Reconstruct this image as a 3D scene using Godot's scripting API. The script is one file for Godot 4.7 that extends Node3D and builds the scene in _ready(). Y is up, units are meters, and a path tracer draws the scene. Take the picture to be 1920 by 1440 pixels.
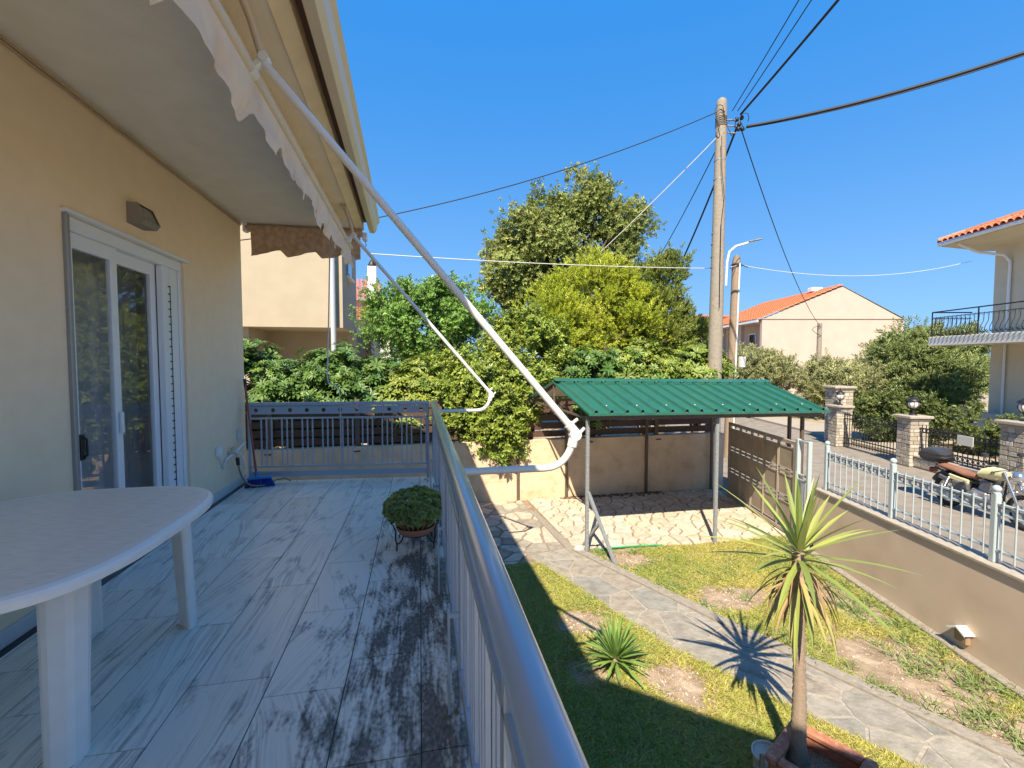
extends Node3D

# ---------------------------------------------------------------- mesh builder
class MB:
	var V := PackedVector3Array()
	var N := PackedVector3Array()
	var U := PackedVector2Array()
	var C := PackedColorArray()
	var I := PackedInt32Array()
	var col := Color.WHITE
	var xf := Transform3D.IDENTITY
	func vert(p: Vector3, n: Vector3, uv := Vector2.ZERO) -> int:
		V.append(xf * p); N.append((xf.basis * n).normalized()); U.append(uv); C.append(col)
		return V.size() - 1
	func tri_i(a: int, b: int, c: int) -> void:      # counter-clockwise seen from outside
		I.append(a); I.append(c); I.append(b)
	func tri(a: Vector3, b: Vector3, c: Vector3) -> void:
		var n := (b - a).cross(c - a)
		if n.length_squared() < 1e-14: return
		n = n.normalized()
		tri_i(vert(a, n), vert(b, n), vert(c, n))
	func quad(a: Vector3, b: Vector3, c: Vector3, d: Vector3, ua := Vector2(0, 0), ub := Vector2(1, 0), uc := Vector2(1, 1), ud := Vector2(0, 1)) -> void:
		var n := (c - a).cross(d - b)
		if n.length_squared() < 1e-14: return
		n = n.normalized()
		var i := vert(a, n, ua); var j := vert(b, n, ub); var k := vert(c, n, uc); var l := vert(d, n, ud)
		tri_i(i, j, k); tri_i(i, k, l)
	func box(c: Vector3, s: Vector3, b := Basis.IDENTITY) -> void:
		var h := s * 0.5
		var p: Array[Vector3] = []
		for k in 8:
			p.append(c + b * Vector3(h.x if k & 1 else -h.x, h.y if k & 2 else -h.y, h.z if k & 4 else -h.z))
		quad(p[1], p[3], p[7], p[5]); quad(p[0], p[4], p[6], p[2])
		quad(p[2], p[6], p[7], p[3]); quad(p[0], p[1], p[5], p[4])
		quad(p[4], p[5], p[7], p[6]); quad(p[0], p[2], p[3], p[1])
	func span(a: Vector3, b: Vector3) -> void:       # box between two corners
		box((a + b) * 0.5, (b - a).abs())
	func cbox(c: Vector3, s: Vector3, bev: float, b := Basis.IDENTITY) -> void:   # box with chamfered edges
		var h := s * 0.5
		var f := func(sx: float, sy: float, sz: float, ax: int) -> Vector3:
			var e := Vector3(bev, bev, bev); e[ax] = 0.0
			return c + b * Vector3(sx * (h.x - e.x), sy * (h.y - e.y), sz * (h.z - e.z))
		for sg: float in [-1.0, 1.0]:
			for ax in 3:
				var p: Array[Vector3] = []
				for q: Array in [[-1.0, -1.0], [1.0, -1.0], [1.0, 1.0], [-1.0, 1.0]]:
					var v := Vector3.ZERO; v[ax] = sg; v[(ax + 1) % 3] = q[0]; v[(ax + 2) % 3] = q[1]
					p.append(f.call(v.x, v.y, v.z, ax))
				if sg > 0: quad(p[0], p[1], p[2], p[3])
				else: quad(p[3], p[2], p[1], p[0])
		for ax in 3:                                    # edges along ax
			var a1 := (ax + 1) % 3; var a2 := (ax + 2) % 3
			for s1: float in [-1.0, 1.0]:
				for s2: float in [-1.0, 1.0]:
					var v0 := Vector3.ZERO; v0[ax] = -1; v0[a1] = s1; v0[a2] = s2
					var v1 := v0; v1[ax] = 1
					var q0: Vector3 = f.call(v0.x, v0.y, v0.z, a1); var q1: Vector3 = f.call(v1.x, v1.y, v1.z, a1)
					var q2: Vector3 = f.call(v1.x, v1.y, v1.z, a2); var q3: Vector3 = f.call(v0.x, v0.y, v0.z, a2)
					if s1 * s2 > 0: quad(q0, q3, q2, q1)
					else: quad(q0, q1, q2, q3)
		for k in 8:
			var sx := 1.0 if k & 1 else -1.0; var sy := 1.0 if k & 2 else -1.0; var sz := 1.0 if k & 4 else -1.0
			var a: Vector3 = f.call(sx, sy, sz, 0); var bb: Vector3 = f.call(sx, sy, sz, 1); var cc: Vector3 = f.call(sx, sy, sz, 2)
			if sx * sy * sz > 0: tri(a, bb, cc)
			else: tri(a, cc, bb)
	func tube(path: Array, r: Variant, seg := 8, caps := true, flat := 1.0) -> void:
		var n := path.size()
		var t0: Vector3 = (path[1] - path[0]).normalized()
		var ref := Vector3.UP if absf(t0.y) < 0.9 else Vector3.RIGHT
		var side := t0.cross(ref).normalized()
		var rings: Array = []
		for i in n:
			var t: Vector3
			if i == 0: t = t0
			elif i == n - 1: t = (path[i] - path[i - 1]).normalized()
			else: t = ((path[i + 1] - path[i]).normalized() + (path[i] - path[i - 1]).normalized()).normalized()
			side = (side - t * side.dot(t)).normalized()
			var up := side.cross(t).normalized()
			var rr: float = r[i] if r is Array else r
			var ids := PackedInt32Array()
			for k in seg + 1:
				var a := TAU * k / seg
				var d := side * cos(a) + up * sin(a) * flat
				ids.append(vert(path[i] + d * rr, (side * cos(a) * flat + up * sin(a)).normalized(), Vector2(float(k) / seg, i)))
			rings.append(ids)
		for i in n - 1:
			for k in seg:
				var a0: int = rings[i][k]; var a1: int = rings[i][k + 1]; var b0: int = rings[i + 1][k]; var b1: int = rings[i + 1][k + 1]
				tri_i(a0, b0, b1); tri_i(a0, b1, a1)
		if caps:
			for e in 2:
				var i: int = 0 if e == 0 else n - 1
				var nn: Vector3 = -t0 if e == 0 else (path[n - 1] - path[n - 2]).normalized()
				var c := vert(path[i], nn)
				var last := -1
				for k in seg + 1:
					var w := V[rings[i][k]]
					V.append(w); N.append((xf.basis * nn).normalized()); U.append(Vector2.ZERO); C.append(col)
					var cur := V.size() - 1
					if last >= 0:
						if e == 0: tri_i(c, last, cur)
						else: tri_i(c, cur, last)
					last = cur
	func lathe(c: Vector3, prof: Array, seg := 16, b := Basis.IDENTITY) -> void:   # prof: Vector2(radius, height), from bottom to top outside
		for i in prof.size() - 1:
			var p0: Vector2 = prof[i]; var p1: Vector2 = prof[i + 1]
			var d := p1 - p0
			var nn := Vector2(d.y, -d.x).normalized()
			var la := -1; var lb := -1
			for k in seg + 1:
				var a := TAU * k / seg
				var rd := Vector3(cos(a), 0, -sin(a))
				var nr := b * (rd * nn.x + Vector3.UP * nn.y)
				var ia := vert(c + b * (rd * p0.x + Vector3.UP * p0.y), nr)
				var ib := vert(c + b * (rd * p1.x + Vector3.UP * p1.y), nr)
				if la >= 0:
					tri_i(la, ia, ib); tri_i(la, ib, lb)
				la = ia; lb = ib
	func ball(c: Vector3, r: Vector3, seg := 12) -> void:
		var rows: Array = []
		var hs := seg / 2
		for i in hs + 1:
			var th := PI * i / hs
			var ids := PackedInt32Array()
			for k in seg + 1:
				var a := TAU * k / seg
				var d := Vector3(sin(th) * cos(a), cos(th), -sin(th) * sin(a))
				ids.append(vert(c + d * r, (d / r).normalized()))
			rows.append(ids)
		for i in hs:
			for k in seg:
				var a0: int = rows[i][k]; var a1: int = rows[i][k + 1]; var b0: int = rows[i + 1][k]; var b1: int = rows[i + 1][k + 1]
				tri_i(a0, b0, b1); tri_i(a0, b1, a1)
	func prism(poly: PackedVector2Array, y0: float, y1: float, bottom := true, inset := 0.0) -> void:   # poly in x, z
		if Geometry2D.is_polygon_clockwise(poly): poly.reverse()
		var top := poly
		if inset > 0.0:
			var o := Geometry2D.offset_polygon(poly, -inset)
			if o.size() == 1 and o[0].size() == poly.size():
				top = o[0]
				var bi := 0; var bd := 1e9
				for q in top.size():
					if top[q].distance_to(poly[0]) < bd: bd = top[q].distance_to(poly[0]); bi = q
				var tt := PackedVector2Array()
				for q in top.size(): tt.append(top[(bi + q) % top.size()])
				top = tt
		var idx := Geometry2D.triangulate_polygon(top)
		for k in range(0, idx.size(), 3):
			var a := top[idx[k]]; var b := top[idx[k + 1]]; var c := top[idx[k + 2]]
			if (b - a).cross(c - a) > 0: var t := b; b = c; c = t
			var ia := vert(Vector3(a.x, y1, a.y), Vector3.UP, a); var ib := vert(Vector3(b.x, y1, b.y), Vector3.UP, b); var ic := vert(Vector3(c.x, y1, c.y), Vector3.UP, c)
			tri_i(ia, ib, ic)
			if bottom:
				var ja := vert(Vector3(a.x, y0, a.y), Vector3.DOWN, a); var jb := vert(Vector3(b.x, y0, b.y), Vector3.DOWN, b); var jc := vert(Vector3(c.x, y0, c.y), Vector3.DOWN, c)
				tri_i(ja, jc, jb)
		for k in poly.size():
			var a := poly[k]; var b := poly[(k + 1) % poly.size()]
			var at := top[k]; var bt := top[(k + 1) % poly.size()]
			quad(Vector3(b.x, y0, b.y), Vector3(a.x, y0, a.y), Vector3(at.x, y1, at.y), Vector3(bt.x, y1, bt.y))
	func mesh() -> ArrayMesh:
		var a := []
		a.resize(Mesh.ARRAY_MAX)
		a[Mesh.ARRAY_VERTEX] = V; a[Mesh.ARRAY_NORMAL] = N; a[Mesh.ARRAY_TEX_UV] = U; a[Mesh.ARRAY_COLOR] = C; a[Mesh.ARRAY_INDEX] = I
		var m := ArrayMesh.new()
		m.add_surface_from_arrays(Mesh.PRIMITIVE_TRIANGLES, a)
		return m

# ---------------------------------------------------------------- nodes
var used := {}
var base_of := {}
func numbered(owner_key: String, called: String) -> String:
	var k := owner_key + "/" + called
	var n: int = used.get(k, 0)
	used[k] = n + 1
	return called if n == 0 else "%s_%03d" % [called, n]
func thing(called: String, label: String, category: String, at := Vector3.ZERO, group := "") -> Node3D:
	var o := Node3D.new()
	o.name = numbered("", called)
	add_child(o, true)
	o.position = at
	base_of[o] = at
	o.set_meta("label", label); o.set_meta("category", category)
	if group != "": o.set_meta("group", group)
	return o
func part(parent: Node, called: String, shape: Variant, m: Material, at := Transform3D.IDENTITY) -> MeshInstance3D:
	var o := MeshInstance3D.new()
	o.name = numbered(str(parent.get_instance_id()), called)
	o.mesh = shape.mesh() if shape is MB else shape
	o.material_override = m
	parent.add_child(o, true)
	var b: Vector3 = base_of.get(parent, Vector3.ZERO)
	o.transform = Transform3D(at.basis, at.origin - b)
	base_of[o] = at.origin
	return o
func solo(called: String, label: String, category: String, shape: Variant, m: Material, group := "") -> MeshInstance3D:
	var o := MeshInstance3D.new()
	o.name = numbered("", called)
	o.mesh = shape.mesh() if shape is MB else shape
	o.material_override = m
	add_child(o, true)
	base_of[o] = Vector3.ZERO
	o.set_meta("label", label); o.set_meta("category", category)
	if group != "": o.set_meta("group", group)
	return o
func setting(called: String, shape: Variant, m: Material, label: String) -> MeshInstance3D:
	var o := solo(called, label, called.split("_")[-1], shape, m)
	o.set_meta("kind", "structure")
	return o
func copies(parent: Node, called: String, m: Mesh, mt: Material, buf: PackedFloat32Array) -> MultiMeshInstance3D:
	var mm := MultiMesh.new()
	mm.transform_format = MultiMesh.TRANSFORM_3D
	mm.use_colors = true
	mm.mesh = m
	mm.instance_count = buf.size() / 16
	mm.buffer = buf
	var o := MultiMeshInstance3D.new()
	o.name = numbered(str(parent.get_instance_id()) if parent != self else "", called)
	o.multimesh = mm
	o.material_override = mt
	parent.add_child(o, true)
	o.position = -base_of.get(parent, Vector3.ZERO)
	o.set_meta("kind", "stuff")
	return o
func put(buf: PackedFloat32Array, b: Basis, p: Vector3, c: Color) -> void:
	buf.append_array(PackedFloat32Array([b.x.x, b.y.x, b.z.x, p.x, b.x.y, b.y.y, b.z.y, p.y, b.x.z, b.y.z, b.z.z, p.z, c.r, c.g, c.b, 1.0]))

# ---------------------------------------------------------------- materials
func lin(r: float, g: float, b: float) -> Color:
	return Color(r, g, b).linear_to_srgb()
func mat(c: Color, rough := 0.8, metal := 0.0) -> StandardMaterial3D:
	var m := StandardMaterial3D.new()
	m.albedo_color = c; m.roughness = rough; m.metallic = metal
	return m
func fnl(sd: int, freq: float, oct := 4) -> FastNoiseLite:
	var n := FastNoiseLite.new()
	n.seed = sd; n.frequency = freq; n.noise_type = FastNoiseLite.TYPE_SIMPLEX_SMOOTH
	n.fractal_type = FastNoiseLite.FRACTAL_FBM; n.fractal_octaves = oct
	return n
func noise_tex(sd: int, freq: float, oct: int, stops: Array, size := 512) -> ImageTexture:   # stops: [position, Color linear] ...
	var src := fnl(sd, freq, oct).get_seamless_image(size, size)
	src.convert(Image.FORMAT_L8)
	var d := src.get_data()
	var lut := PackedByteArray()
	for v in 256:
		var t := v / 255.0
		var c: Color = stops[0][1]
		for k in stops.size() - 1:
			var a: float = stops[k][0]; var b: float = stops[k + 1][0]
			if t >= a: c = (stops[k][1] as Color).lerp(stops[k + 1][1], clampf((t - a) / (b - a), 0, 1))
		c = c.linear_to_srgb()
		lut.append(int(clampf(c.r, 0, 1) * 255)); lut.append(int(clampf(c.g, 0, 1) * 255)); lut.append(int(clampf(c.b, 0, 1) * 255))
	var o := PackedByteArray()
	o.resize(size * size * 3)
	for i in size * size:
		var v := d[i] * 3
		o[i * 3] = lut[v]; o[i * 3 + 1] = lut[v + 1]; o[i * 3 + 2] = lut[v + 2]
	var im := Image.create_from_data(size, size, false, Image.FORMAT_RGB8, o)
	return ImageTexture.create_from_image(im)
var bumps := {}
func bump_tex(sd: int, freq: float, oct: int) -> ImageTexture:
	var k := "%d_%f_%d" % [sd, freq, oct]
	if not bumps.has(k):
		var im := fnl(sd, freq, oct).get_seamless_image(512, 512)
		im.convert(Image.FORMAT_L8)
		bumps[k] = ImageTexture.create_from_image(im)
	return bumps[k]
func tri_mat(tex: Texture2D, metres: float, rough := 0.85, bump: Texture2D = null, cm := 0.0) -> StandardMaterial3D:
	var m := mat(Color.WHITE, rough)
	m.albedo_texture = tex
	m.uv1_triplanar = true; m.uv1_world_triplanar = true
	m.uv1_scale = Vector3.ONE / metres
	if bump:
		m.heightmap_enabled = true; m.heightmap_texture = bump; m.heightmap_scale = cm
	return m
func leaf_mat(rough := 0.45, through := 0.6) -> StandardMaterial3D:
	var m := mat(Color.WHITE, rough)
	m.vertex_color_use_as_albedo = true
	m.cull_mode = BaseMaterial3D.CULL_DISABLED
	m.backlight_enabled = true; m.backlight = Color(through, through, through * 0.6)
	return m
func glossy(c: Color, rough: float, coat := 0.6, coat_rough := 0.15) -> StandardMaterial3D:
	var m := mat(c, rough)
	m.clearcoat_enabled = true; m.clearcoat = coat; m.clearcoat_roughness = coat_rough
	return m

var M := {}
func make_materials() -> void:
	M.wall = tri_mat(noise_tex(3, 0.012, 5, [[0.0, Color(0.82, 0.645, 0.43)], [0.5, Color(0.845, 0.67, 0.455)], [1.0, Color(0.87, 0.70, 0.48)]]), 2.6, 0.9, bump_tex(5, 0.2, 3), 0.10)
	M.wall.uv1_scale = Vector3.ONE / 1.3
	M.soffit = tri_mat(noise_tex(7, 0.01, 5, [[0.0, Color(0.79, 0.73, 0.60)], [1.0, Color(0.86, 0.80, 0.68)]]), 1.7, 0.9, bump_tex(5, 0.12, 3), 0.2)
	M.eave = tri_mat(noise_tex(8, 0.012, 5, [[0.0, Color(0.721, 0.594, 0.392)], [1.0, Color(0.848, 0.731, 0.53)]]), 1.4, 0.7)
	M.fascia = mat(lin(0.20, 0.11, 0.06), 0.7)
	M.gutter = glossy(lin(0.66, 0.56, 0.39), 0.45, 0.3, 0.3)
	M.white = mat(lin(0.78, 0.78, 0.77), 0.4)
	M.white_paint = glossy(lin(0.70, 0.69, 0.65), 0.35, 0.4, 0.2)
	M.alu = glossy(lin(0.76, 0.77, 0.78), 0.35, 0.3, 0.2)
	M.grey_metal = mat(lin(0.30, 0.30, 0.29), 0.45, 0.3)
	M.black = mat(lin(0.015, 0.015, 0.016), 0.5)
	M.rail = glossy(lin(0.36, 0.43, 0.52), 0.3, 0.8, 0.12)
	M.plate = mat(lin(0.30, 0.35, 0.40), 0.5)
	M.fence = glossy(lin(0.38, 0.44, 0.455), 0.4, 0.3, 0.2)
	M.canvas = tri_mat(noise_tex(11, 0.01, 4, [[0.0, Color(0.62, 0.46, 0.32)], [0.45, Color(0.76, 0.60, 0.44)], [1.0, Color(0.80, 0.66, 0.50)]]), 1.9, 0.95)
	M.canvas.backlight_enabled = true; M.canvas.backlight = Color(0.35, 0.3, 0.22)
	M.canvas_brown = tri_mat(noise_tex(12, 0.02, 5, [[0.0, Color(0.405, 0.27, 0.162)], [1.0, Color(0.675, 0.486, 0.338)]]), 0.9, 0.95)
	M.canvas_brown.backlight_enabled = true; M.canvas_brown.backlight = Color(0.3, 0.22, 0.15)
	M.plastic = tri_mat(noise_tex(13, 0.03, 5, [[0.0, Color(0.68, 0.60, 0.50)], [0.45, Color(0.82, 0.765, 0.67)], [1.0, Color(0.87, 0.825, 0.74)]]), 0.8, 0.42)
	M.plastic.uv1_scale = Vector3(0.7, 1.0, 5.0)
	M.plastic_plain = tri_mat(noise_tex(14, 0.02, 5, [[0.0, Color(0.79, 0.76, 0.70)], [1.0, Color(0.85, 0.82, 0.77)]]), 0.8, 0.4)
	M.concrete_wall = tri_mat(noise_tex(15, 0.008, 6, [[0.0, Color(0.47, 0.345, 0.22)], [0.3, Color(0.60, 0.455, 0.305)], [0.6, Color(0.66, 0.505, 0.345)], [1.0, Color(0.70, 0.545, 0.385)]]), 2.2, 0.95, bump_tex(9, 0.03, 5), 0.8)
	M.brown_wall = tri_mat(noise_tex(16, 0.006, 6, [[0.0, Color(0.504, 0.389, 0.284)], [0.5, Color(0.588, 0.462, 0.336)], [1.0, Color(0.63, 0.504, 0.378)]]), 2.8, 0.9)
	M.coping = tri_mat(noise_tex(17, 0.02, 5, [[0.0, Color(0.299, 0.26, 0.208)], [1.0, Color(0.404, 0.358, 0.293)]]), 1.1, 0.9)
	M.kerb = tri_mat(noise_tex(18, 0.02, 6, [[0.0, Color(0.21, 0.189, 0.154)], [1.0, Color(0.322, 0.287, 0.238)]]), 0.9, 0.95, bump_tex(9, 0.03, 5), 0.5)
	M.slat = tri_mat(noise_tex(19, 0.03, 5, [[0.0, Color(0.05, 0.028, 0.018)], [1.0, Color(0.11, 0.06, 0.04)]]), 0.7, 0.7)
	M.rust = tri_mat(noise_tex(20, 0.03, 5, [[0.0, Color(0.06, 0.04, 0.025)], [0.6, Color(0.12, 0.09, 0.07)], [1.0, Color(0.2, 0.15, 0.1)]]), 0.5, 0.6)
	M.galv = tri_mat(noise_tex(21, 0.03, 5, [[0.0, Color(0.13, 0.14, 0.15)], [1.0, Color(0.32, 0.34, 0.35)]]), 0.5, 0.45)
	M.green_roof = glossy(lin(0.020, 0.120, 0.080), 0.45, 0.25, 0.3)
	M.green_roof.albedo_texture = noise_tex(22, 0.012, 6, [[0.0, Color(0.62, 0.66, 0.66)], [0.4, Color(0.9, 0.92, 0.92)], [1.0, Color(1, 1, 1)]])
	M.green_roof.uv1_triplanar = true; M.green_roof.uv1_world_triplanar = true; M.green_roof.uv1_scale = Vector3.ONE / 1.7
	M.roof_under = mat(lin(0.45, 0.44, 0.40), 0.6)
	M.gate = tri_mat(noise_tex(23, 0.01, 5, [[0.0, Color(0.283, 0.241, 0.189)], [1.0, Color(0.389, 0.336, 0.273)]]), 1.5, 0.55)
	M.pole = tri_mat(noise_tex(24, 0.02, 6, [[0.0, Color(0.206, 0.178, 0.143)], [0.5, Color(0.275, 0.241, 0.194)], [1.0, Color(0.315, 0.281, 0.235)]]), 1.2, 0.95, bump_tex(9, 0.03, 5), 0.4)
	M.wood = tri_mat(noise_tex(25, 0.03, 5, [[0.0, Color(0.17, 0.12, 0.08)], [1.0, Color(0.36, 0.28, 0.21)]]), 0.6, 0.9)
	M.wood.uv1_scale = Vector3(4, 0.7, 4)
	M.bark = tri_mat(noise_tex(26, 0.04, 5, [[0.0, Color(0.07, 0.05, 0.035)], [1.0, Color(0.20, 0.16, 0.12)]]), 0.6, 0.95, bump_tex(9, 0.03, 5), 1.5)
	M.palm_bark = tri_mat(noise_tex(27, 0.03, 5, [[0.0, Color(0.22, 0.16, 0.11)], [1.0, Color(0.46, 0.36, 0.27)]]), 0.25, 0.95, bump_tex(9, 0.03, 5), 0.6)
	M.palm_bark.uv1_scale = Vector3(3, 14, 3)
	M.terracotta = tri_mat(noise_tex(28, 0.02, 5, [[0.0, Color(0.30, 0.11, 0.06)], [0.6, Color(0.42, 0.17, 0.10)], [1.0, Color(0.55, 0.34, 0.25)]]), 0.6, 0.85)
	M.tile_red = [mat(lin(0.46, 0.13, 0.055), 0.8), mat(lin(0.52, 0.17, 0.075), 0.8), mat(lin(0.40, 0.11, 0.05), 0.8), mat(lin(0.55, 0.22, 0.11), 0.8)]
	M.roof_red = tri_mat(noise_tex(29, 0.03, 6, [[0.0, Color(0.36, 0.09, 0.04)], [0.5, Color(0.50, 0.15, 0.065)], [1.0, Color(0.58, 0.21, 0.10)]]), 3.0, 0.85)
	M.cream = tri_mat(noise_tex(30, 0.008, 5, [[0.0, Color(0.38, 0.325, 0.235)], [1.0, Color(0.42, 0.365, 0.27)]]), 4.0, 0.9)
	M.pink = tri_mat(noise_tex(31, 0.008, 5, [[0.0, Color(0.47, 0.37, 0.315)], [1.0, Color(0.525, 0.42, 0.36)]]), 5.0, 0.9)
	M.house_wall = tri_mat(noise_tex(32, 0.008, 5, [[0.0, Color(0.589, 0.507, 0.365)], [1.0, Color(0.67, 0.589, 0.436)]]), 4.0, 0.9)
	M.iron = mat(lin(0.02, 0.02, 0.022), 0.5, 0.2)
	M.pane = mat(Color(0.92, 0.96, 0.95, 0.06), 0.0)
	M.pane.transparency = BaseMaterial3D.TRANSPARENCY_ALPHA
	M.dark_glass = glossy(lin(0.03, 0.035, 0.04), 0.08, 0.6, 0.03)
	M.cable = mat(lin(0.012, 0.012, 0.016), 0.6)
	M.cable_white = mat(lin(0.62, 0.62, 0.60), 0.6)
	M.soil_pot = tri_mat(noise_tex(33, 0.05, 5, [[0.0, Color(0.16, 0.10, 0.06)], [1.0, Color(0.40, 0.28, 0.18)]]), 0.4, 1.0, bump_tex(9, 0.03, 5), 1.5)
	M.street = tri_mat(noise_tex(34, 0.015, 6, [[0.0, Color(0.172, 0.149, 0.123)], [0.5, Color(0.229, 0.201, 0.166)], [1.0, Color(0.27, 0.235, 0.201)]]), 3.7, 0.95, bump_tex(9, 0.03, 5), 0.6)
	M.grout = tri_mat(noise_tex(35, 0.03, 6, [[0.0, Color(0.16, 0.12, 0.085)], [1.0, Color(0.33, 0.27, 0.20)]]), 0.8, 1.0, bump_tex(9, 0.03, 5), 0.8)
	M.stone_grout = tri_mat(noise_tex(36, 0.03, 6, [[0.0, Color(0.24, 0.215, 0.175)], [1.0, Color(0.40, 0.36, 0.30)]]), 0.8, 1.0, bump_tex(9, 0.03, 5), 0.6)
	M.pave = []
	for c: Array in [[0.54, 0.455, 0.35], [0.60, 0.525, 0.42], [0.48, 0.405, 0.32], [0.555, 0.45, 0.335], [0.51, 0.455, 0.375]]:
		var a := Color(c[0], c[1], c[2])
		M.pave.append(tri_mat(noise_tex(40 + M.pave.size(), 0.02, 6, [[0.0, a * 0.72], [0.5, a * 0.95], [1.0, a * 1.1]], 256), 0.7, 0.85, bump_tex(9, 0.03, 5), 0.4))
	M.flag = []
	for c: Array in [[0.27, 0.25, 0.21], [0.30, 0.275, 0.23], [0.245, 0.235, 0.205], [0.29, 0.255, 0.205]]:
		var a := Color(c[0], c[1], c[2])
		M.flag.append(tri_mat(noise_tex(50 + M.flag.size(), 0.018, 6, [[0.0, a * 0.66], [0.5, a * 0.95], [1.0, a * 1.15]], 256), 0.9, 0.85, bump_tex(9, 0.03, 5), 0.5))
	M.soil = tri_mat(noise_tex(60, 0.012, 7, [[0.0, Color(0.16, 0.115, 0.075)], [0.4, Color(0.26, 0.195, 0.135)], [0.7, Color(0.32, 0.245, 0.175)], [1.0, Color(0.41, 0.33, 0.245)]]), 1.9, 1.0, bump_tex(9, 0.03, 5), 1.8)
	M.land = tri_mat(noise_tex(61, 0.01, 6, [[0.0, Color(0.20, 0.17, 0.10)], [0.5, Color(0.34, 0.28, 0.19)], [1.0, Color(0.44, 0.37, 0.26)]]), 14.0, 1.0)
	M.leaf = leaf_mat()
	M.leaf_soft = leaf_mat(0.6, 0.6)
	M.grass = leaf_mat(0.6, 0.45)
	M.pillar_stone = []
	for c: Array in [[0.45, 0.405, 0.33], [0.39, 0.34, 0.265], [0.50, 0.46, 0.39], [0.35, 0.31, 0.25]]:
		var a := Color(c[0], c[1], c[2])
		M.pillar_stone.append(tri_mat(noise_tex(70 + M.pillar_stone.size(), 0.03, 5, [[0.0, a * 0.75], [1.0, a * 1.08]], 256), 0.6, 0.95, bump_tex(9, 0.03, 5), 1.0))
	M.mortar = mat(lin(0.34, 0.30, 0.25), 1.0)
	M.crumb = mat(Color.WHITE, 0.95)
	M.crumb.vertex_color_use_as_albedo = true

# ---------------------------------------------------------------- foliage
func kite(mb: MB, base: Vector3, dir: Vector3, nrm: Vector3, length: float, width: float, fold := 0.25, droop := 0.15) -> void:
	var side := dir.cross(nrm).normalized()
	var mid := base + dir * length * 0.45
	var tip := base + dir * length - nrm * length * droop
	var l := mid + side * width * 0.5 + nrm * width * fold
	var r := mid - side * width * 0.5 + nrm * width * fold
	mb.tri(base, r, tip); mb.tri(base, tip, l)
func sprig(sd: int, n: int, leaf: float, width: float, open := 0.9) -> ArrayMesh:    # a twig of unit length along y with n leaves
	var rng := RandomNumberGenerator.new(); rng.seed = sd
	var mb := MB.new()
	for k in n:
		var t := (k + 0.5) / n
		var a := k * 2.39996 + rng.randf() * 0.6
		var d := Vector3(cos(a), 0, sin(a))
		var up := (1.0 - t) * 0.2 + t * 0.9 + rng.randf() * 0.3
		var dir := (d * open + Vector3.UP * up).normalized()
		var nrm := (Vector3.UP * open - d * up + Vector3(rng.randf() - 0.5, rng.randf() - 0.5, rng.randf() - 0.5) * 0.7).normalized()
		nrm = (nrm - dir * nrm.dot(dir)).normalized()
		var g := 0.75 + rng.randf() * 0.5
		mb.col = Color(g, g, g)
		kite(mb, Vector3(0, t * 0.7, 0), dir, nrm, leaf * (0.75 + rng.randf() * 0.5), width, 0.2, 0.15)
	return mb.mesh()
func palmate(sd: int, n: int, edge: Color) -> ArrayMesh:       # leaflets spread like fingers round the end of a stalk
	var rng := RandomNumberGenerator.new(); rng.seed = sd
	var mb := MB.new()
	for k in n:
		var a := TAU * (k + rng.randf() * 0.3) / n
		var dir := Vector3(cos(a), 0.15 + rng.randf() * 0.25, sin(a)).normalized()
		var nrm := Vector3(-dir.x * dir.y, 1.0, -dir.z * dir.y).normalized()
		var ln := 0.85 + rng.randf() * 0.3
		var side := dir.cross(nrm).normalized()
		var w := 0.34
		var b := dir * 0.12
		var m1 := b + dir * ln * 0.4; var m2 := b + dir * ln * 0.78 - nrm * 0.05
		var tip := b + dir * ln - nrm * 0.16
		var g := 0.8 + rng.randf() * 0.4
		var inner := Color(g, g, g)
		var outer := Color(g * edge.r, g * edge.g, g * edge.b)
		for s: float in [-1.0, 1.0]:
			var e1 := m1 + side * w * 0.5 * s + nrm * 0.05; var e2 := m2 + side * w * 0.42 * s + nrm * 0.03
			var nn := (nrm - side * s * 0.25).normalized()
			mb.col = inner
			var i0 := mb.vert(b, nn); var i1 := mb.vert(m1, nn); var i2 := mb.vert(m2, nn)
			mb.col = outer
			var j1 := mb.vert(e1, nn); var j2 := mb.vert(e2, nn); var j3 := mb.vert(tip, nn)
			if s > 0:
				mb.tri_i(i0, j1, i1); mb.tri_i(i1, j2, i2); mb.tri_i(i1, j1, j2); mb.tri_i(i2, j2, j3)
			else:
				mb.tri_i(i0, i1, j1); mb.tri_i(i1, i2, j2); mb.tri_i(i1, j2, j1); mb.tri_i(i2, j3, j2)
	return mb.mesh()
func rdir(rng: RandomNumberGenerator) -> Vector3:
	var z := rng.randf() * 2.0 - 1.0
	var a := rng.randf() * TAU
	var r := sqrt(1.0 - z * z)
	return Vector3(r * cos(a), z, r * sin(a))
func along(d: Vector3, rng: RandomNumberGenerator) -> Basis:    # y along d, turned at random about it
	var s := d.cross(rdir(rng)).normalized()
	return Basis(s, d, s.cross(d))
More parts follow.
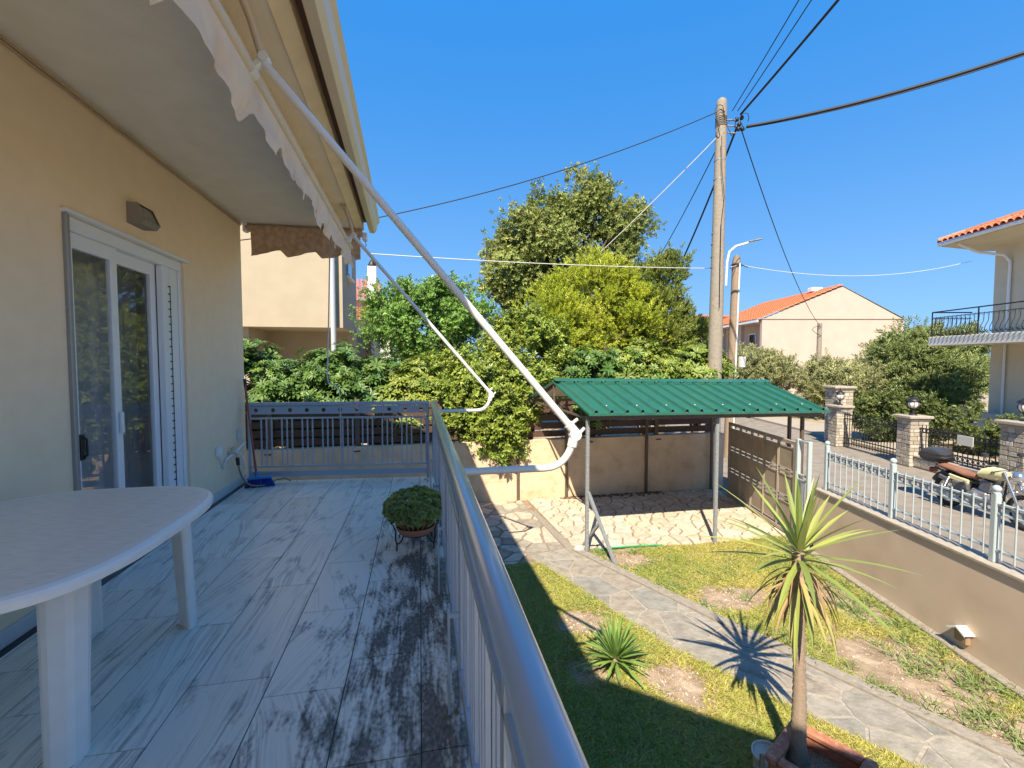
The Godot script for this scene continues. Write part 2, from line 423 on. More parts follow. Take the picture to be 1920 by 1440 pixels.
# blobs: [centre, radii, clumps]; look: {mesh, size, clump, per, cols, shell, up}
func crown(parent: Node, called: String, sd: int, blobs: Array, look: Dictionary, mt: Material) -> Array:
	var rng := RandomNumberGenerator.new(); rng.seed = sd
	var buf := PackedFloat32Array()
	var tips: Array = []
	var cols: Array = look.cols
	var shell: float = look.get("shell", 0.55)
	var upb: float = look.get("up", 0.35)
	for bl: Array in blobs:
		var c: Vector3 = bl[0]; var rad: Vector3 = bl[1]
		for k in int(bl[2]):
			var d := rdir(rng)
			var f: float = lerpf(shell, 1.0, sqrt(rng.randf())) * (0.92 + rng.randf() * 0.16)
			var cc := c + d * rad * f
			if cc.y < 0.15: cc.y = 0.15
			tips.append(cc)
			var cr: float = look.clump * (0.6 + rng.randf() * 0.8)
			var tone: Color = (cols[0] as Color).lerp(cols[1], rng.randf())
			var flush := rng.randf() < float(look.get("flush", 0.15))
			for j in int(look.per):
				var e := rdir(rng)
				var reach := pow(rng.randf(), 0.45) if rng.randf() < 0.88 else rng.randf_range(1.0, 1.6)
				var q := cc + e * Vector3(cr, cr * 0.8, cr) * reach
				var dir := (e * 0.7 + d * 0.5 + Vector3.UP * upb + rdir(rng) * 0.5).normalized()
				var b := along(dir, rng).scaled(Vector3.ONE * (look.size * (0.55 + rng.randf() * rng.randf() * 1.1)))
				var col := tone.lerp(cols[2], rng.randf() * (0.75 if flush else 0.3))
				col = col * (0.8 + rng.randf() * 0.4)
				put(buf, b, q, col)
	copies(parent, called, look.mesh, mt, buf)
	return tips
func limbs(parent: Node, base: Vector3, fork: Vector3, r: float, tips: Array, every: int) -> void:
	var mb := MB.new()
	var mid := base.lerp(fork, 0.5) + Vector3(0.05, 0, 0.04)
	mb.tube([base - Vector3(0, 0.1, 0), base + Vector3(0, 0.25, 0), mid, fork], [r * 1.5, r * 1.1, r, r * 0.85], 10)
	part(parent, "trunk", mb, M.bark)
	var lm := MB.new()
	var k := 0
	while k < tips.size():
		var t: Vector3 = tips[k]
		var m1 := fork.lerp(t, 0.45) + Vector3(0, (t - fork).length() * 0.12, 0)
		lm.tube([fork - Vector3(0, 0.2, 0), m1, t], [r * 0.5, r * 0.28, r * 0.08], 5, false)
		k += every
	part(parent, "branches", lm, M.bark)
func tree(called: String, label: String, sd: int, base: Vector3, fork_h: float, r: float, blobs: Array, look: Dictionary, mt: Material, every := 6, group := "") -> void:
	var t := thing(called, label, "tree" if called.ends_with("tree") else "shrub", base, group)
	var tips := crown(t, "crown", sd, blobs, look, mt)
	limbs(t, base, base + Vector3(0, fork_h, 0), r, tips, every)
# sword-shaped leaf along a bent path, folded along its middle
func blade(mb: MB, base: Vector3, dir: Vector3, length: float, width: float, droop: float, seg := 5, fold := 0.3) -> void:
	var side := dir.cross(Vector3.UP)
	side = side.normalized() if side.length() > 0.05 else Vector3.RIGHT
	var p := base; var d := dir
	var pl := PackedInt32Array(); var pm := PackedInt32Array(); var pr := PackedInt32Array()
	var ql := PackedInt32Array(); 
	for k in seg + 1:
		var t := float(k) / seg
		var w := width * (0.62 + 1.35 * t - 1.97 * t * t) if t < 0.5 else width * 0.80 * (1.0 - pow((t - 0.5) / 0.5, 1.6))
		var up := side.cross(d).normalized()
		var n1 := (up - side * fold).normalized(); var n2 := (up + side * fold).normalized()
		pl.append(mb.vert(p + side * w * 0.5 + up * w * fold * 0.5, n1)); pm.append(mb.vert(p, n1))
		ql.append(mb.vert(p, n2)); pr.append(mb.vert(p - side * w * 0.5 + up * w * fold * 0.5, n2))
		p += d * length / seg
		d = (d + Vector3.DOWN * droop / seg).normalized()
	for k in seg:
		mb.tri_i(pl[k], pm[k + 1], pm[k]); mb.tri_i(pl[k], pl[k + 1], pm[k + 1])
		mb.tri_i(ql[k], pr[k + 1], pr[k]); mb.tri_i(ql[k], ql[k + 1], pr[k + 1])

# ---------------------------------------------------------------- crazy paving
func cells(sd: int, region: PackedVector2Array, step: float, gap: float, jitter := 0.42) -> Array:
	var rng := RandomNumberGenerator.new(); rng.seed = sd
	var lo := Vector2(1e9, 1e9); var hi := -lo
	for p in region:
		lo = lo.min(p); hi = hi.max(p)
	var nx := int((hi.x - lo.x) / step) + 3; var ny := int((hi.y - lo.y) / step) + 3
	var seeds := {}
	for i in range(-1, nx):
		for j in range(-1, ny):
			seeds[Vector2i(i, j)] = lo + Vector2(i + 0.5 * (j & 1) + (rng.randf() - 0.5) * 2 * jitter, j + (rng.randf() - 0.5) * 2 * jitter) * step
	var out: Array = []
	for key: Vector2i in seeds:
		var s: Vector2 = seeds[key]
		var poly := PackedVector2Array([s + Vector2(-2, -2) * step, s + Vector2(2, -2) * step, s + Vector2(2, 2) * step, s + Vector2(-2, 2) * step])
		for di in range(-3, 4):
			for dj in range(-3, 4):
				var nk := key + Vector2i(di, dj)
				if nk == key or not seeds.has(nk): continue
				var o: Vector2 = seeds[nk]
				var m := (s + o) * 0.5; var n := (o - s).normalized()
				var np := PackedVector2Array()
				for q in poly.size():
					var a := poly[q]; var b := poly[(q + 1) % poly.size()]
					var da := (a - m).dot(n); var db := (b - m).dot(n)
					if da <= 0: np.append(a)
					if da * db < 0: np.append(a.lerp(b, da / (da - db)))
				poly = np
				if poly.size() < 3: break
			if poly.size() < 3: break
		if poly.size() < 3: continue
		for c: PackedVector2Array in Geometry2D.intersect_polygons(poly, region):
			for g: PackedVector2Array in Geometry2D.offset_polygon(c, -gap * (0.7 + rng.randf() * 0.7)):
				var clean := PackedVector2Array()
				for q in g.size():
					if g[q].distance_to(g[(q + 1) % g.size()]) > 0.012: clean.append(g[q])
				var ar := 0.0
				for q in clean.size(): ar += clean[q].cross(clean[(q + 1) % clean.size()])
				if clean.size() >= 3 and absf(ar) > 0.004: out.append(clean)
	return out
func stones(parent: Node, sd: int, list: Array, y0: float, y1: float, mats: Array, uneven := 0.006) -> void:
	var rng := RandomNumberGenerator.new(); rng.seed = sd
	for poly: PackedVector2Array in list:
		var mb := MB.new()
		mb.prism(poly, y0, y1 + rng.randf() * uneven, false, 0.006)
		part(parent, "stone", mb, mats[rng.randi() % mats.size()])

func sag(a: Vector3, b: Vector3, drop: float, n := 16) -> Array:
	var o: Array = []
	for k in n + 1:
		var t := float(k) / n
		o.append(a.lerp(b, t) - Vector3(0, 4.0 * drop * t * (1.0 - t), 0))
	return o
func arc(a: Vector3, c: Vector3, b: Vector3, n := 6) -> Array:   # quadratic bend from a to b round c
	var o: Array = []
	for k in n + 1:
		var t := float(k) / n
		o.append(a.lerp(c, t).lerp(c.lerp(b, t), t))
	return o

# the boundary along the street: a straight line
const LA := Vector3(5.85, 0, -5.8)
const LU := Vector3(-0.234, 0, 0.972)
func onL(t: float, y := 0.0, out := 0.0) -> Vector3:     # out: towards the street
	return LA + LU * t + Vector3(0.972, 0, 0.234) * out + Vector3(0, y, 0)

func _ready() -> void:
	# camera
	var cam := Camera3D.new()
	cam.name = "camera"
	add_child(cam)
	cam.fov = 79.87
	cam.near = 0.05; cam.far = 4000.0
	cam.position = Vector3(0, 2.9, 0)
	cam.rotation = Vector3(deg_to_rad(-2.663), deg_to_rad(-11.426), 0)
	cam.current = true
	# sky
	var env := Environment.new()
	env.background_mode = Environment.BG_SKY
	var sm := ProceduralSkyMaterial.new()
	sm.sky_top_color = lin(0.0165, 0.136, 0.385)
	sm.sky_horizon_color = lin(0.19, 0.352, 0.556)
	sm.sky_curve = 0.16
	sm.ground_bottom_color = lin(0.20, 0.17, 0.13)
	sm.ground_horizon_color = lin(0.34, 0.42, 0.55)
	sm.sun_angle_max = 1.0
	var sky := Sky.new()
	sky.sky_material = sm
	env.sky = sky
	env.background_energy_multiplier = 1.0
	env.tonemap_mode = Environment.TONE_MAPPER_LINEAR
	env.tonemap_exposure = 2.2
	env.sdfgi_enabled = true; env.ssao_enabled = true; env.ssil_enabled = true
	var we := WorldEnvironment.new()
	we.name = "environment"
	we.environment = env
	add_child(we)
	# sun, behind the camera and to its left
	var sun := DirectionalLight3D.new()
	sun.name = "sun"
	add_child(sun)
	sun.look_at_from_position(Vector3.ZERO, Vector3(0.405, -1.0, -0.80), Vector3.UP)
	sun.light_color = Color(1.0, 0.94, 0.84)
	sun.light_energy = 1.5
	sun.light_angular_distance = 0.53
	sun.shadow_enabled = true

	make_materials()
	build_ground()
	build_house()
	build_balcony()
	build_awnings()
	build_yard_walls()
	build_carport()
	build_gate_and_fence()
	build_neighbours()
	build_trees()
	build_poles()
	build_street_side()
	build_balcony_things()
	build_garden_plants()
	build_grass()

# ---------------------------------------------------------------- ground
var path_l := [Vector2(1.58, -6.55), Vector2(2.46, -4.15), Vector2(3.46, -2.50), Vector2(4.5, -0.9), Vector2(5.0, 0.2)]
var path_r := [Vector2(2.38, -6.75), Vector2(3.42, -4.35), Vector2(4.30, -2.50), Vector2(5.3, -0.9), Vector2(5.7, 0.2)]
func build_ground() -> void:
	var mb := MB.new()
	mb.quad(Vector3(-1500, -0.03, 1500), Vector3(1500, -0.03, 1500), Vector3(1500, -0.03, -1500), Vector3(-1500, -0.03, -1500))
	setting("ground", mb, M.land, "dry open ground stretching to the horizon")
	mb = MB.new()
	mb.prism(PackedVector2Array([Vector2(-3.2, -9.4), Vector2(6.75, -9.4), Vector2(4.1, 2.5), Vector2(-3.2, 2.5)]), -0.02, 0.0, false)
	setting("garden_soil", mb, M.soil, "bare brown garden soil between the balcony and the street wall")
	# street
	mb = MB.new()
	var q: PackedVector2Array = []
	for v: Vector3 in [onL(-60, 0, 0.2), onL(30, 0, 0.2), onL(30, 0, 7.2), onL(-60, 0, 7.2)]: q.append(Vector2(v.x, v.z))
	mb.prism(q, -0.02, 0.004, false)
	setting("street", mb, M.street, "pale concrete street beyond the garden fence")
	# pavement along the far side with a kerb
	mb = MB.new()
	q = []
	for v: Vector3 in [onL(-60, 0, 7.2), onL(30, 0, 7.2), onL(30, 0, 9.0), onL(-60, 0, 9.0)]: q.append(Vector2(v.x, v.z))
	mb.prism(q, -0.02, 0.10, false)
	setting("pavement", mb, M.coping, "raised pavement on the far side of the street")
	# driveway under the carport: pale crazy paving
	var drive := PackedVector2Array([Vector2(2.2, -9.28), Vector2(6.66, -9.28), Vector2(6.06, -6.5), Vector2(5.2, -6.42), Vector2(3.7, -6.48), Vector2(2.34, -6.62)])
	mb = MB.new(); mb.prism(drive, -0.02, 0.012, false)
	var dr := setting("driveway", mb, M.grout, "pale crazy paving of irregular stones under the carport")
	stones(dr, 5, cells(5, drive, 0.225, 0.010, 0.55), 0.0, 0.022, M.pave)
	# darker paving between the house and the driveway
	var yard := PackedVector2Array([Vector2(-3.2, -9.28), Vector2(2.06, -9.28), Vector2(2.20, -6.75), Vector2(1.5, -6.55), Vector2(1.35, -6.3), Vector2(-3.2, -6.3)])
	mb = MB.new(); mb.prism(yard, -0.02, 0.010, false)
	var ya := setting("side_paving", mb, M.grout, "grey brown crazy paving beside the house")
	stones(ya, 6, cells(6, yard, 0.30, 0.013), 0.0, 0.020, [M.pave[2], M.pave[3], M.flag[3], M.flag[1]])
	# concrete strip between both
	mb = MB.new()
	mb.prism(PackedVector2Array([Vector2(2.06, -8.5), Vector2(2.19, -8.5), Vector2(2.34, -6.62), Vector2(2.20, -6.66)]), -0.02, 0.035, false, 0.01)
	setting("concrete_strip", mb, M.kerb, "narrow concrete strip between the two pavings")
	# garden path of grey flags with a concrete edging on its right
	var pl: PackedVector2Array = []
	for v: Vector2 in path_l: pl.append(v)
	for k in range(path_r.size() - 1, -1, -1): pl.append(path_r[k] + Vector2(-0.16, 0.03))
	mb = MB.new(); mb.prism(pl, -0.02, 0.018, false)
	var pa := setting("garden_path", mb, M.stone_grout, "grey flagstone path crossing the lawn")
	stones(pa, 7, cells(9, pl, 0.40, 0.008, 0.62), 0.0, 0.022, M.flag, 0.004)
	mb = MB.new()
	var ed: PackedVector2Array = []
	for v: Vector2 in path_r: ed.append(v + Vector2(-0.14, 0.03))
	for k in range(path_r.size() - 1, -1, -1): ed.append(path_r[k])
	mb.prism(ed, -0.02, 0.03, false)
	setting("path_edging", mb, M.kerb, "rough concrete edging along the right side of the path")

# ---------------------------------------------------------------- our house
const WX := -2.17
const FY := 1.4
func build_house() -> void:
	var h := thing("house", "cream rendered house with roof overhang above the balcony at left", "house", Vector3(WX, 0, -6.35))
	var z0 := -6.35; var z1 := 6.0; var ya := 4.655
	var d0 := -4.9; var d1 := -3.41; var dt := 3.84
	var mb := MB.new()
	var t := 0.25
	# wall pieces round the door opening
	mb.span(Vector3(WX - t, 0, z0), Vector3(WX, ya, d0))
	mb.span(Vector3(WX - t, 0, d1), Vector3(WX, ya, z1))
	mb.span(Vector3(WX - t, dt, d0), Vector3(WX, ya, d1))
	mb.span(Vector3(WX - t, 0, d0), Vector3(WX, FY - 0.03, d1))
	# end wall, back wall, rear wing
	mb.span(Vector3(-7.0, 0, z0), Vector3(WX - t, ya, z0 + 0.25))
	mb.span(Vector3(-7.0, 0, z0 + 0.25), Vector3(-6.75, ya, 6.0))
	mb.span(Vector3(-6.75, 0, 5.75), Vector3(WX - t, ya, 6.0))
	part(h, "wall", mb, M.wall)
	# room floor and ceiling
	mb = MB.new()
	mb.span(Vector3(-6.75, FY - 0.2, z0 + 0.25), Vector3(WX - t, FY, 5.75))
	part(h, "room_floor", mb, M.wood)
	mb = MB.new()
	mb.span(Vector3(-6.75, 4.3, z0 + 0.25), Vector3(WX - t, 4.5, 5.75))
	part(h, "room_ceiling", mb, M.soffit)
	# soffit and roof slab
	mb = MB.new()
	mb.prism(PackedVector2Array([Vector2(-7.2, -6.5), Vector2(-0.80, -6.5), Vector2(-0.70, -2.4), Vector2(-0.62, 0.1), Vector2(0.3, 0.95), Vector2(1.8, 2.2), Vector2(1.2, 2.5), Vector2(-2.0, 1.6), Vector2(-2.0, 6.2), Vector2(-7.2, 6.2)]), ya, ya + 0.18)
	part(h, "soffit", mb, M.soffit)
	# sloping cream board beside the gutter, a shadow gap between them
	mb = MB.new()
	var E := [Vector2(-0.80, -6.5), Vector2(-0.70, -2.4), Vector2(-0.62, 0.1), Vector2(0.3, 0.95), Vector2(1.8, 2.2)]
	var off := [Vector2(1, 0), Vector2(1, 0), Vector2(0.92, -0.38), Vector2(0.68, -0.74), Vector2(0.64, -0.77)]
	for k in 4:
		var a: Vector2 = E[k]; var b: Vector2 = E[k + 1]; var oa: Vector2 = off[k]; var ob: Vector2 = off[k + 1]
		var P := func(v: Vector2, o: Vector2, s: float, y: float) -> Vector3: return Vector3(v.x + o.x * s, y, v.y + o.y * s)
		mb.quad(P.call(a, oa, 0.0, ya - 0.012), P.call(a, oa, 0.09, ya + 0.03), P.call(b, ob, 0.09, ya + 0.03), P.call(b, ob, 0.0, ya - 0.012))
		mb.quad(P.call(a, oa, 0.0, ya - 0.012), P.call(b, ob, 0.0, ya - 0.012), P.call(b, ob, 0.0, ya), P.call(a, oa, 0.0, ya))
		mb.quad(P.call(a, oa, 0.09, ya + 0.03), P.call(a, oa, 0.09, ya + 0.2), P.call(b, ob, 0.09, ya + 0.2), P.call(b, ob, 0.09, ya + 0.03))
	part(h, "eave_board", mb, M.eave)
	mb = MB.new()
	for k in 4:
		var a: Vector2 = E[k]; var b: Vector2 = E[k + 1]; var oa: Vector2 = off[k]; var ob: Vector2 = off[k + 1]
		var P := func(v: Vector2, o: Vector2, s: float, y: float) -> Vector3: return Vector3(v.x + o.x * s, y, v.y + o.y * s)
		mb.quad(P.call(a, oa, 0.092, ya + 0.12), P.call(a, oa, 0.15, ya + 0.12), P.call(b, ob, 0.15, ya + 0.12), P.call(b, ob, 0.092, ya + 0.12))
	part(h, "fascia", mb, M.fascia)
	# gutter: a moulded channel along the roof edge
	mb = MB.new()
	var prof := [Vector2(0.15, 0.16), Vector2(0.15, 0.03), Vector2(0.165, -0.015), Vector2(0.225, -0.02), Vector2(0.255, 0.02), Vector2(0.27, 0.10), Vector2(0.295, 0.13), Vector2(0.295, 0.155), Vector2(0.28, 0.155)]
	for k in 4:
		for j in prof.size() - 1:
			var a: Vector2 = E[k]; var b: Vector2 = E[k + 1]; var oa: Vector2 = off[k]; var ob: Vector2 = off[k + 1]
			var p0: Vector2 = prof[j]; var p1: Vector2 = prof[j + 1]
			mb.quad(Vector3(a.x + oa.x * p0.x, ya + p0.y, a.y + oa.y * p0.x), Vector3(a.x + oa.x * p1.x, ya + p1.y, a.y + oa.y * p1.x), Vector3(b.x + ob.x * p1.x, ya + p1.y, b.y + ob.y * p1.x), Vector3(b.x + ob.x * p0.x, ya + p0.y, b.y + ob.y * p0.x))
	# end cap
	for j in range(1, prof.size() - 1):
		var p0: Vector2 = prof[j]; var p1: Vector2 = prof[j + 1]
		mb.tri(Vector3(-0.80 + 0.15, ya + 0.16, -6.5), Vector3(-0.80 + p0.x, ya + p0.y, -6.5), Vector3(-0.80 + p1.x, ya + p1.y, -6.5))
	part(h, "gutter", mb, M.gutter)
	# roof above
	mb = MB.new()
	mb.quad(Vector3(-0.6, ya + 0.2, -6.55), Vector3(-0.45, ya + 0.2, 0.1), Vector3(-4.0, 6.0, 0.1), Vector3(-4.0, 6.0, -6.55))
	mb.quad(Vector3(-7.3, ya + 0.2, -6.55), Vector3(-4.0, 6.0, -6.55), Vector3(-4.0, 6.0, 6.2), Vector3(-7.3, ya + 0.2, 6.2))
	mb.quad(Vector3(-0.45, ya + 0.2, 0.1), Vector3(1.9, ya + 0.2, 2.1), Vector3(1.3, ya + 0.2, 2.5), Vector3(-4.0, 6.0, 1.6))
	mb.tri(Vector3(-0.45, ya + 0.2, 0.1), Vector3(-4.0, 6.0, 1.6), Vector3(-4.0, 6.0, 0.1))
	mb.tri(Vector3(-7.3, ya + 0.2, -6.55), Vector3(-0.6, ya + 0.2, -6.55), Vector3(-4.0, 6.0, -6.55))
	part(h, "roof", mb, M.roof_red)
	for q: Vector2 in [Vector2(1.35, 2.2), Vector2(-0.6, 1.6)]:
		mb = MB.new()
		mb.cbox(Vector3(q.x, ya * 0.5, q.y), Vector3(0.22, ya, 0.22), 0.01)
		part(h, "porch_pillar", mb, M.wall)
	# marble skirting
	mb = MB.new()
	mb.cbox(Vector3(WX + 0.009, FY + 0.045, (z0 + d0) * 0.5), Vector3(0.018, 0.09, d0 - z0), 0.003)
	mb.cbox(Vector3(WX + 0.009, FY + 0.045, (d1 + z1) * 0.5), Vector3(0.018, 0.09, z1 - d1), 0.003)
	part(h, "skirting", mb, mat(lin(0.55, 0.56, 0.57), 0.4))
	build_door(h, d0, d1, dt)

	# cable clipped under the soffit
	mb = MB.new()
	var rng := RandomNumberGenerator.new(); rng.seed = 4
	var pth: Array = []; var pth2: Array = []
	for k in 40:
		var z := -6.33 + k * 0.22
		pth.append(Vector3(WX + 0.014, ya - 0.03 + rng.randf_range(-0.004, 0.004), z)); pth2.append(Vector3(WX + 0.012, ya - 0.05 + rng.randf_range(-0.006, 0.006), z))
	mb.tube(pth, 0.009, 6); mb.tube(pth2, 0.007, 6)
	solo("wall_cable", "twin beige cable clipped along the top of the cream wall under the soffit", "cable", mb, mat(lin(0.50, 0.37, 0.23), 0.7))

	# bulkhead lamp above the door
	var wl := thing("wall_light", "grey wedge shaped wall lamp above the sliding door", "wall lamp", Vector3(WX, 4.03, -4.22))
	mb = MB.new()
	var za := -4.27; var zb := -4.05
	var pr := [Vector2(0, 0.075), Vector2(0.075, 0.07), Vector2(0.125, -0.05), Vector2(0.095, -0.085), Vector2(0, -0.085)]
	for k in pr.size():
		var p0: Vector2 = pr[k]; var p1: Vector2 = pr[(k + 1) % pr.size()]
		if k == 1: continue
		mb.quad(Vector3(WX + p0.x, 4.05 + p0.y, za), Vector3(WX + p0.x, 4.05 + p0.y, zb), Vector3(WX + p1.x, 4.05 + p1.y, zb), Vector3(WX + p1.x, 4.05 + p1.y, za))
	for z: float in [za, zb]:
		for k in range(1, pr.size() - 1):
			var a := Vector3(WX + pr[0].x, 4.05 + pr[0].y, z); var b := Vector3(WX + pr[k].x, 4.05 + pr[k].y, z); var c := Vector3(WX + pr[k + 1].x, 4.05 + pr[k + 1].y, z)
			if z == zb: mb.tri(a, c, b)
			else: mb.tri(a, b, c)
	part(wl, "housing", mb, mat(lin(0.26, 0.23, 0.19), 0.55))
	mb = MB.new()
	mb.quad(Vector3(WX + 0.075, 4.105, za + 0.02), Vector3(WX + 0.075, 4.105, zb - 0.02), Vector3(WX + 0.117, 4.005, zb - 0.02), Vector3(WX + 0.117, 4.005, za + 0.02))
	part(wl, "lens", mb, glossy(lin(0.16, 0.15, 0.13), 0.25, 0.5, 0.1))
	mb = MB.new()
	for q: Array in [[za, za + 0.02], [zb - 0.02, zb]]:
		mb = MB.new()
		mb.quad(Vector3(WX + 0.075, 4.12, q[0]), Vector3(WX + 0.075, 4.12, q[1]), Vector3(WX + 0.125, 4.00, q[1]), Vector3(WX + 0.125, 4.00, q[0]))
		part(wl, "lens_frame", mb, mat(lin(0.26, 0.23, 0.19), 0.55))

func build_door(h: Node, d0: float, d1: float, dt: float) -> void:
	# white sliding door, set back in the wall
	var x := WX - 0.06
	var mb := MB.new()
	mb.cbox(Vector3(x - 0.02, dt - 0.045, (d0 + d1) * 0.5), Vector3(0.12, 0.09, d1 - d0), 0.005)
	mb.cbox(Vector3(x - 0.02, (FY + dt - 0.09) * 0.5, d1 - 0.045), Vector3(0.12, dt - 0.09 - FY, 0.05), 0.005)
	mb.cbox(Vector3(x - 0.02, (FY + dt - 0.09) * 0.5, d0 + 0.03), Vector3(0.12, dt - 0.09 - FY, 0.06), 0.005)
	mb.span(Vector3(x - 0.08, FY - 0.03, d0), Vector3(WX + 0.0, FY + 0.012, d1))
	var d := part(h, "sliding_door", mb, M.alu)
	d.set_meta("label", "white framed sliding glass door with two panes")
	# top lip over the opening
	mb = MB.new()
	mb.cbox(Vector3(WX + 0.012, dt + 0.012, (d0 + d1) * 0.5), Vector3(0.05, 0.024, d1 - d0 + 0.06), 0.004)
	part(d, "drip_rail", mb, M.alu)
	# sashes: stiles and rails
	var y0 := FY + 0.02; var y1 := dt - 0.09
	for s: Array in [[-3.99, -3.50, x], [-4.57, -3.97, x - 0.035]]:
		mb = MB.new()
		var za: float = s[0]; var zb: float = s[1]; var xx: float = s[2]
		var st := 0.075
		mb.cbox(Vector3(xx, (y0 + y1) * 0.5, za + st * 0.5), Vector3(0.035, y1 - y0, st), 0.004)
		mb.cbox(Vector3(xx, (y0 + y1) * 0.5, zb - 0.02 if za > -4.1 else zb - st * 0.5), Vector3(0.035, y1 - y0, 0.04 if za > -4.1 else st), 0.004)
		mb.cbox(Vector3(xx, y1 - 0.05, (za + zb) * 0.5), Vector3(0.034, 0.10, zb - za - st), 0.003)
		mb.cbox(Vector3(xx, y0 + 0.05, (za + zb) * 0.5), Vector3(0.034, 0.10, zb - za - st), 0.003)
		part(d, "sash", mb, M.alu)
		mb = MB.new()
		mb.quad(Vector3(xx, y0 + 0.08, zb - 0.03), Vector3(xx, y0 + 0.08, za + 0.06), Vector3(xx, y1 - 0.08, za + 0.06), Vector3(xx, y1 - 0.08, zb - 0.03))
		part(d, "pane", mb, M.pane)
	# screen stile on the right with a comb of pull notches
	mb = MB.new()
	mb.cbox(Vector3(x + 0.012, (y0 + y1) * 0.5, -4.625), Vector3(0.05, y1 - y0, 0.11), 0.004)
	mb.cbox(Vector3(x + 0.005, (y0 + y1) * 0.5, -4.765), Vector3(0.05, y1 - y0, 0.14), 0.004)
	part(d, "screen_housing", mb, M.alu)
	mb = MB.new()
	mb.span(Vector3(x + 0.0375, y0 + 0.1, -4.690), Vector3(x + 0.042, y1 - 0.16, -4.684))
	for k in 31:
		mb.box(Vector3(x + 0.040, y1 - 0.17 - k * 0.067, -4.672), Vector3(0.009, 0.010, 0.034))
	part(d, "notch_strip", mb, M.black)
	# screen channel on the left, dark grey, with its pull handle
	mb = MB.new()
	mb.cbox(Vector3(WX + 0.0, (FY + dt) * 0.5, d1 + 0.002), Vector3(0.05, dt - FY - 0.01, 0.035), 0.006)
	part(d, "screen_channel", mb, M.grey_metal)
	mb = MB.new()
	mb.tube([Vector3(WX + 0.026, 2.28, d1 - 0.045), Vector3(WX + 0.045, 2.30, d1 - 0.045), Vector3(WX + 0.045, 2.40, d1 - 0.045), Vector3(WX + 0.026, 2.42, d1 - 0.045)], 0.007, 6)
	mb.cbox(Vector3(WX + 0.018, 2.35, d1 - 0.045), Vector3(0.016, 0.17, 0.04), 0.004)
	part(d, "pull_handle", mb, M.black)
	mb = MB.new()
	mb.cbox(Vector3(x + 0.03, 2.45, -3.955), Vector3(0.022, 0.16, 0.03), 0.005)
	part(d, "lock", mb, M.white)
	# curtain behind the glass: a thing of its own
	mb = MB.new()
	var n := 160
	var cx := x - 0.40
	for k in n:
		var za := d0 - 0.1 + (d1 - d0 + 0.2) * k / n; var zb := d0 - 0.1 + (d1 - d0 + 0.2) * (k + 1) / n
		var f := func(z: float) -> float: return 0.03 * sin(z * 42.0) + 0.022 * sin(z * 23.0 + 1.0) + 0.01 * sin(z * 71.0)
		var xa: float = cx + f.call(za); var xb: float = cx + f.call(zb)
		mb.quad(Vector3(xa, FY + 0.02, za), Vector3(xa, dt + 0.1, za), Vector3(xb, dt + 0.1, zb), Vector3(xb, FY + 0.02, zb))
	var cm := mat(lin(0.38, 0.38, 0.37), 0.9)
	cm.backlight_enabled = true; cm.backlight = Color(0.4, 0.4, 0.4)
	solo("curtain", "pale pleated curtain hanging behind the sliding glass door", "curtain", mb, cm)

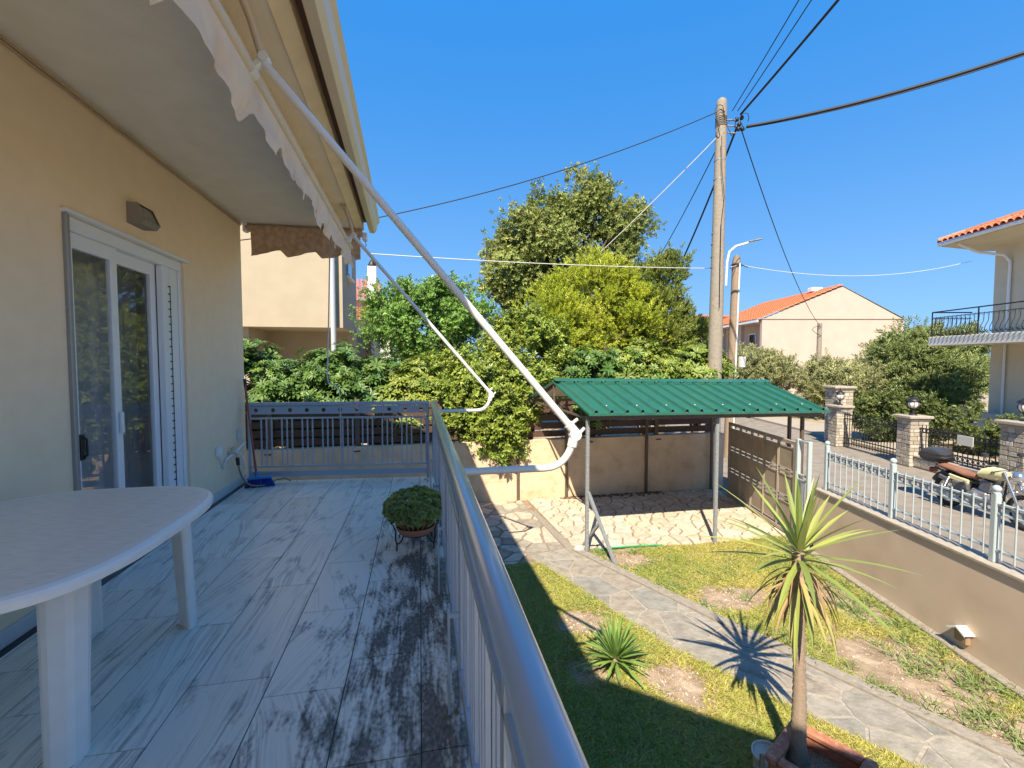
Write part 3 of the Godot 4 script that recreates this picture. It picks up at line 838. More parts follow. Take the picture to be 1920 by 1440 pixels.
# ---------------------------------------------------------------- balcony
const RX := 0.172
func back_z(x: float) -> float:                   # the far edge runs slightly askew
	return lerpf(-6.28, -6.08, (x - WX) / (0.19 - WX))
func build_balcony() -> void:
	# marble slabs: rows of width 0.35 with staggered joints
	var xs := [-2.15, -2.10, -1.745, -1.40, -1.06, -0.703, -0.352, -0.005, 0.205]
	var cuts := [[], [-5.3, -4.3, -3.4, -2.6, -1.6], [-5.6, -4.75, -3.84, -3.0, -2.26, -1.5], [-5.4, -4.6, -3.77, -2.85, -1.97, -1.2], [-5.2, -4.2, -3.26, -2.31, -1.6], [-5.65, -4.98, -4.3, -3.57, -2.88, -2.17, -1.4], [-5.2, -4.4, -3.73, -3.21, -2.37, -1.73, -1.1], [-5.5, -4.6, -3.9, -3.15, -2.43, -1.735, -1.1]]
	var W := 700; var H := 1560
	var X0 := -2.2; var X1 := 0.25; var Z0 := -6.4; var Z1 := -0.9
	var tiles: Array = []
	for c in range(1, xs.size() - 1):
		var zz: Array = cuts[c].duplicate()
		zz.push_front(-6.4); zz.append(-0.6)
		for k in zz.size() - 1: tiles.append([xs[c], xs[c + 1], zz[k], zz[k + 1]])
	var px := PackedByteArray(); px.resize(W * H * 3)
	var rg := PackedByteArray(); rg.resize(W * H)
	var rng := RandomNumberGenerator.new(); rng.seed = 77
	var nv := fnl(101, 1.0, 4); var nf := fnl(102, 1.0, 3); var ns := fnl(103, 3.2, 5); var nm := fnl(104, 1.0, 4)
	var slabs: Array = []
	for t: Array in tiles:
		var ang := rng.randf_range(-0.10, 0.10)
		var pick := rng.randf()
		if pick < 0.25: ang += rng.randf_range(0.25, 0.5) * (1 if rng.randf() < 0.5 else -1)
		var dens := rng.randf_range(0.10, 0.75); var tone := rng.randf_range(0.88, 1.06)
		var o := Vector2(rng.randf() * 50, rng.randf() * 50)
		var ca := cos(ang); var sa := sin(ang)
		var i0 := clampi(int((t[0] - X0) / (X1 - X0) * W), 0, W); var i1 := clampi(int((t[1] - X0) / (X1 - X0) * W) + 1, 0, W)
		var j0 := clampi(int((t[2] - Z0) / (Z1 - Z0) * H), 0, H); var j1 := clampi(int((t[3] - Z0) / (Z1 - Z0) * H) + 1, 0, H)
		for j in range(j0, j1):
			var z := Z0 + (Z1 - Z0) * (j + 0.5) / H
			for i in range(i0, i1):
				var x := X0 + (X1 - X0) * (i + 0.5) / W
				var u := x * ca - z * sa; var v := x * sa + z * ca
				var wob := nf.get_noise_2d(u * 2.0 + o.x, v * 0.9 + o.y) * 0.05
				var band := nv.get_noise_2d((u + wob) * 7.0 + o.x, v * 0.45 + o.y)
				var r1 := nf.get_noise_2d((u + wob) * 20.0 + o.y, v * 0.5 + o.x)
				var r2 := nv.get_noise_2d((u + wob) * 52.0 + o.y, v * 1.2 + o.x)
				var thin := clampf(1.0 - absf(r1) * 7.0, 0.0, 1.0) * clampf(band * 2.2 + dens - 0.2, 0.0, 1.0)
				var fine := clampf(r2 * 1.6 + band * 0.8 + dens * 0.5 - 0.25, 0.0, 1.0)
				var vein := clampf(thin * 0.75 + fine * 0.55, 0.0, 1.0)
				var g := (0.84 + band * 0.05) * tone * (1.0 - 0.47 * vein)
				# mould and dirt left by rain along the open edge
				var m := nm.get_noise_2d(x * 5.0 + 7.0, z * 1.9)
				var m2 := ns.get_noise_2d(x * 2.4, z * 1.0)
				var gr := nf.get_noise_2d(x * 46.0, z * 26.0)
				var st := nv.get_noise_2d(x * 30.0 + 3.0, z * 3.0)
				var edge := clampf((x + 0.60 + 0.30 * clampf((z + 3.8) / 2.2, 0.0, 1.0)) / 0.66, 0.0, 1.0) * clampf((z + 5.2) / 1.0, 0.15, 1.0)
				var dirt := clampf((edge * 1.15 + m * 0.9 + m2 * 0.6 + gr * 0.26 + st * 0.46 + vein * 0.25 - 0.62) * 1.5, 0.0, 1.0)
				dirt = dirt * (0.82 + 0.16 * gr)
				var scuff := clampf((m2 * 1.3 + m * 0.5 + fine * 0.35 + gr * 0.25 - 0.36) * 0.6, 0.0, 0.30)
				dirt = clampf(maxf(dirt, scuff), 0.0, 0.93)
				var k3 := (j * W + i) * 3
				var cr := lerpf(g * 0.985, 0.045, dirt); var cg := lerpf(g, 0.043, dirt); var cb := lerpf(g * 1.01, 0.040, dirt)
				px[k3] = int(pow(clampf(cr, 0, 1), 0.4545) * 255); px[k3 + 1] = int(pow(clampf(cg, 0, 1), 0.4545) * 255); px[k3 + 2] = int(pow(clampf(cb, 0, 1), 0.4545) * 255)
				rg[j * W + i] = int(clampf(0.30 + dirt * 0.6 + vein * 0.1, 0, 1) * 255)
	var mm := mat(lin(1.0, 0.96, 0.86), 1.0)
	mm.albedo_texture = ImageTexture.create_from_image(Image.create_from_data(W, H, false, Image.FORMAT_RGB8, px))
	mm.roughness_texture = ImageTexture.create_from_image(Image.create_from_data(W, H, false, Image.FORMAT_L8, rg))
	mm.roughness_texture_channel = BaseMaterial3D.TEXTURE_CHANNEL_RED
	# slab
	var mb := MB.new()
	mb.prism(PackedVector2Array([Vector2(WX, back_z(WX) - 0.02), Vector2(0.215, back_z(0.19) - 0.02), Vector2(0.215, 2.2), Vector2(WX, 2.2)]), FY - 0.22, FY - 0.006)
	var fl := setting("balcony_floor", mb, mat(lin(0.10, 0.095, 0.09), 0.95), "balcony floor of grey veined white marble slabs")
	mb = MB.new()
	mb.prism(PackedVector2Array([Vector2(WX, -6.1), Vector2(0.05, -5.95), Vector2(0.05, 2.2), Vector2(WX, 2.2)]), 0.0, FY - 0.22, false)
	part(fl, "plinth", mb, M.wall)
	for t: Array in tiles:
		mb = MB.new()
		var xa: float = t[0] + 0.0028; var xb: float = t[1] - 0.0028
		if t[0] < -2.09: xa = WX
		var za: float = t[2] + 0.0028; var zb: float = t[3] - 0.0028
		var ya := FY + rng.randf_range(-0.0008, 0.0008)
		var pa := Vector2(xa, maxf(za, back_z(xa))); var pb := Vector2(xb, maxf(za, back_z(xb)))
		var P := [Vector3(xa, ya, zb), Vector3(xb, ya, zb), Vector3(pb.x, ya, pb.y), Vector3(pa.x, ya, pa.y)]
		var UV: Array = []
		for p: Vector3 in P: UV.append(Vector2((p.x - X0) / (X1 - X0), (p.z - Z0) / (Z1 - Z0)))
		mb.quad(P[0], P[1], P[2], P[3], UV[0], UV[1], UV[2], UV[3])
		for k in 4:
			var a: Vector3 = P[k]; var b: Vector3 = P[(k + 1) % 4]
			mb.quad(Vector3(a.x, FY - 0.02, a.z), Vector3(b.x, FY - 0.02, b.z), b, a, UV[k], UV[(k + 1) % 4], UV[(k + 1) % 4], UV[k])
		part(fl, "marble_slab", mb, mm)
	mb = MB.new()
	mb.prism(PackedVector2Array([Vector2(WX, -0.598), Vector2(0.205, -0.598), Vector2(0.205, 2.2), Vector2(WX, 2.2)]), FY - 0.02, FY, false)
	part(fl, "rear_paving", mb, mat(lin(0.5, 0.5, 0.5), 0.5))

	# railings
	build_railing("balcony_railing", "grey blue metal railing running along the open side of the balcony", Vector3(RX, FY, 1.2), Vector3(RX, FY, back_z(RX) + 0.03), true)
	build_railing("end_railing", "grey blue metal railing with round holes across the far end of the balcony", Vector3(WX + 0.06, FY, back_z(WX) + 0.03), Vector3(RX - 0.05, FY, back_z(RX) + 0.03), false)

func holed_cell(hw: float, hh: float, hr: float) -> ArrayMesh:      # a piece of flat plate with a round hole
	var cell := MB.new()
	var seg := 16
	for sg: float in [-1.0, 1.0]:
		for k in seg:
			var a0 := TAU * k / seg; var a1 := TAU * (k + 1) / seg
			var f := func(an: float) -> Vector3:
				var c := cos(an); var s := sin(an)
				var m := minf(hw / maxf(absf(c), 1e-6), hh / maxf(absf(s), 1e-6))
				return Vector3(c * m, s * m, sg * 0.003)
			var i0 := Vector3(cos(a0) * hr, sin(a0) * hr, sg * 0.003); var i1 := Vector3(cos(a1) * hr, sin(a1) * hr, sg * 0.003)
			var corner := false
			var o0: Vector3 = f.call(a0); var o1: Vector3 = f.call(a1)
			if absf(absf(o0.x) - hw) > 1e-5 != (absf(absf(o1.x) - hw) > 1e-5): corner = true
			var oc := Vector3(signf(cos((a0 + a1) * 0.5)) * hw, signf(sin((a0 + a1) * 0.5)) * hh, sg * 0.003)
			if sg > 0:
				cell.quad(i0, o0, o1, i1)
				if corner: cell.tri(o0, oc, o1)
			else:
				cell.quad(i1, o1, o0, i0)
				if corner: cell.tri(o1, oc, o0)
	for k in seg:
		var a0 := TAU * k / seg; var a1 := TAU * (k + 1) / seg
		cell.quad(Vector3(cos(a1) * hr, sin(a1) * hr, -0.003), Vector3(cos(a0) * hr, sin(a0) * hr, -0.003), Vector3(cos(a0) * hr, sin(a0) * hr, 0.003), Vector3(cos(a1) * hr, sin(a1) * hr, 0.003))
	return cell.mesh()
func build_railing(called: String, label: String, a: Vector3, b: Vector3, side: bool) -> void:
	var r := thing(called, label, "railing", a)
	var L := a.distance_to(b)
	var u := (b - a).normalized()
	var n := u.cross(Vector3.UP)
	var bs := Basis(u, Vector3.UP, u.cross(Vector3.UP))
	var at := func(s: float, y: float, o := 0.0) -> Vector3: return a + u * s + Vector3(0, y, 0) + n * o
	var H := 1.0
	var mb := MB.new()
	if side:
		mb.tube([at.call(0, H - 0.03), at.call(L * 0.5, H - 0.03), at.call(L + 0.045, H - 0.03)], 0.039, 18)
	else:
		mb.cbox(at.call(L * 0.5, H - 0.02), Vector3(L, 0.045, 0.06), 0.012, bs)
	part(r, "handrail", mb, M.rail)
	# plate with round holes
	var pitch := 0.205
	var cnt := int(round(L / pitch)); pitch = L / cnt
	var cm := holed_cell(pitch * 0.5, 0.05, 0.026)
	for k in cnt:
		part(r, "holed_plate", cm, M.rail, Transform3D(bs, at.call((k + 0.5) * pitch, H - 0.098 if not side else H - 0.125)))
	# rails
	for q: Array in [["upper_rail", 0.80, 0.022, 0.03], ["lower_rail", 0.19, 0.022, 0.03], ["kick_plate", 0.095, 0.07, 0.012]]:
		mb = MB.new()
		mb.cbox(at.call(L * 0.5, q[1]), Vector3(L, q[2], q[3]), 0.003, bs)
		part(r, q[0], mb, M.rail)
	# bars in groups of three
	mb = MB.new(); mb.box(Vector3.ZERO, Vector3(0.015, 0.59, 0.015))
	var bar := mb.mesh()
	var g := 0.16
	while g < L:
		for k in 3:
			var s := g + k * 0.062
			if s < L - 0.01: part(r, "bar", bar, M.rail, Transform3D(bs, at.call(s, 0.495)))
		g += 0.247
	# posts
	mb = MB.new(); mb.cbox(Vector3.ZERO, Vector3(0.035, 0.96, 0.03), 0.004)
	var post := mb.mesh()
	mb = MB.new(); mb.cbox(Vector3.ZERO, Vector3(0.018, 0.96, 0.012), 0.003)
	var thin := mb.mesh()
	mb = MB.new(); mb.cbox(Vector3.ZERO, Vector3(0.02, 0.46, 0.012), 0.003); mb.cbox(Vector3(0, 0.2, 0.03), Vector3(0.02, 0.02, 0.06), 0.003)
	var foot := mb.mesh()
	var np := int(ceil(L / 1.15))
	for k in np + 1:
		var s := clampf(L * k / np, 0.02, L - 0.02)
		if side:
			part(r, "post", post, M.rail, Transform3D(bs, at.call(s, 0.48, 0.0)))
			part(r, "foot_bracket", foot, M.rail, Transform3D(bs, at.call(s, 0.232, -0.06)))
		elif k == 0 or k == np or k == 1:
			part(r, "post", thin if k == 1 else post, M.rail, Transform3D(bs, at.call(s, 0.48, -0.012 if k == 1 else 0.0)))

# ---------------------------------------------------------------- awnings
func valance(a: Vector3, b: Vector3, h: float, scallop: float, sd: int, sway: Vector3) -> MB:   # scalloped strip hanging from the line a-b
	var mb := MB.new()
	var L := a.distance_to(b)
	var n := int(L / 0.02)
	var nz := fnl(sd, 1.2, 3)
	var rows := 8
	var hang := func(i: int, r: int) -> Vector3:
		var s := L * i / n
		var ph := fposmod(s / scallop, 1.0)
		var cut := 0.0                                     # S-shaped wave: a slow rise, then a hooked step
		cut = 0.085 * (pow(ph, 0.7) if ph < 0.82 else (1.0 - (ph - 0.82) / 0.18) * 0.87) - 0.012 * sin(TAU * ph)
		var hh := h - cut
		var t := float(r) / rows
		var w := nz.get_noise_2d(s * 1.8, t * 0.5) * 0.07 * t + nz.get_noise_2d(s * 5.0, t * 0.8 + 9.0) * 0.015 * t
		return a.lerp(b, float(i) / n) - Vector3(0, hh * t, 0) + sway * w
	var id: Array = []
	for i in n + 1:
		var row := PackedInt32Array()
		for r in rows + 1:
			var p: Vector3 = hang.call(i, r)
			var du: Vector3 = hang.call(mini(i + 1, n), r) - hang.call(maxi(i - 1, 0), r)
			var dv: Vector3 = hang.call(i, mini(r + 1, rows)) - hang.call(i, maxi(r - 1, 0))
			row.append(mb.vert(p, dv.cross(du).normalized()))
		id.append(row)
	for i in n:
		for r in rows:
			mb.tri_i(id[i][r], id[i][r + 1], id[i + 1][r + 1]); mb.tri_i(id[i][r], id[i + 1][r + 1], id[i + 1][r])
	return mb
func build_awnings() -> void:
	var bx := -0.80; var by := 4.33
	var w := thing("folding_awning", "folded beige awning under the roof edge with two long white arms", "awning", Vector3(bx, by, -4.0))
	var za := -6.05; var zb := 0.6
	var mb := MB.new()
	mb.tube([Vector3(bx - 0.02, by, za), Vector3(bx + 0.03, by, zb)], 0.026, 12)
	part(w, "front_bar", mb, mat(lin(0.62, 0.54, 0.42), 0.5))
	part(w, "valance", valance(Vector3(bx - 0.02, by - 0.02, za), Vector3(bx + 0.03, by - 0.02, zb), 0.27, 0.36, 31, Vector3(-1, 0, 0)), M.canvas)
	# canvas sagging from the bar back to the roller under the soffit
	mb = MB.new()
	var n := 60
	var nz := fnl(33, 0.9, 3)
	var prof := func(t: float, k: int) -> Vector3:
		var z := za + (zb - za) * k / n
		var x := lerpf(bx - 0.0, bx - 0.16, t) + 0.03 * sin(PI * t)
		var y := by + 0.02 + 0.28 * t - 0.10 * sin(PI * t) + nz.get_noise_2d(z * 1.5, t) * 0.025 * sin(PI * t)
		return Vector3(x, y, z)
	for k in n:
		for j in 8:
			mb.quad(prof.call(j / 8.0, k), prof.call((j + 1) / 8.0, k), prof.call((j + 1) / 8.0, k + 1), prof.call(j / 8.0, k + 1))
	part(w, "canvas", mb, M.canvas_brown)
	mb = MB.new()
	mb.tube([Vector3(bx - 0.16, 4.60, za), Vector3(bx - 0.14, 4.60, zb)], 0.045, 12)
	part(w, "roller", mb, M.canvas)
	for q: Array in [[-2.52, 0.88, 2.50], [-5.68, 0.88, 2.51]]:
		var z: float = q[0]
		var top := Vector3(bx + 0.05, by + 0.06, z); var bot := Vector3(q[1], q[2], z)
		mb = MB.new(); mb.tube([top, bot], 0.021, 12)
		var arm := part(w, "arm", mb, M.white_paint)
		# clamp on the bar
		mb = MB.new()
		mb.tube([Vector3(bx + 0.002, by, z - 0.03), Vector3(bx + 0.002, by, z + 0.03)], 0.036, 12)
		mb.cbox(Vector3(bx + 0.04, by + 0.035, z), Vector3(0.09, 0.04, 0.035), 0.008, Basis(Vector3(0, 0, 1), 0.75))
		mb.tube([Vector3(bx + 0.07, by + 0.06, z - 0.03), Vector3(bx + 0.07, by + 0.06, z + 0.03)], 0.024, 12)
		part(arm, "clamp", mb, M.white_paint)
		# sleeve above, going up to the soffit bracket
		mb = MB.new()
		mb.tube([Vector3(bx + 0.06, by + 0.06, z), Vector3(bx + 0.03, by + 0.20, z + 0.06), Vector3(bx + 0.0, 4.64, z + 0.22)], 0.018, 10)
		mb.cbox(Vector3(bx + 0.0, 4.64, z + 0.22), Vector3(0.05, 0.05, 0.08), 0.006)
		part(arm, "bracket", mb, mat(lin(0.52, 0.42, 0.30), 0.6))
		# joint and pipe to the railing
		mb = MB.new()
		var d := (top - bot).normalized()
		mb.tube([bot - d * 0.01, bot + d * 0.06], 0.028, 12)
		mb.tube([bot + Vector3(0, -0.015, -0.028), bot + Vector3(0, -0.015, 0.028)], 0.034, 12)
		mb.tube([bot + d * 0.05 + Vector3(0.0, 0.0, 0), bot + d * 0.05 + Vector3(0.05, 0.035, 0)], 0.010, 8)
		mb.tube([bot + Vector3(0.02, -0.02, 0), bot + Vector3(0.06, 0.02, 0)], 0.010, 8)
		part(arm, "joint", mb, M.white_paint)
		mb = MB.new()
		var py: float = bot.y - 0.205
		var pts: Array = [Vector3(RX + 0.01, py, z), Vector3(0.45, py, z), Vector3(0.66, py, z)]
		pts.append_array(arc(Vector3(0.70, py, z), Vector3(0.83, py, z), bot + Vector3(-0.012, -0.06, 0), 8))
		pts.append(bot + Vector3(-0.004, -0.02, 0))
		mb.tube(pts, 0.021, 12)
		mb.tube([bot + Vector3(-0.016, -0.085, 0), bot + Vector3(-0.006, -0.04, 0)], 0.029, 12)
		part(arm, "pipe", mb, M.white_paint)
	# crank rod hanging from the far end
	mb = MB.new()
	mb.tube([Vector3(-1.02, 4.40, -5.82), Vector3(-1.05, 3.5, -5.82), Vector3(-1.08, 2.72, -5.82), Vector3(-1.07, 2.66, -5.82), Vector3(-0.98, 2.62, -5.82), Vector3(-0.945, 2.58, -5.82), Vector3(-0.945, 2.50, -5.82)], 0.008, 8)
	part(w, "crank_rod", mb, mat(lin(0.60, 0.60, 0.58), 0.4))

	var e := thing("end_awning", "rolled brown awning with wavy valance across the far end under the soffit", "awning", Vector3(-1.5, 4.5, -6.42))
	mb = MB.new()
	mb.tube([Vector3(-2.12, 4.60, -6.42), Vector3(-0.72, 4.60, -6.40)], 0.05, 14)
	part(e, "roller", mb, M.canvas_brown)
	mb = MB.new()
	mb.tube([Vector3(-2.15, 4.66, -6.42), Vector3(-0.70, 4.66, -6.42)], 0.013, 8)
	mb.cbox(Vector3(-2.13, 4.60, -6.42), Vector3(0.05, 0.11, 0.09), 0.008)
	mb.cbox(Vector3(-0.69, 4.56, -6.42), Vector3(0.06, 0.10, 0.09), 0.008)
	part(e, "holder", mb, M.white)
	part(e, "valance", valance(Vector3(-2.06, 4.58, -6.37), Vector3(-0.74, 4.58, -6.37), 0.34, 0.42, 35, Vector3(0, 0, 1)), M.canvas_brown)
	mb = MB.new()
	mb.tube([Vector3(-0.69, 4.51, -6.42), Vector3(-0.67, 4.45, -6.40), Vector3(-0.69, 4.41, -6.38), Vector3(-0.71, 4.45, -6.40)], 0.006, 6)
	part(e, "crank_ring", mb, M.grey_metal)

# ---------------------------------------------------------------- walls and fence at the back
func build_yard_walls() -> void:
	var w := thing("boundary_wall", "beige rough concrete wall along the back of the garden", "wall", Vector3(2.0, 0, -9.35))
	var mb := MB.new()
	# wall body cast in lifts, each set back by a hair
	var ys := [0.0, 0.42, 0.86, 1.30]
	for k in 3:
		var x := -6.0
		var rng := RandomNumberGenerator.new(); rng.seed = 90 + k
		while x < 6.85:
			var x2 := minf(x + rng.randf_range(1.5, 2.4), 6.85)
			mb = MB.new()
			var s := rng.randf() * 0.003
			var top: float = ys[k + 1] + (0.02 * (x2 + 6.0) / 6.0 - 0.06 if k == 2 else -0.001)
			mb.cbox(Vector3((x + x2) * 0.5, (ys[k] + top) * 0.5, -9.40 + s * 0.5), Vector3(x2 - x - 0.001, top - ys[k], 0.2 + s), 0.0025)
			part(w, "concrete_panel", mb, M.concrete_wall)
			x = x2
	mb = MB.new()
	mb.span(Vector3(-6.0, 0, -9.49), Vector3(6.85, 1.22, -9.32))
	part(w, "core", mb, M.grout)
	# dark soil along its foot
	mb = MB.new()
	var rr := RandomNumberGenerator.new(); rr.seed = 8
	for k in 260:
		var c := Vector3(rr.randf_range(2.9, 5.3), 0.015, -9.29 + absf(rr.randfn()) * 0.11)
		var s := rr.randf_range(0.012, 0.04)
		mb.ball(c, Vector3(s * 1.3, s * 0.7, s), 6)
	var so := solo("soil_ridge", "dark earth and litter heaped along the foot of the wall", "soil", mb, mat(lin(0.12, 0.075, 0.05), 1.0))
	so.set_meta("kind", "stuff")
	# slatted fence above
	var f := thing("slat_fence", "dark brown horizontal slat fence on top of the beige wall", "fence", Vector3(2.0, 1.25, -9.42))
	mb = MB.new(); mb.cbox(Vector3.ZERO, Vector3(1.59, 0.135, 0.022), 0.004)
	var sl := mb.mesh()
	mb = MB.new(); mb.cbox(Vector3.ZERO, Vector3(0.09, 0.98, 0.05), 0.005)
	var po := mb.mesh()
	mb = MB.new(); mb.cbox(Vector3.ZERO, Vector3(0.12, 0.025, 0.03), 0.004)
	var br := mb.mesh()
	for k in 8:
		var x := -6.0 + k * 1.6
		var top := 1.24 + 0.02 * (x + 6.0) / 6.0
		var rng := RandomNumberGenerator.new(); rng.seed = 200 + k
		for j in 5:
			part(f, "slat", sl, M.slat, Transform3D(Basis(Vector3(0, 0, 1), rng.randf_range(-0.004, 0.004)), Vector3(x + 0.8, top + 0.115 + j * 0.172, -9.44)))
		var p := part(f, "post", po, M.rust, Transform3D(Basis.IDENTITY, Vector3(x, top + 0.44, -9.395)))
		part(p, "base_plate", br, M.rust, Transform3D(Basis.IDENTITY, Vector3(x, top - 0.08, -9.285)))

# ---------------------------------------------------------------- carport
func build_carport() -> void:
	var c := thing("carport", "open carport with ribbed green metal roof on thin steel posts", "carport", Vector3(4.4, 0, -7.7))
	var xl := 2.34; var xr := 6.62
	var F := [Vector3(xl + 0.07, 2.16, -6.27), Vector3(xr - 0.06, 2.12, -6.27)]
	var R := [Vector3(xl - 0.05, 2.575, -7.75), Vector3(xr, 2.52, -7.75)]
	var B := [Vector3(xl - 0.12, 2.22, -9.12), Vector3(xr, 2.18, -9.12)]
	var ribs := 17
	for sidei in 2:
		var lo: Array = F if sidei == 0 else B
		var mb := MB.new()
		var f := func(s: float, t: float, up: float) -> Vector3:
			var a: Vector3 = (lo[0] as Vector3).lerp(lo[1], s); var b: Vector3 = (R[0] as Vector3).lerp(R[1], s)
			return a.lerp(b, t) + Vector3(0, up, 0)
		for k in ribs:
			var s0 := float(k) / ribs
			var prof := [[0.0, 0.0], [0.33, 0.0], [0.385, 0.046], [0.515, 0.046], [0.57, 0.0], [1.0, 0.0]]
			for j in prof.size() - 1:
				var sa: float = s0 + prof[j][0] / ribs; var sb: float = s0 + prof[j + 1][0] / ribs
				var ua: float = prof[j][1]; var ub: float = prof[j + 1][1]
				if sidei == 0:
					mb.quad(f.call(sa, 0.0, ua), f.call(sb, 0.0, ub), f.call(sb, 1.0, ub), f.call(sa, 1.0, ua))
				else:
					mb.quad(f.call(sb, 0.0, ub), f.call(sa, 0.0, ua), f.call(sa, 1.0, ua), f.call(sb, 1.0, ub))
		var sh := part(c, "roof_sheet", mb, M.green_roof)
		mb = MB.new()
		mb.quad(f.call(0.003, 0.004, -0.012), f.call(0.003, 0.99, -0.012), f.call(0.997, 0.99, -0.012), f.call(0.997, 0.004, -0.012))
		part(sh, "lining", mb, M.roof_under)
		# edge strip and screws
		mb = MB.new()
		mb.quad(f.call(0, 0, -0.035), f.call(1, 0, -0.035), f.call(1, 0, 0.0), f.call(0, 0, 0.0))
		for e: float in [0.0, 1.0]:
			mb.quad(f.call(e, 0, -0.03), f.call(e, 0, 0.0), f.call(e, 1, 0.0), f.call(e, 1, -0.03))
		part(sh, "edge_trim", mb, M.green_roof)
		mb = MB.new()
		for k in ribs:
			for t: float in [0.12, 0.9]:
				if (k + int(t * 10)) % 2 == 0: mb.ball(f.call((k + 0.45) / ribs, t, 0.049), Vector3(0.013, 0.007, 0.013), 6)
		part(sh, "screws", mb, M.white)
	# ridge cap with turned-down tabs between the ribs
	var cap := MB.new()
	for s: float in [-1.0, 1.0]:
		var lo: Array = F if s > 0 else B
		var d0: Vector3 = ((lo[0] as Vector3) - R[0]).normalized() * 0.17; var d1: Vector3 = ((lo[1] as Vector3) - R[1]).normalized() * 0.17
		var upv := Vector3(0, 0.055, 0)
		if s > 0: cap.quad(R[0] + d0 + upv, R[1] + d1 + upv, R[1] + upv, R[0] + upv)
		else: cap.quad(R[1] + d1 + upv, R[0] + d0 + upv, R[0] + upv, R[1] + upv)
		for k in ribs:
			var sa := (k + 0.62) / ribs; var sb := (k + 1.28) / ribs
			if sb > 1.0: continue
			var pa: Vector3 = (R[0] + d0).lerp(R[1] + d1, sa); var pb: Vector3 = (R[0] + d0).lerp(R[1] + d1, sb)
			if s > 0: cap.quad(pa + Vector3(0, 0.004, 0), pb + Vector3(0, 0.004, 0), pb + upv, pa + upv)
			else: cap.quad(pb + Vector3(0, 0.004, 0), pa + Vector3(0, 0.004, 0), pa + upv, pb + upv)
	part(c, "ridge_cap", cap, M.green_roof)
	# steel frame
	var beam := func(called: String, a: Vector3, b: Vector3, w: float, hh: float, m: Material) -> void:
		var d := (b - a).normalized()
		var sd := d.cross(Vector3.UP if absf(d.y) < 0.98 else Vector3.RIGHT).normalized()
		var mb := MB.new()
		mb.cbox((a + b) * 0.5, Vector3(a.distance_to(b), hh, w), 0.003, Basis(d, sd.cross(d), sd))
		part(c, called, mb, m)
	beam.call("front_beam", Vector3(xl + 0.1, 2.085, -6.40), Vector3(xr - 0.1, 2.055, -6.40), 0.05, 0.07, M.rust)
	beam.call("rear_beam", Vector3(xl - 0.1, 2.13, -9.15), Vector3(xr, 2.11, -9.15), 0.05, 0.06, M.rust)
	beam.call("ridge_beam", R[0] + Vector3(0.05, -0.06, 0), R[1] + Vector3(-0.05, -0.06, 0), 0.04, 0.06, M.rust)
	for s: float in [0.02, 0.33, 0.66, 0.97]:
		beam.call("rafter", (F[0] as Vector3).lerp(F[1], s) + Vector3(0, -0.06, -0.1), (R[0] as Vector3).lerp(R[1], s) + Vector3(0, -0.05, 0.02), 0.035, 0.05, M.rust)
		beam.call("rafter", (B[0] as Vector3).lerp(B[1], s) + Vector3(0, -0.06, 0.05), (R[0] as Vector3).lerp(R[1], s) + Vector3(0, -0.05, -0.02), 0.035, 0.05, M.rust)
		beam.call("tie", (F[0] as Vector3).lerp(F[1], s) + Vector3(0, -0.10, -0.1), (B[0] as Vector3).lerp(B[1], s) + Vector3(0, -0.12, 0.05), 0.03, 0.035, M.rust)
	beam.call("gable_post", Vector3(2.32, 2.1, -7.75), Vector3(2.32, 2.5, -7.75), 0.035, 0.035, M.rust)
	var posts := [[Vector3(2.475, 0, -6.50), M.galv, 2.1], [Vector3(4.61, 0, -6.43), M.galv, 2.08], [Vector3(2.0, 0.0, -9.27), M.rust, 1.3], [Vector3(3.05, 0.0, -9.25), M.rust, 2.12], [Vector3(4.9, 0.0, -9.25), M.rust, 2.12], [Vector3(6.48, 0.0, -9.22), M.rust, 2.12], [Vector3(6.30, 0.0, -6.55), M.rust, 2.05], [Vector3(6.42, 0.0, -6.95), M.rust, 2.05]]
	for p: Array in posts:
		var mb := MB.new()
		mb.cbox(p[0] + Vector3(0, p[2] * 0.5, 0), Vector3(0.05, p[2], 0.05), 0.004)
		part(c, "post", mb, p[1])
	beam.call("brace", Vector3(2.48, 0.95, -6.47), Vector3(2.735, 0.0, -6.03), 0.045, 0.045, M.galv)
	beam.call("brace", Vector3(2.49, 0.02, -6.72), Vector3(2.59, 0.52, -6.30), 0.04, 0.04, M.galv)

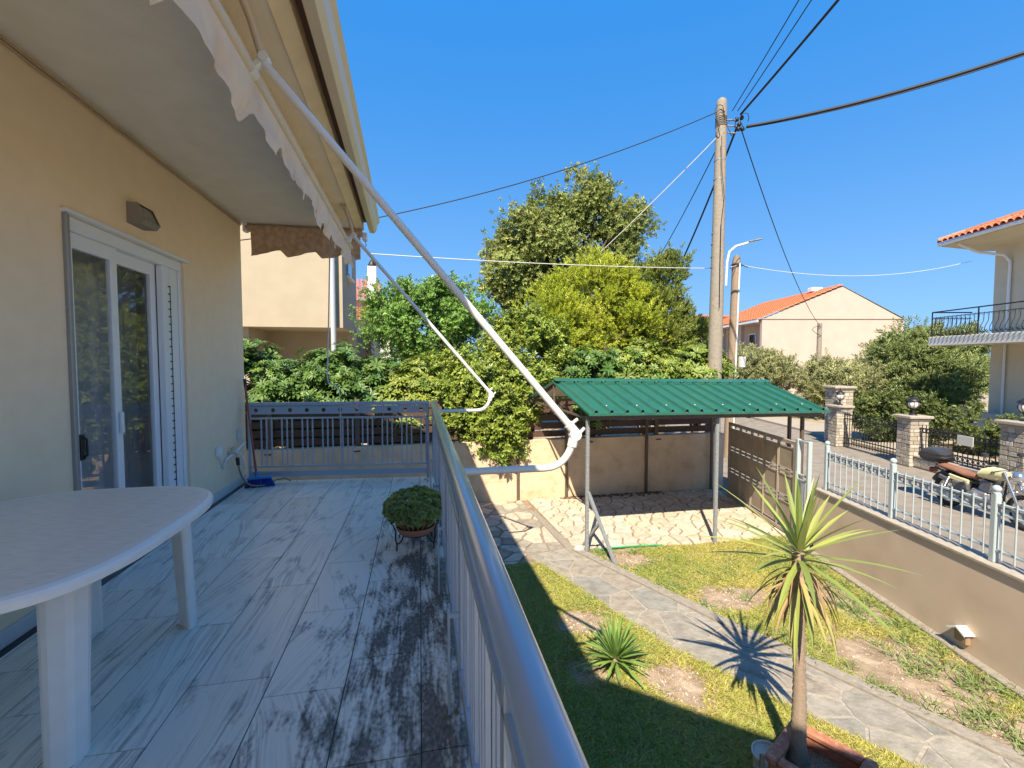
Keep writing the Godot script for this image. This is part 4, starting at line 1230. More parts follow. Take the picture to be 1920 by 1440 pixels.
# ---------------------------------------------------------------- gate, street wall and fence
func build_gate_and_fence() -> void:
	var BL := Basis(LU, Vector3.UP, LU.cross(Vector3.UP))       # x along the boundary, z towards the garden or street
	var bx := func(mb: MB, t0: float, t1: float, y0: float, y1: float, th: float, out := 0.0, bev := 0.004) -> void:
		mb.cbox(onL((t0 + t1) * 0.5, (y0 + y1) * 0.5, out), Vector3(absf(t1 - t0), y1 - y0, th), bev, BL)
	var g := thing("driveway_gate", "taupe metal sliding gate of framed panels with slots at the end of the driveway", "gate", onL(-1.8))
	var t0 := -3.0; var t1 := -0.52
	var mb := MB.new()
	bx.call(mb, t0, t1, 1.56, 1.62, 0.05); bx.call(mb, t0, t1, 0.04, 0.10, 0.05)
	bx.call(mb, t0, t0 + 0.05, 0.101, 1.559, 0.05); bx.call(mb, t1 - 0.05, t1, 0.101, 1.559, 0.05)
	part(g, "frame", mb, M.gate)
	var cols := 5
	var cw := (t1 - t0 - 0.10) / cols
	for k in cols:
		var a := t0 + 0.05 + k * cw; var b := a + cw
		if k > 0:
			mb = MB.new(); bx.call(mb, a - 0.015, a + 0.015, 0.10, 1.56, 0.045)
			part(g, "upright", mb, M.gate)
		for r: Array in [[0.13, 0.56], [0.66, 1.02], [1.12, 1.50]]:
			mb = MB.new()
			bx.call(mb, a + 0.016, b - 0.016, r[0], r[1], 0.012)
			var p := part(g, "panel", mb, M.gate)
			mb = MB.new()
			for q: Array in [[a + 0.02, b - 0.02, r[0], r[0] + 0.018], [a + 0.02, b - 0.02, r[1] - 0.018, r[1]], [a + 0.018, a + 0.036, r[0] + 0.019, r[1] - 0.019], [b - 0.036, b - 0.018, r[0] + 0.019, r[1] - 0.019]]:
				bx.call(mb, q[0], q[1], q[2], q[3], 0.03, 0.0, 0.003)
			part(p, "panel_frame", mb, M.gate)
		for y: float in [0.60, 1.06]:                       # bar between the rows, slots above and below
			mb = MB.new(); bx.call(mb, a + 0.016, b - 0.016, y - 0.012, y + 0.032, 0.025)
			part(g, "slot_bar", mb, M.gate)
		mb = MB.new()
		for y: float in [0.57, 0.632, 1.03, 1.092, 1.52]: bx.call(mb, (a + b) * 0.5 - 0.02, (a + b) * 0.5 + 0.02, y, y + 0.018 if y < 1.5 else y + 0.03, 0.02, 0.0, 0.002)
		part(g, "slot_divider", mb, M.gate)
	# posts at the near end of the gate
	var gp := thing("gate_frame", "pale grey gate frame with two uprights beside the sliding gate", "gate post", onL(-0.4))
	for q: Array in [[-0.50, 0.06], [-0.20, 0.05]]:
		mb = MB.new(); bx.call(mb, q[0], q[0] + q[1], 0.0, 1.68, 0.06)
		part(gp, "upright", mb, M.fence)
	for y: float in [0.12, 1.02, 1.10, 1.64]:
		mb = MB.new(); bx.call(mb, -0.44, -0.20, y, y + 0.03, 0.03)
		part(gp, "crossbar", mb, M.fence)
	mb = MB.new()
	bx.call(mb, -0.36, -0.29, 0.15, 1.02, 0.02)
	part(gp, "infill", mb, M.fence)
	# retaining wall with coping
	var w := thing("street_wall", "low taupe rendered wall carrying the street fence", "wall", onL(1.5))
	mb = MB.new(); bx.call(mb, -0.02, 7.0, -0.05, 0.975, 0.18, 0.09, 0.004)
	part(w, "wall", mb, M.brown_wall)
	mb = MB.new(); bx.call(mb, -0.03, 7.0, 0.976, 1.01, 0.22, 0.09, 0.006)
	part(w, "coping", mb, M.coping)
	mb = MB.new(); bx.call(mb, -0.02, 7.0, -0.02, 0.05, 0.10, -0.05, 0.01)
	part(w, "footing", mb, M.kerb)
	# fence panels between posts with ball tops
	var f := thing("street_fence", "pale blue grey railing with ball topped posts on the street wall", "fence", onL(1.5, 1.01, 0.09))
	var pm := MB.new(); pm.cbox(Vector3(0, 0.33, 0), Vector3(0.055, 0.66, 0.055), 0.006)
	var bm := MB.new(); bm.ball(Vector3(0, 0.70, 0), Vector3(0.036, 0.036, 0.036), 14); bm.lathe(Vector3(0, 0.655, 0), [Vector2(0.03, 0), Vector2(0.03, 0.012), Vector2(0.016, 0.02)], 12)
	var brm := MB.new(); brm.tube([Vector3(0, 0.045, 0), Vector3(0, 0.60, 0)], 0.0075, 8)
	var post := pm.mesh(); var ballm := bm.mesh(); var bar := brm.mesh()
	var ts := [0.10, 1.33, 2.56, 3.79, 5.02]
	for k in ts.size():
		var tr := Transform3D(BL, onL(ts[k], 1.01, 0.09))
		var p := part(f, "post", post, M.fence, tr)
		part(p, "ball_top", ballm, M.fence, tr)
		if k == ts.size() - 1: break
		var a: float = ts[k] + 0.028; var b: float = ts[k + 1] - 0.028
		for y: float in [0.11, 0.46, 0.55]:
			mb = MB.new(); bx.call(mb, a, b, 1.01 + y, 1.01 + y + 0.022, 0.03, 0.09, 0.003)
			part(f, "rail", mb, M.fence)
		var hp := (b - a) / 16.0
		var hc := holed_cell(hp * 0.5, 0.033, 0.020)
		for j in 16: part(f, "holed_plate", hc, M.plate, Transform3D(BL, onL(a + hp * (j + 0.5), 1.516, 0.09)))
		for j in 10:
			part(f, "bar", bar, M.fence, Transform3D(BL, onL(lerpf(a, b, (j + 0.5) / 10.0), 1.01, 0.075)))
	# white hooded vent at the foot of the wall
	var v := thing("wall_vent", "small white hooded lamp low on the taupe street wall", "wall fitting", onL(2.42, 0.2))
	mb = MB.new()
	var o := onL(2.42, 0.30, -0.0)
	var nrm := Vector3(-0.972, 0, -0.234)
	for s: float in [-1.0, 1.0]:
		mb.quad(o, o + nrm * 0.10 + Vector3(0, 0.0, 0), o + nrm * 0.10 + LU * s * 0.10 + Vector3(0, -0.055, 0), o + LU * s * 0.10 + Vector3(0, -0.055, 0))
		mb.quad(o + nrm * 0.10 + Vector3(0, -0.02, 0), o + nrm * 0.10, o + nrm * 0.10 + LU * s * 0.10 + Vector3(0, -0.055, 0), o + nrm * 0.10 + LU * s * 0.10 + Vector3(0, -0.075, 0))
	part(v, "hood", mb, M.white)
	mb = MB.new()
	mb.cbox(o + nrm * 0.03 + Vector3(0, -0.11, 0), Vector3(0.14, 0.12, 0.05), 0.01, BL)
	part(v, "body", mb, mat(lin(0.30, 0.20, 0.13), 0.7))

# ---------------------------------------------------------------- houses
func tiled_slope(a: Vector3, b: Vector3, c: Vector3, d: Vector3, pitch: float, rows: int) -> MB:   # a-b eave, d-c ridge: half-round tile courses
	var mb := MB.new()
	var n := int(a.distance_to(b) / pitch)
	var up := (b - a).cross(d - a).normalized()
	if up.y < 0: up = -up
	var seg := 4
	for k in n:
		for r in rows:
			var t0 := float(r) / rows; var t1 := float(r + 1) / rows
			for j in seg:
				var s0 := (k + float(j) / seg) / n; var s1 := (k + float(j + 1) / seg) / n
				var h0 := absf(sin(PI * float(j) / seg)) * pitch * 0.42; var h1 := absf(sin(PI * float(j + 1) / seg)) * pitch * 0.42
				var lift := up * pitch * 0.18
				var p0 := a.lerp(b, s0).lerp(d.lerp(c, s0), t0) + up * h0 + lift; var p1 := a.lerp(b, s1).lerp(d.lerp(c, s1), t0) + up * h1 + lift
				var p2 := a.lerp(b, s1).lerp(d.lerp(c, s1), t1) + up * h1; var p3 := a.lerp(b, s0).lerp(d.lerp(c, s0), t1) + up * h0
				mb.quad(p0, p1, p2, p3)
	return mb
func build_neighbours() -> void:
	# cream house with a projecting upper floor, behind the hedge at left
	var h := thing("cream_house", "cream house with projecting upper storey behind the hedge at left", "house", Vector3(-5.0, 0, -16.5))
	var mb := MB.new()
	mb.span(Vector3(-13.0, 4.05, -19.4), Vector3(-2.45, 10.0, -16.0))
	part(h, "upper_storey", mb, M.cream)
	mb = MB.new()
	mb.span(Vector3(-13.0, 0, -24.0), Vector3(-5.4, 4.05, -16.3))
	mb.span(Vector3(-5.4, 0, -24.0), Vector3(-2.4, 4.05, -18.2))
	mb.span(Vector3(-2.4, 0, -24.0), Vector3(-1.9, 4.05, -19.4))
	part(h, "lower_wall", mb, M.cream)
	mb = MB.new()
	mb.cbox(Vector3(-2.435, 6.9, -17.4), Vector3(0.06, 1.9, 1.0), 0.01)
	var win := part(h, "window", mb, M.grey_metal)
	mb = MB.new(); mb.box(Vector3(-2.40, 6.9, -17.4), Vector3(0.012, 1.75, 0.84)); part(win, "pane", mb, M.dark_glass)
	mb = MB.new(); mb.cbox(Vector3(-2.38, 5.88, -17.4), Vector3(0.14, 0.07, 1.2), 0.01); part(win, "sill", mb, M.white)
	mb = MB.new(); mb.tube([Vector3(-2.72, 10.0, -15.85), Vector3(-2.72, 2.0, -15.85)], 0.085, 14)
	part(h, "downpipe", mb, mat(lin(0.42, 0.46, 0.50), 0.5))
	mb = MB.new()
	for k in 12: mb.cbox(Vector3(-1.95 + 0.03 * (k % 2), 3.0 + k * 0.19, -19.2 - k * 0.02), Vector3(0.5, 0.04, 0.06), 0.005, Basis(Vector3(0, 0, 1), -0.9))
	part(h, "louvre", mb, M.rust)
	# white house with chimney
	h = thing("white_house", "white house with red tiled roof and slim white chimney beyond the cream house", "house", Vector3(-3.5, 0, -28))
	mb = MB.new(); mb.span(Vector3(-9.0, 0, -33.0), Vector3(-2.2, 6.5, -27.6)); mb.span(Vector3(-8, 0, -27.6), Vector3(-1.4, 5.3, -26.6))
	part(h, "wall", mb, M.white)
	part(h, "roof", tiled_slope(Vector3(-9.3, 6.4, -27.2), Vector3(-1.9, 6.4, -27.2), Vector3(-2.4, 8.0, -30.0), Vector3(-9.3, 8.0, -30.0), 0.24, 9), M.roof_red)
	part(h, "lower_roof", tiled_slope(Vector3(-8.3, 5.2, -25.9), Vector3(-1.7, 5.2, -25.9), Vector3(-1.9, 6.0, -27.5), Vector3(-8.3, 6.0, -27.5), 0.24, 6), M.roof_red)
	mb = MB.new(); mb.cbox(Vector3(-2.55, 7.35, -27.2), Vector3(0.48, 1.9, 0.48), 0.02)
	var ch := part(h, "chimney", mb, M.white)
	mb = MB.new(); mb.lathe(Vector3(-2.55, 8.3, -27.2), [Vector2(0.2, 0), Vector2(0.24, 0.08), Vector2(0.16, 0.26), Vector2(0.04, 0.44), Vector2(0.0, 0.58)], 12)
	part(ch, "cowl", mb, M.black)
	# pink house with gable, far across
	h = thing("pink_house", "pale pink two storey house with gable end and orange tiled roof", "house", Vector3(30, 0, -31))
	var T := Transform3D(Basis(Vector3(0.98, 0, 0.198), Vector3.UP, Vector3(-0.198, 0, 0.98)), Vector3(26.35, 0, -31.5))
	mb = MB.new(); mb.xf = T
	var w := 11.1; var e := 6.35; var rx := 6.15; var rh := 8.85; var dp := -11.0
	mb.quad(Vector3(0, 0, 0), Vector3(w, 0, 0), Vector3(w, e, 0), Vector3(0, e, 0))
	mb.tri(Vector3(0, e, 0), Vector3(w, e - 0.1, 0), Vector3(rx, rh, 0))
	mb.quad(Vector3(w, 0, 0), Vector3(w, 0, dp), Vector3(w, e, dp), Vector3(w, e, 0))
	mb.quad(Vector3(1.6, 0, dp), Vector3(1.6, 0, -0.3), Vector3(1.6, e, -0.3), Vector3(1.6, e, dp))
	mb.quad(Vector3(0, 0, -0.3), Vector3(0, 0, 0), Vector3(0, e, 0), Vector3(0, e, -0.3))
	mb.quad(Vector3(1.6, 0, -0.3), Vector3(0, 0, -0.3), Vector3(0, e, -0.3), Vector3(1.6, e, -0.3))
	mb.quad(Vector3(w, 0, dp), Vector3(0, 0, dp), Vector3(0, e, dp), Vector3(w, e, dp))
	mb.box(Vector3(0.9, 3.0, dp * 0.5), Vector3(1.8, 0.2, 10.0))
	mb.box(Vector3(0.8, e - 0.15, dp * 0.5), Vector3(1.7, 0.25, 10.4))
	part(h, "wall", mb, M.pink)
	mb = MB.new(); mb.xf = T; mb.box(Vector3(w * 0.5, e - 0.02, 0.03), Vector3(w, 0.07, 0.05))
	part(h, "string_course", mb, mat(lin(0.42, 0.32, 0.26), 0.8))
	var rf := tiled_slope(T * Vector3(-0.45, e - 0.12, dp), T * Vector3(-0.45, e - 0.12, 0.12), T * Vector3(rx, rh + 0.08, 0.12), T * Vector3(rx, rh + 0.08, dp), 0.27, 16)
	var rp := part(h, "roof", rf, M.roof_red)
	mb = MB.new(); mb.xf = T
	mb.quad(Vector3(rx, rh + 0.06, 0.05), Vector3(w + 0.2, e - 0.1, 0.05), Vector3(w + 0.2, e - 0.1, dp), Vector3(rx, rh + 0.06, dp))
	mb.box(Vector3(-0.42, e - 0.2, dp * 0.5), Vector3(0.12, 0.16, 11.2))
	part(rp, "fascia", mb, M.white)
	mb = MB.new(); mb.xf = T; mb.cbox(Vector3(rx - 0.5, rh + 0.1, -2.4), Vector3(0.9, 0.35, 0.6), 0.03)
	part(rp, "chimney", mb, M.white)
	for z: float in [-1.7, -4.4, -7.2]:
		mb = MB.new(); mb.xf = T; mb.box(Vector3(1.58, 4.3, z), Vector3(0.06, 2.3, 1.2))
		var wn := part(h, "window", mb, M.alu)
		mb = MB.new(); mb.xf = T; mb.box(Vector3(1.54, 4.3, z), Vector3(0.02, 2.1, 1.0)); part(wn, "pane", mb, M.dark_glass)
	mb = MB.new(); mb.xf = T
	for k in 50: mb.box(Vector3(0.05, 3.55, -0.4 - k * 0.2), Vector3(0.025, 0.9, 0.025))
	mb.box(Vector3(0.05, 4.02, -5.3), Vector3(0.05, 0.05, 10.0))
	part(h, "balcony_railing", mb, M.grey_metal)
	for z: float in [-3.6, -7.0]:
		mb = MB.new(); mb.xf = T; mb.box(Vector3(0.22, 4.6, z), Vector3(0.3, 3.0, 0.3))
		part(h, "pillar", mb, M.pink)
	# pale annex with small roof beyond it
	h = thing("far_house", "small pale house with dark red eaves behind the wooden pole", "house", Vector3(27, 0, -48))
	mb = MB.new(); mb.span(Vector3(26.0, 0, -56), Vector3(38.0, 8.1, -48)); mb.span(Vector3(22.0, 0, -56.0), Vector3(26, 5.2, -49))
	part(h, "wall", mb, M.house_wall)
	mb = MB.new(); mb.cbox(Vector3(32.0, 8.2, -51.6), Vector3(13.2, 0.25, 8.8), 0.05); mb.cbox(Vector3(24.0, 5.3, -52), Vector3(5.2, 0.25, 7.6), 0.05)
	part(h, "roof", mb, M.roof_red)

	# two storey house on the right, across the street
	h = thing("balcony_house", "cream two storey house with tiled eaves and wrought iron balcony across the street", "house", Vector3(20.8, 0, -13.2))
	var ex := Vector3(-0.24, 0, 0.97); var nz := Vector3(-0.97, 0, -0.24)
	T = Transform3D(Basis(ex, Vector3.UP, nz), Vector3(20.84, 0, -13.23))       # x along the street towards us, z out to the street
	mb = MB.new(); mb.xf = T
	mb.span(Vector3(0, 0, -9), Vector3(9.0, 7.3, 0.0))
	part(h, "wall", mb, M.house_wall)
	mb = MB.new(); mb.xf = T; mb.cbox(Vector3(4.1, 3.72, 0.78), Vector3(9.8, 0.34, 1.62), 0.01)
	part(h, "balcony_slab", mb, mat(lin(0.66, 0.63, 0.56), 0.9))
	# eaves: sloping soffit, gutter, tiles
	mb = MB.new(); mb.xf = T
	mb.quad(Vector3(-0.5, 7.30, 1.5), Vector3(-0.5, 7.12, 0), Vector3(9, 7.12, 0), Vector3(9, 7.30, 1.5))
	mb.quad(Vector3(-0.5, 7.30, 1.5), Vector3(-0.5, 7.42, 1.5), Vector3(-0.5, 7.42, -9), Vector3(-0.5, 7.12, -9))
	mb.quad(Vector3(-0.5, 7.12, 0), Vector3(-0.5, 7.12, -9), Vector3(0.05, 7.12, -9), Vector3(0.05, 7.12, 0))
	part(h, "soffit", mb, M.house_wall)
	mb = MB.new(); mb.xf = T
	mb.tube([Vector3(-0.55, 7.38, 1.54), Vector3(9, 7.38, 1.54)], 0.075, 10)
	mb.tube([Vector3(-0.5, 7.38, 1.5), Vector3(-0.5, 7.38, -9)], 0.07, 10)
	part(h, "gutter", mb, M.alu)
	var rfn := MB.new(); rfn.xf = T
	rfn.quad(Vector3(-0.5, 7.42, 1.55), Vector3(9, 7.42, 1.55), Vector3(9, 9.3, -3.5), Vector3(4.0, 9.3, -3.5))
	rfn.tri(Vector3(-0.5, 7.42, -9), Vector3(-0.5, 7.42, 1.55), Vector3(4.0, 9.3, -3.5))
	var roof := part(h, "roof", rfn, M.roof_red)
	# single barrel tiles over the visible corner
	var tl := MB.new()
	for j in 6:
		var a0 := PI * j / 6; var a1 := PI * (j + 1) / 6
		var q0 := Vector3(cos(a0), sin(a0), 0); var q1 := Vector3(cos(a1), sin(a1), 0)
		tl.quad(q0 * 0.105, q1 * 0.105, q1 * 0.088 + Vector3(0, 0, -0.44), q0 * 0.088 + Vector3(0, 0, -0.44))
	for j in 6:
		var a0 := PI * j / 6; var a1 := PI * (j + 1) / 6
		tl.quad(Vector3(cos(a0), sin(a0), 0) * 0.085, Vector3(cos(a1), sin(a1), 0) * 0.085, Vector3(cos(a1), sin(a1), 0) * 0.105, Vector3(cos(a0), sin(a0), 0) * 0.105)
	var tile := tl.mesh()
	var rng := RandomNumberGenerator.new(); rng.seed = 12
	var slope := atan2(1.88, 5.05)
	for r in 8:
		for k in 24:
			var x := -0.45 + k * 0.235
			if x < -0.5 + r * 0.36 * 0.86: continue                 # hip line
			var b := T.basis * Basis(Vector3.RIGHT, slope) * Basis(Vector3.UP, rng.randf_range(-0.04, 0.04))
			part(roof, "roof_tile", tile, M.tile_red[rng.randi() % 4], Transform3D(b, T * Vector3(x, 7.44 + r * 0.36 * sin(slope) + rng.randf() * 0.015, 1.62 - r * 0.36 * cos(slope))))
	for k in 10:                                                    # hip tiles
		var p := Vector3(-0.5, 7.5, 1.6).lerp(Vector3(4.0, 9.38, -3.45), k * 0.055)
		part(roof, "hip_tile", tile, M.tile_red[rng.randi() % 4], Transform3D((T.basis * Basis.looking_at(Vector3(4.5, 1.9, -5.05), Vector3.UP)).scaled(Vector3.ONE * 1.2), T * p))
	# rain pipe
	mb = MB.new(); mb.xf = T
	mb.tube([Vector3(0.0, 7.28, 1.35), Vector3(0.15, 6.95, 0.8), Vector3(0.45, 6.75, 0.12), Vector3(0.6, 6.5, 0.06), Vector3(0.6, 3.9, 0.06)], 0.05, 8)
	mb.tube([Vector3(0.55, 3.55, 0.05), Vector3(0.55, 0.2, 0.05)], 0.04, 8)
	part(h, "rain_pipe", mb, M.alu)
	mb = MB.new(); mb.xf = T
	mb.box(Vector3(2.35, 2.4, 0.02), Vector3(1.3, 1.35, 0.06))
	var ww := part(h, "window", mb, mat(lin(0.06, 0.025, 0.018), 0.5))
	mb = MB.new(); mb.xf = T
	mb.cbox(Vector3(2.35, 1.70, 0.05), Vector3(1.5, 0.06, 0.16), 0.01)
	part(ww, "sill", mb, M.coping)
	mb = MB.new(); mb.xf = T
	mb.cbox(Vector3(2.0, 0.9, 0.14), Vector3(0.7, 0.7, 0.28), 0.02)
	part(h, "meter_box", mb, M.white_paint)
	# bellied balcony bars
	mb = MB.new(); mb.xf = T
	mb.tube([Vector3(-0.75, 4.84, 1.52), Vector3(9, 4.84, 1.52)], 0.025, 6)
	mb.tube([Vector3(-0.75, 4.84, 1.52), Vector3(-0.75, 4.84, 0.05)], 0.025, 6)
	for y: float in [3.98, 4.62]:
		mb.tube([Vector3(-0.75, y, 1.52), Vector3(9, y, 1.52)], 0.012, 5)
		mb.tube([Vector3(-0.75, y, 1.52), Vector3(-0.75, y, 0.05)], 0.012, 5)
	var br := part(h, "balcony_railing", mb, M.iron)
	var bm := MB.new()
	bm.tube([Vector3(0, 0.72, 0), Vector3(0, 0.62, 0.02), Vector3(0, 0.42, 0.03), Vector3(0, 0.22, 0.13), Vector3(0, 0.10, 0.15), Vector3(0, 0.02, 0.08), Vector3(0, 0.0, 0.0)], 0.011, 5)
	bm.tube([Vector3(0.05, 0.66, 0.0), Vector3(0.09, 0.70, 0.0), Vector3(0.12, 0.66, 0.0), Vector3(0.09, 0.62, 0)], 0.010, 4)
	bm.tube([Vector3(0.05, 0.08, 0.0), Vector3(0.09, 0.12, 0.0), Vector3(0.12, 0.08, 0.0), Vector3(0.09, 0.04, 0)], 0.010, 4)
	var bar := bm.mesh()
	for k in 28: part(br, "bar", bar, M.iron, Transform3D(T.basis, T * Vector3(-0.72 + k * 0.17, 3.93, 1.52)))
	for k in 9: part(br, "bar", bar, M.iron, Transform3D(T.basis * Basis(Vector3.UP, -PI / 2), T * Vector3(-0.75, 3.93, 0.1 + k * 0.16)))
	for x: float in [-0.75, 1.1, 3.0]:
		mb = MB.new(); mb.xf = T; mb.box(Vector3(x, 4.36, 1.52), Vector3(0.03, 0.94, 0.03)); part(br, "post", mb, M.iron)
	# side stair wall
	mb = MB.new(); mb.xf = T
	mb.quad(Vector3(-2.6, 0, 0.9), Vector3(0.2, 0, 0.9), Vector3(0.2, 1.35, 0.9), Vector3(-2.6, 0.1, 0.9))
	mb.quad(Vector3(-2.6, 0.1, 0.9), Vector3(0.2, 1.35, 0.9), Vector3(0.2, 1.35, 0.6), Vector3(-2.6, 0.1, 0.6))
	mb.box(Vector3(1.0, 0.55, 0.75), Vector3(1.8, 1.1, 0.4))
	part(h, "stair_wall", mb, mat(lin(0.42, 0.42, 0.41), 0.9))

# ---------------------------------------------------------------- trees and shrubs
func build_trees() -> void:
	var broad := sprig(1, 9, 0.62, 0.34)
	var broad2 := sprig(2, 10, 0.5, 0.26)
	var fine := sprig(3, 14, 0.30, 0.09, 0.6)
	var thuja := sprig(4, 14, 0.34, 0.10, 0.45)
	var hand := palmate(5, 8, Color(1, 1, 1))
	var hand_y := palmate(6, 8, Color(2.6, 2.1, 0.9))
	var G := func(r: float, g: float, b: float) -> Color: return Color(r, g, b)
	# tall tree in the middle
	tree("tall_tree", "tallest olive green leafy tree rising behind the hedge", 11, Vector3(5.7, 0, -16.6), 4.0, 0.22,
		[[Vector3(5.4, 7.0, -16.6), Vector3(1.7, 1.5, 1.6), 44], [Vector3(5.9, 8.95, -16.5), Vector3(1.0, 0.85, 0.9), 20], [Vector3(4.6, 8.3, -16.5), Vector3(0.8, 0.6, 0.8), 12], [Vector3(7.5, 8.0, -16.3), Vector3(0.9, 0.8, 0.9), 17], [Vector3(3.7, 7.3, -16.3), Vector3(0.9, 0.75, 0.9), 17], [Vector3(3.0, 6.0, -16.3), Vector3(0.85, 0.9, 0.9), 18], [Vector3(7.4, 6.5, -16.2), Vector3(0.95, 0.8, 0.9), 17], [Vector3(4.4, 4.9, -16.4), Vector3(1.6, 1.0, 1.3), 26], [Vector3(6.8, 5.0, -16.3), Vector3(1.4, 1.0, 1.2), 22]],
		{"mesh": broad2, "size": 0.23, "clump": 0.46, "per": 84, "cols": [G.call(0.175, 0.235, 0.055), G.call(0.255, 0.32, 0.085), G.call(0.42, 0.43, 0.15)], "shell": 0.55, "up": 0.1, "flush": 0.3}, M.leaf_soft, 5)
	# light green tree at left
	tree("pale_tree", "fresh green round tree between the cream house and the hedge", 12, Vector3(0.2, 0, -13.9), 2.4, 0.12,
		[[Vector3(0.2, 3.95, -13.8), Vector3(1.45, 1.25, 1.3), 60], [Vector3(1.1, 4.4, -13.6), Vector3(0.85, 0.9, 0.8), 22], [Vector3(-0.75, 4.3, -13.8), Vector3(0.8, 0.85, 0.8), 20]],
		{"mesh": broad2, "size": 0.18, "clump": 0.38, "per": 66, "cols": [G.call(0.145, 0.275, 0.0508), G.call(0.203, 0.362, 0.0725), G.call(0.304, 0.478, 0.109)], "shell": 0.5, "up": 0.15}, M.leaf, 5)
	# yellow green mass in front of the tall tree
	tree("yellow_green_tree", "bright yellow green bushy tree in front of the tallest tree", 13, Vector3(5.0, 0, -12.9), 2.2, 0.12,
		[[Vector3(4.9, 4.3, -12.7), Vector3(1.5, 1.55, 1.2), 60], [Vector3(3.5, 3.7, -12.3), Vector3(1.3, 1.1, 1.1), 44], [Vector3(6.1, 3.9, -12.6), Vector3(1.0, 1.3, 1.0), 30], [Vector3(5.3, 5.3, -12.8), Vector3(0.8, 0.6, 0.7), 14]],
		{"mesh": thuja, "size": 0.27, "clump": 0.34, "per": 52, "cols": [G.call(0.304, 0.392, 0.0377), G.call(0.435, 0.5, 0.0464), G.call(0.623, 0.623, 0.087)], "shell": 0.5, "up": 0.5}, M.leaf, 6)
	# darker conifer at its right
	tree("conifer_tree", "dark green conifer with pointed top right of the yellow green tree", 14, Vector3(7.3, 0, -13.0), 2.2, 0.12,
		[[Vector3(7.2, 3.8, -13.0), Vector3(1.05, 1.5, 0.95), 54], [Vector3(7.05, 5.1, -13.0), Vector3(0.62, 0.85, 0.55), 22], [Vector3(7.65, 5.75, -12.95), Vector3(0.20, 0.6, 0.2), 7], [Vector3(8.3, 3.55, -13.0), Vector3(0.55, 0.95, 0.6), 22]],
		{"mesh": thuja, "size": 0.28, "clump": 0.26, "per": 46, "cols": [G.call(0.16, 0.225, 0.0464), G.call(0.232, 0.29, 0.058), G.call(0.362, 0.392, 0.087)], "shell": 0.45, "up": 0.6}, M.leaf, 6)
	# hedge shrubs along the fence, from the left
	var hl := {"mesh": hand, "size": 0.115, "clump": 0.20, "per": 22, "cols": [G.call(0.060, 0.145, 0.03), G.call(0.10, 0.20, 0.042), G.call(0.20, 0.30, 0.06)], "shell": 0.4, "up": 0.7, "flush": 0.25}
	var hy := {"mesh": hand_y, "size": 0.115, "clump": 0.20, "per": 22, "cols": [G.call(0.11, 0.20, 0.035), G.call(0.19, 0.27, 0.045), G.call(0.36, 0.37, 0.065)], "shell": 0.4, "up": 0.7, "flush": 0.45}
	var bl := {"mesh": broad, "size": 0.135, "clump": 0.21, "per": 34, "cols": [G.call(0.189, 0.275, 0.0435), G.call(0.275, 0.37, 0.0551), G.call(0.45, 0.493, 0.087)], "shell": 0.5, "up": 0.5, "flush": 0.35}
	var fence_group := "shrubs along the back fence"
	tree("hedge_shrub", "dark glossy shrub nearest the house corner behind the railing", 21, Vector3(-3.3, 0, -10.2), 1.0, 0.05, [[Vector3(-3.4, 2.2, -10.2), Vector3(1.0, 1.15, 0.65), 120]], hl, M.leaf, 9, fence_group)
	tree("hedge_shrub", "dark green shrub under the grey downpipe of the cream house", 22, Vector3(-1.6, 0, -10.2), 1.0, 0.05, [[Vector3(-1.7, 2.1, -10.2), Vector3(1.0, 1.02, 0.65), 120]], hl, M.leaf, 9, fence_group)
	tree("hedge_shrub", "dark shrub filling the hedge between the house corner and the grey downpipe", 31, Vector3(-2.5, 0, -10.35), 1.0, 0.05, [[Vector3(-2.5, 2.1, -10.3), Vector3(0.8, 1.02, 0.6), 90]], hl, M.leaf, 9, fence_group)
	tree("hedge_shrub", "dark green shrub right of the hanging crank rod behind the end railing", 32, Vector3(-0.85, 0, -10.3), 1.0, 0.05, [[Vector3(-0.85, 2.0, -10.3), Vector3(0.7, 0.98, 0.6), 80]], hl, M.leaf, 9, fence_group)
	tree("hedge_shrub", "leafy shrub under the fresh green round tree", 33, Vector3(0.6, 0, -10.4), 1.0, 0.05, [[Vector3(0.6, 2.1, -10.4), Vector3(0.75, 0.95, 0.6), 84]], bl, M.leaf, 9, fence_group)
	tree("hedge_shrub", "yellow tipped shrub behind the right part of the end railing", 23, Vector3(-0.1, 0, -10.1), 0.9, 0.05, [[Vector3(-0.1, 2.0, -10.1), Vector3(0.95, 0.9, 0.6), 110]], hy, M.leaf, 9, fence_group)
	tree("hedge_shrub", "mid green shrub spilling over the wall below the shorter awning arm", 24, Vector3(1.3, 0, -10.0), 0.9, 0.05, [[Vector3(1.2, 2.1, -9.9), Vector3(0.95, 1.0, 0.75), 130], [Vector3(1.55, 1.75, -9.38), Vector3(0.65, 0.45, 0.28), 36], [Vector3(1.75, 1.25, -9.22), Vector3(0.22, 0.28, 0.10), 7]], bl, M.leaf, 9, fence_group)
	tree("hedge_shrub", "tall light green shrub behind the long awning arm", 25, Vector3(2.6, 0, -10.6), 1.2, 0.06, [[Vector3(2.5, 2.9, -10.5), Vector3(1.15, 1.1, 0.8), 120], [Vector3(2.3, 2.15, -9.75), Vector3(0.7, 0.65, 0.4), 40]], bl, M.leaf, 9, fence_group)
	tree("hedge_shrub", "deep green broad leaved shrub above the left part of the carport", 26, Vector3(4.1, 0, -10.5), 1.1, 0.06, [[Vector3(4.0, 2.55, -10.4), Vector3(0.95, 0.75, 0.7), 100]], hl, M.leaf, 9, fence_group)
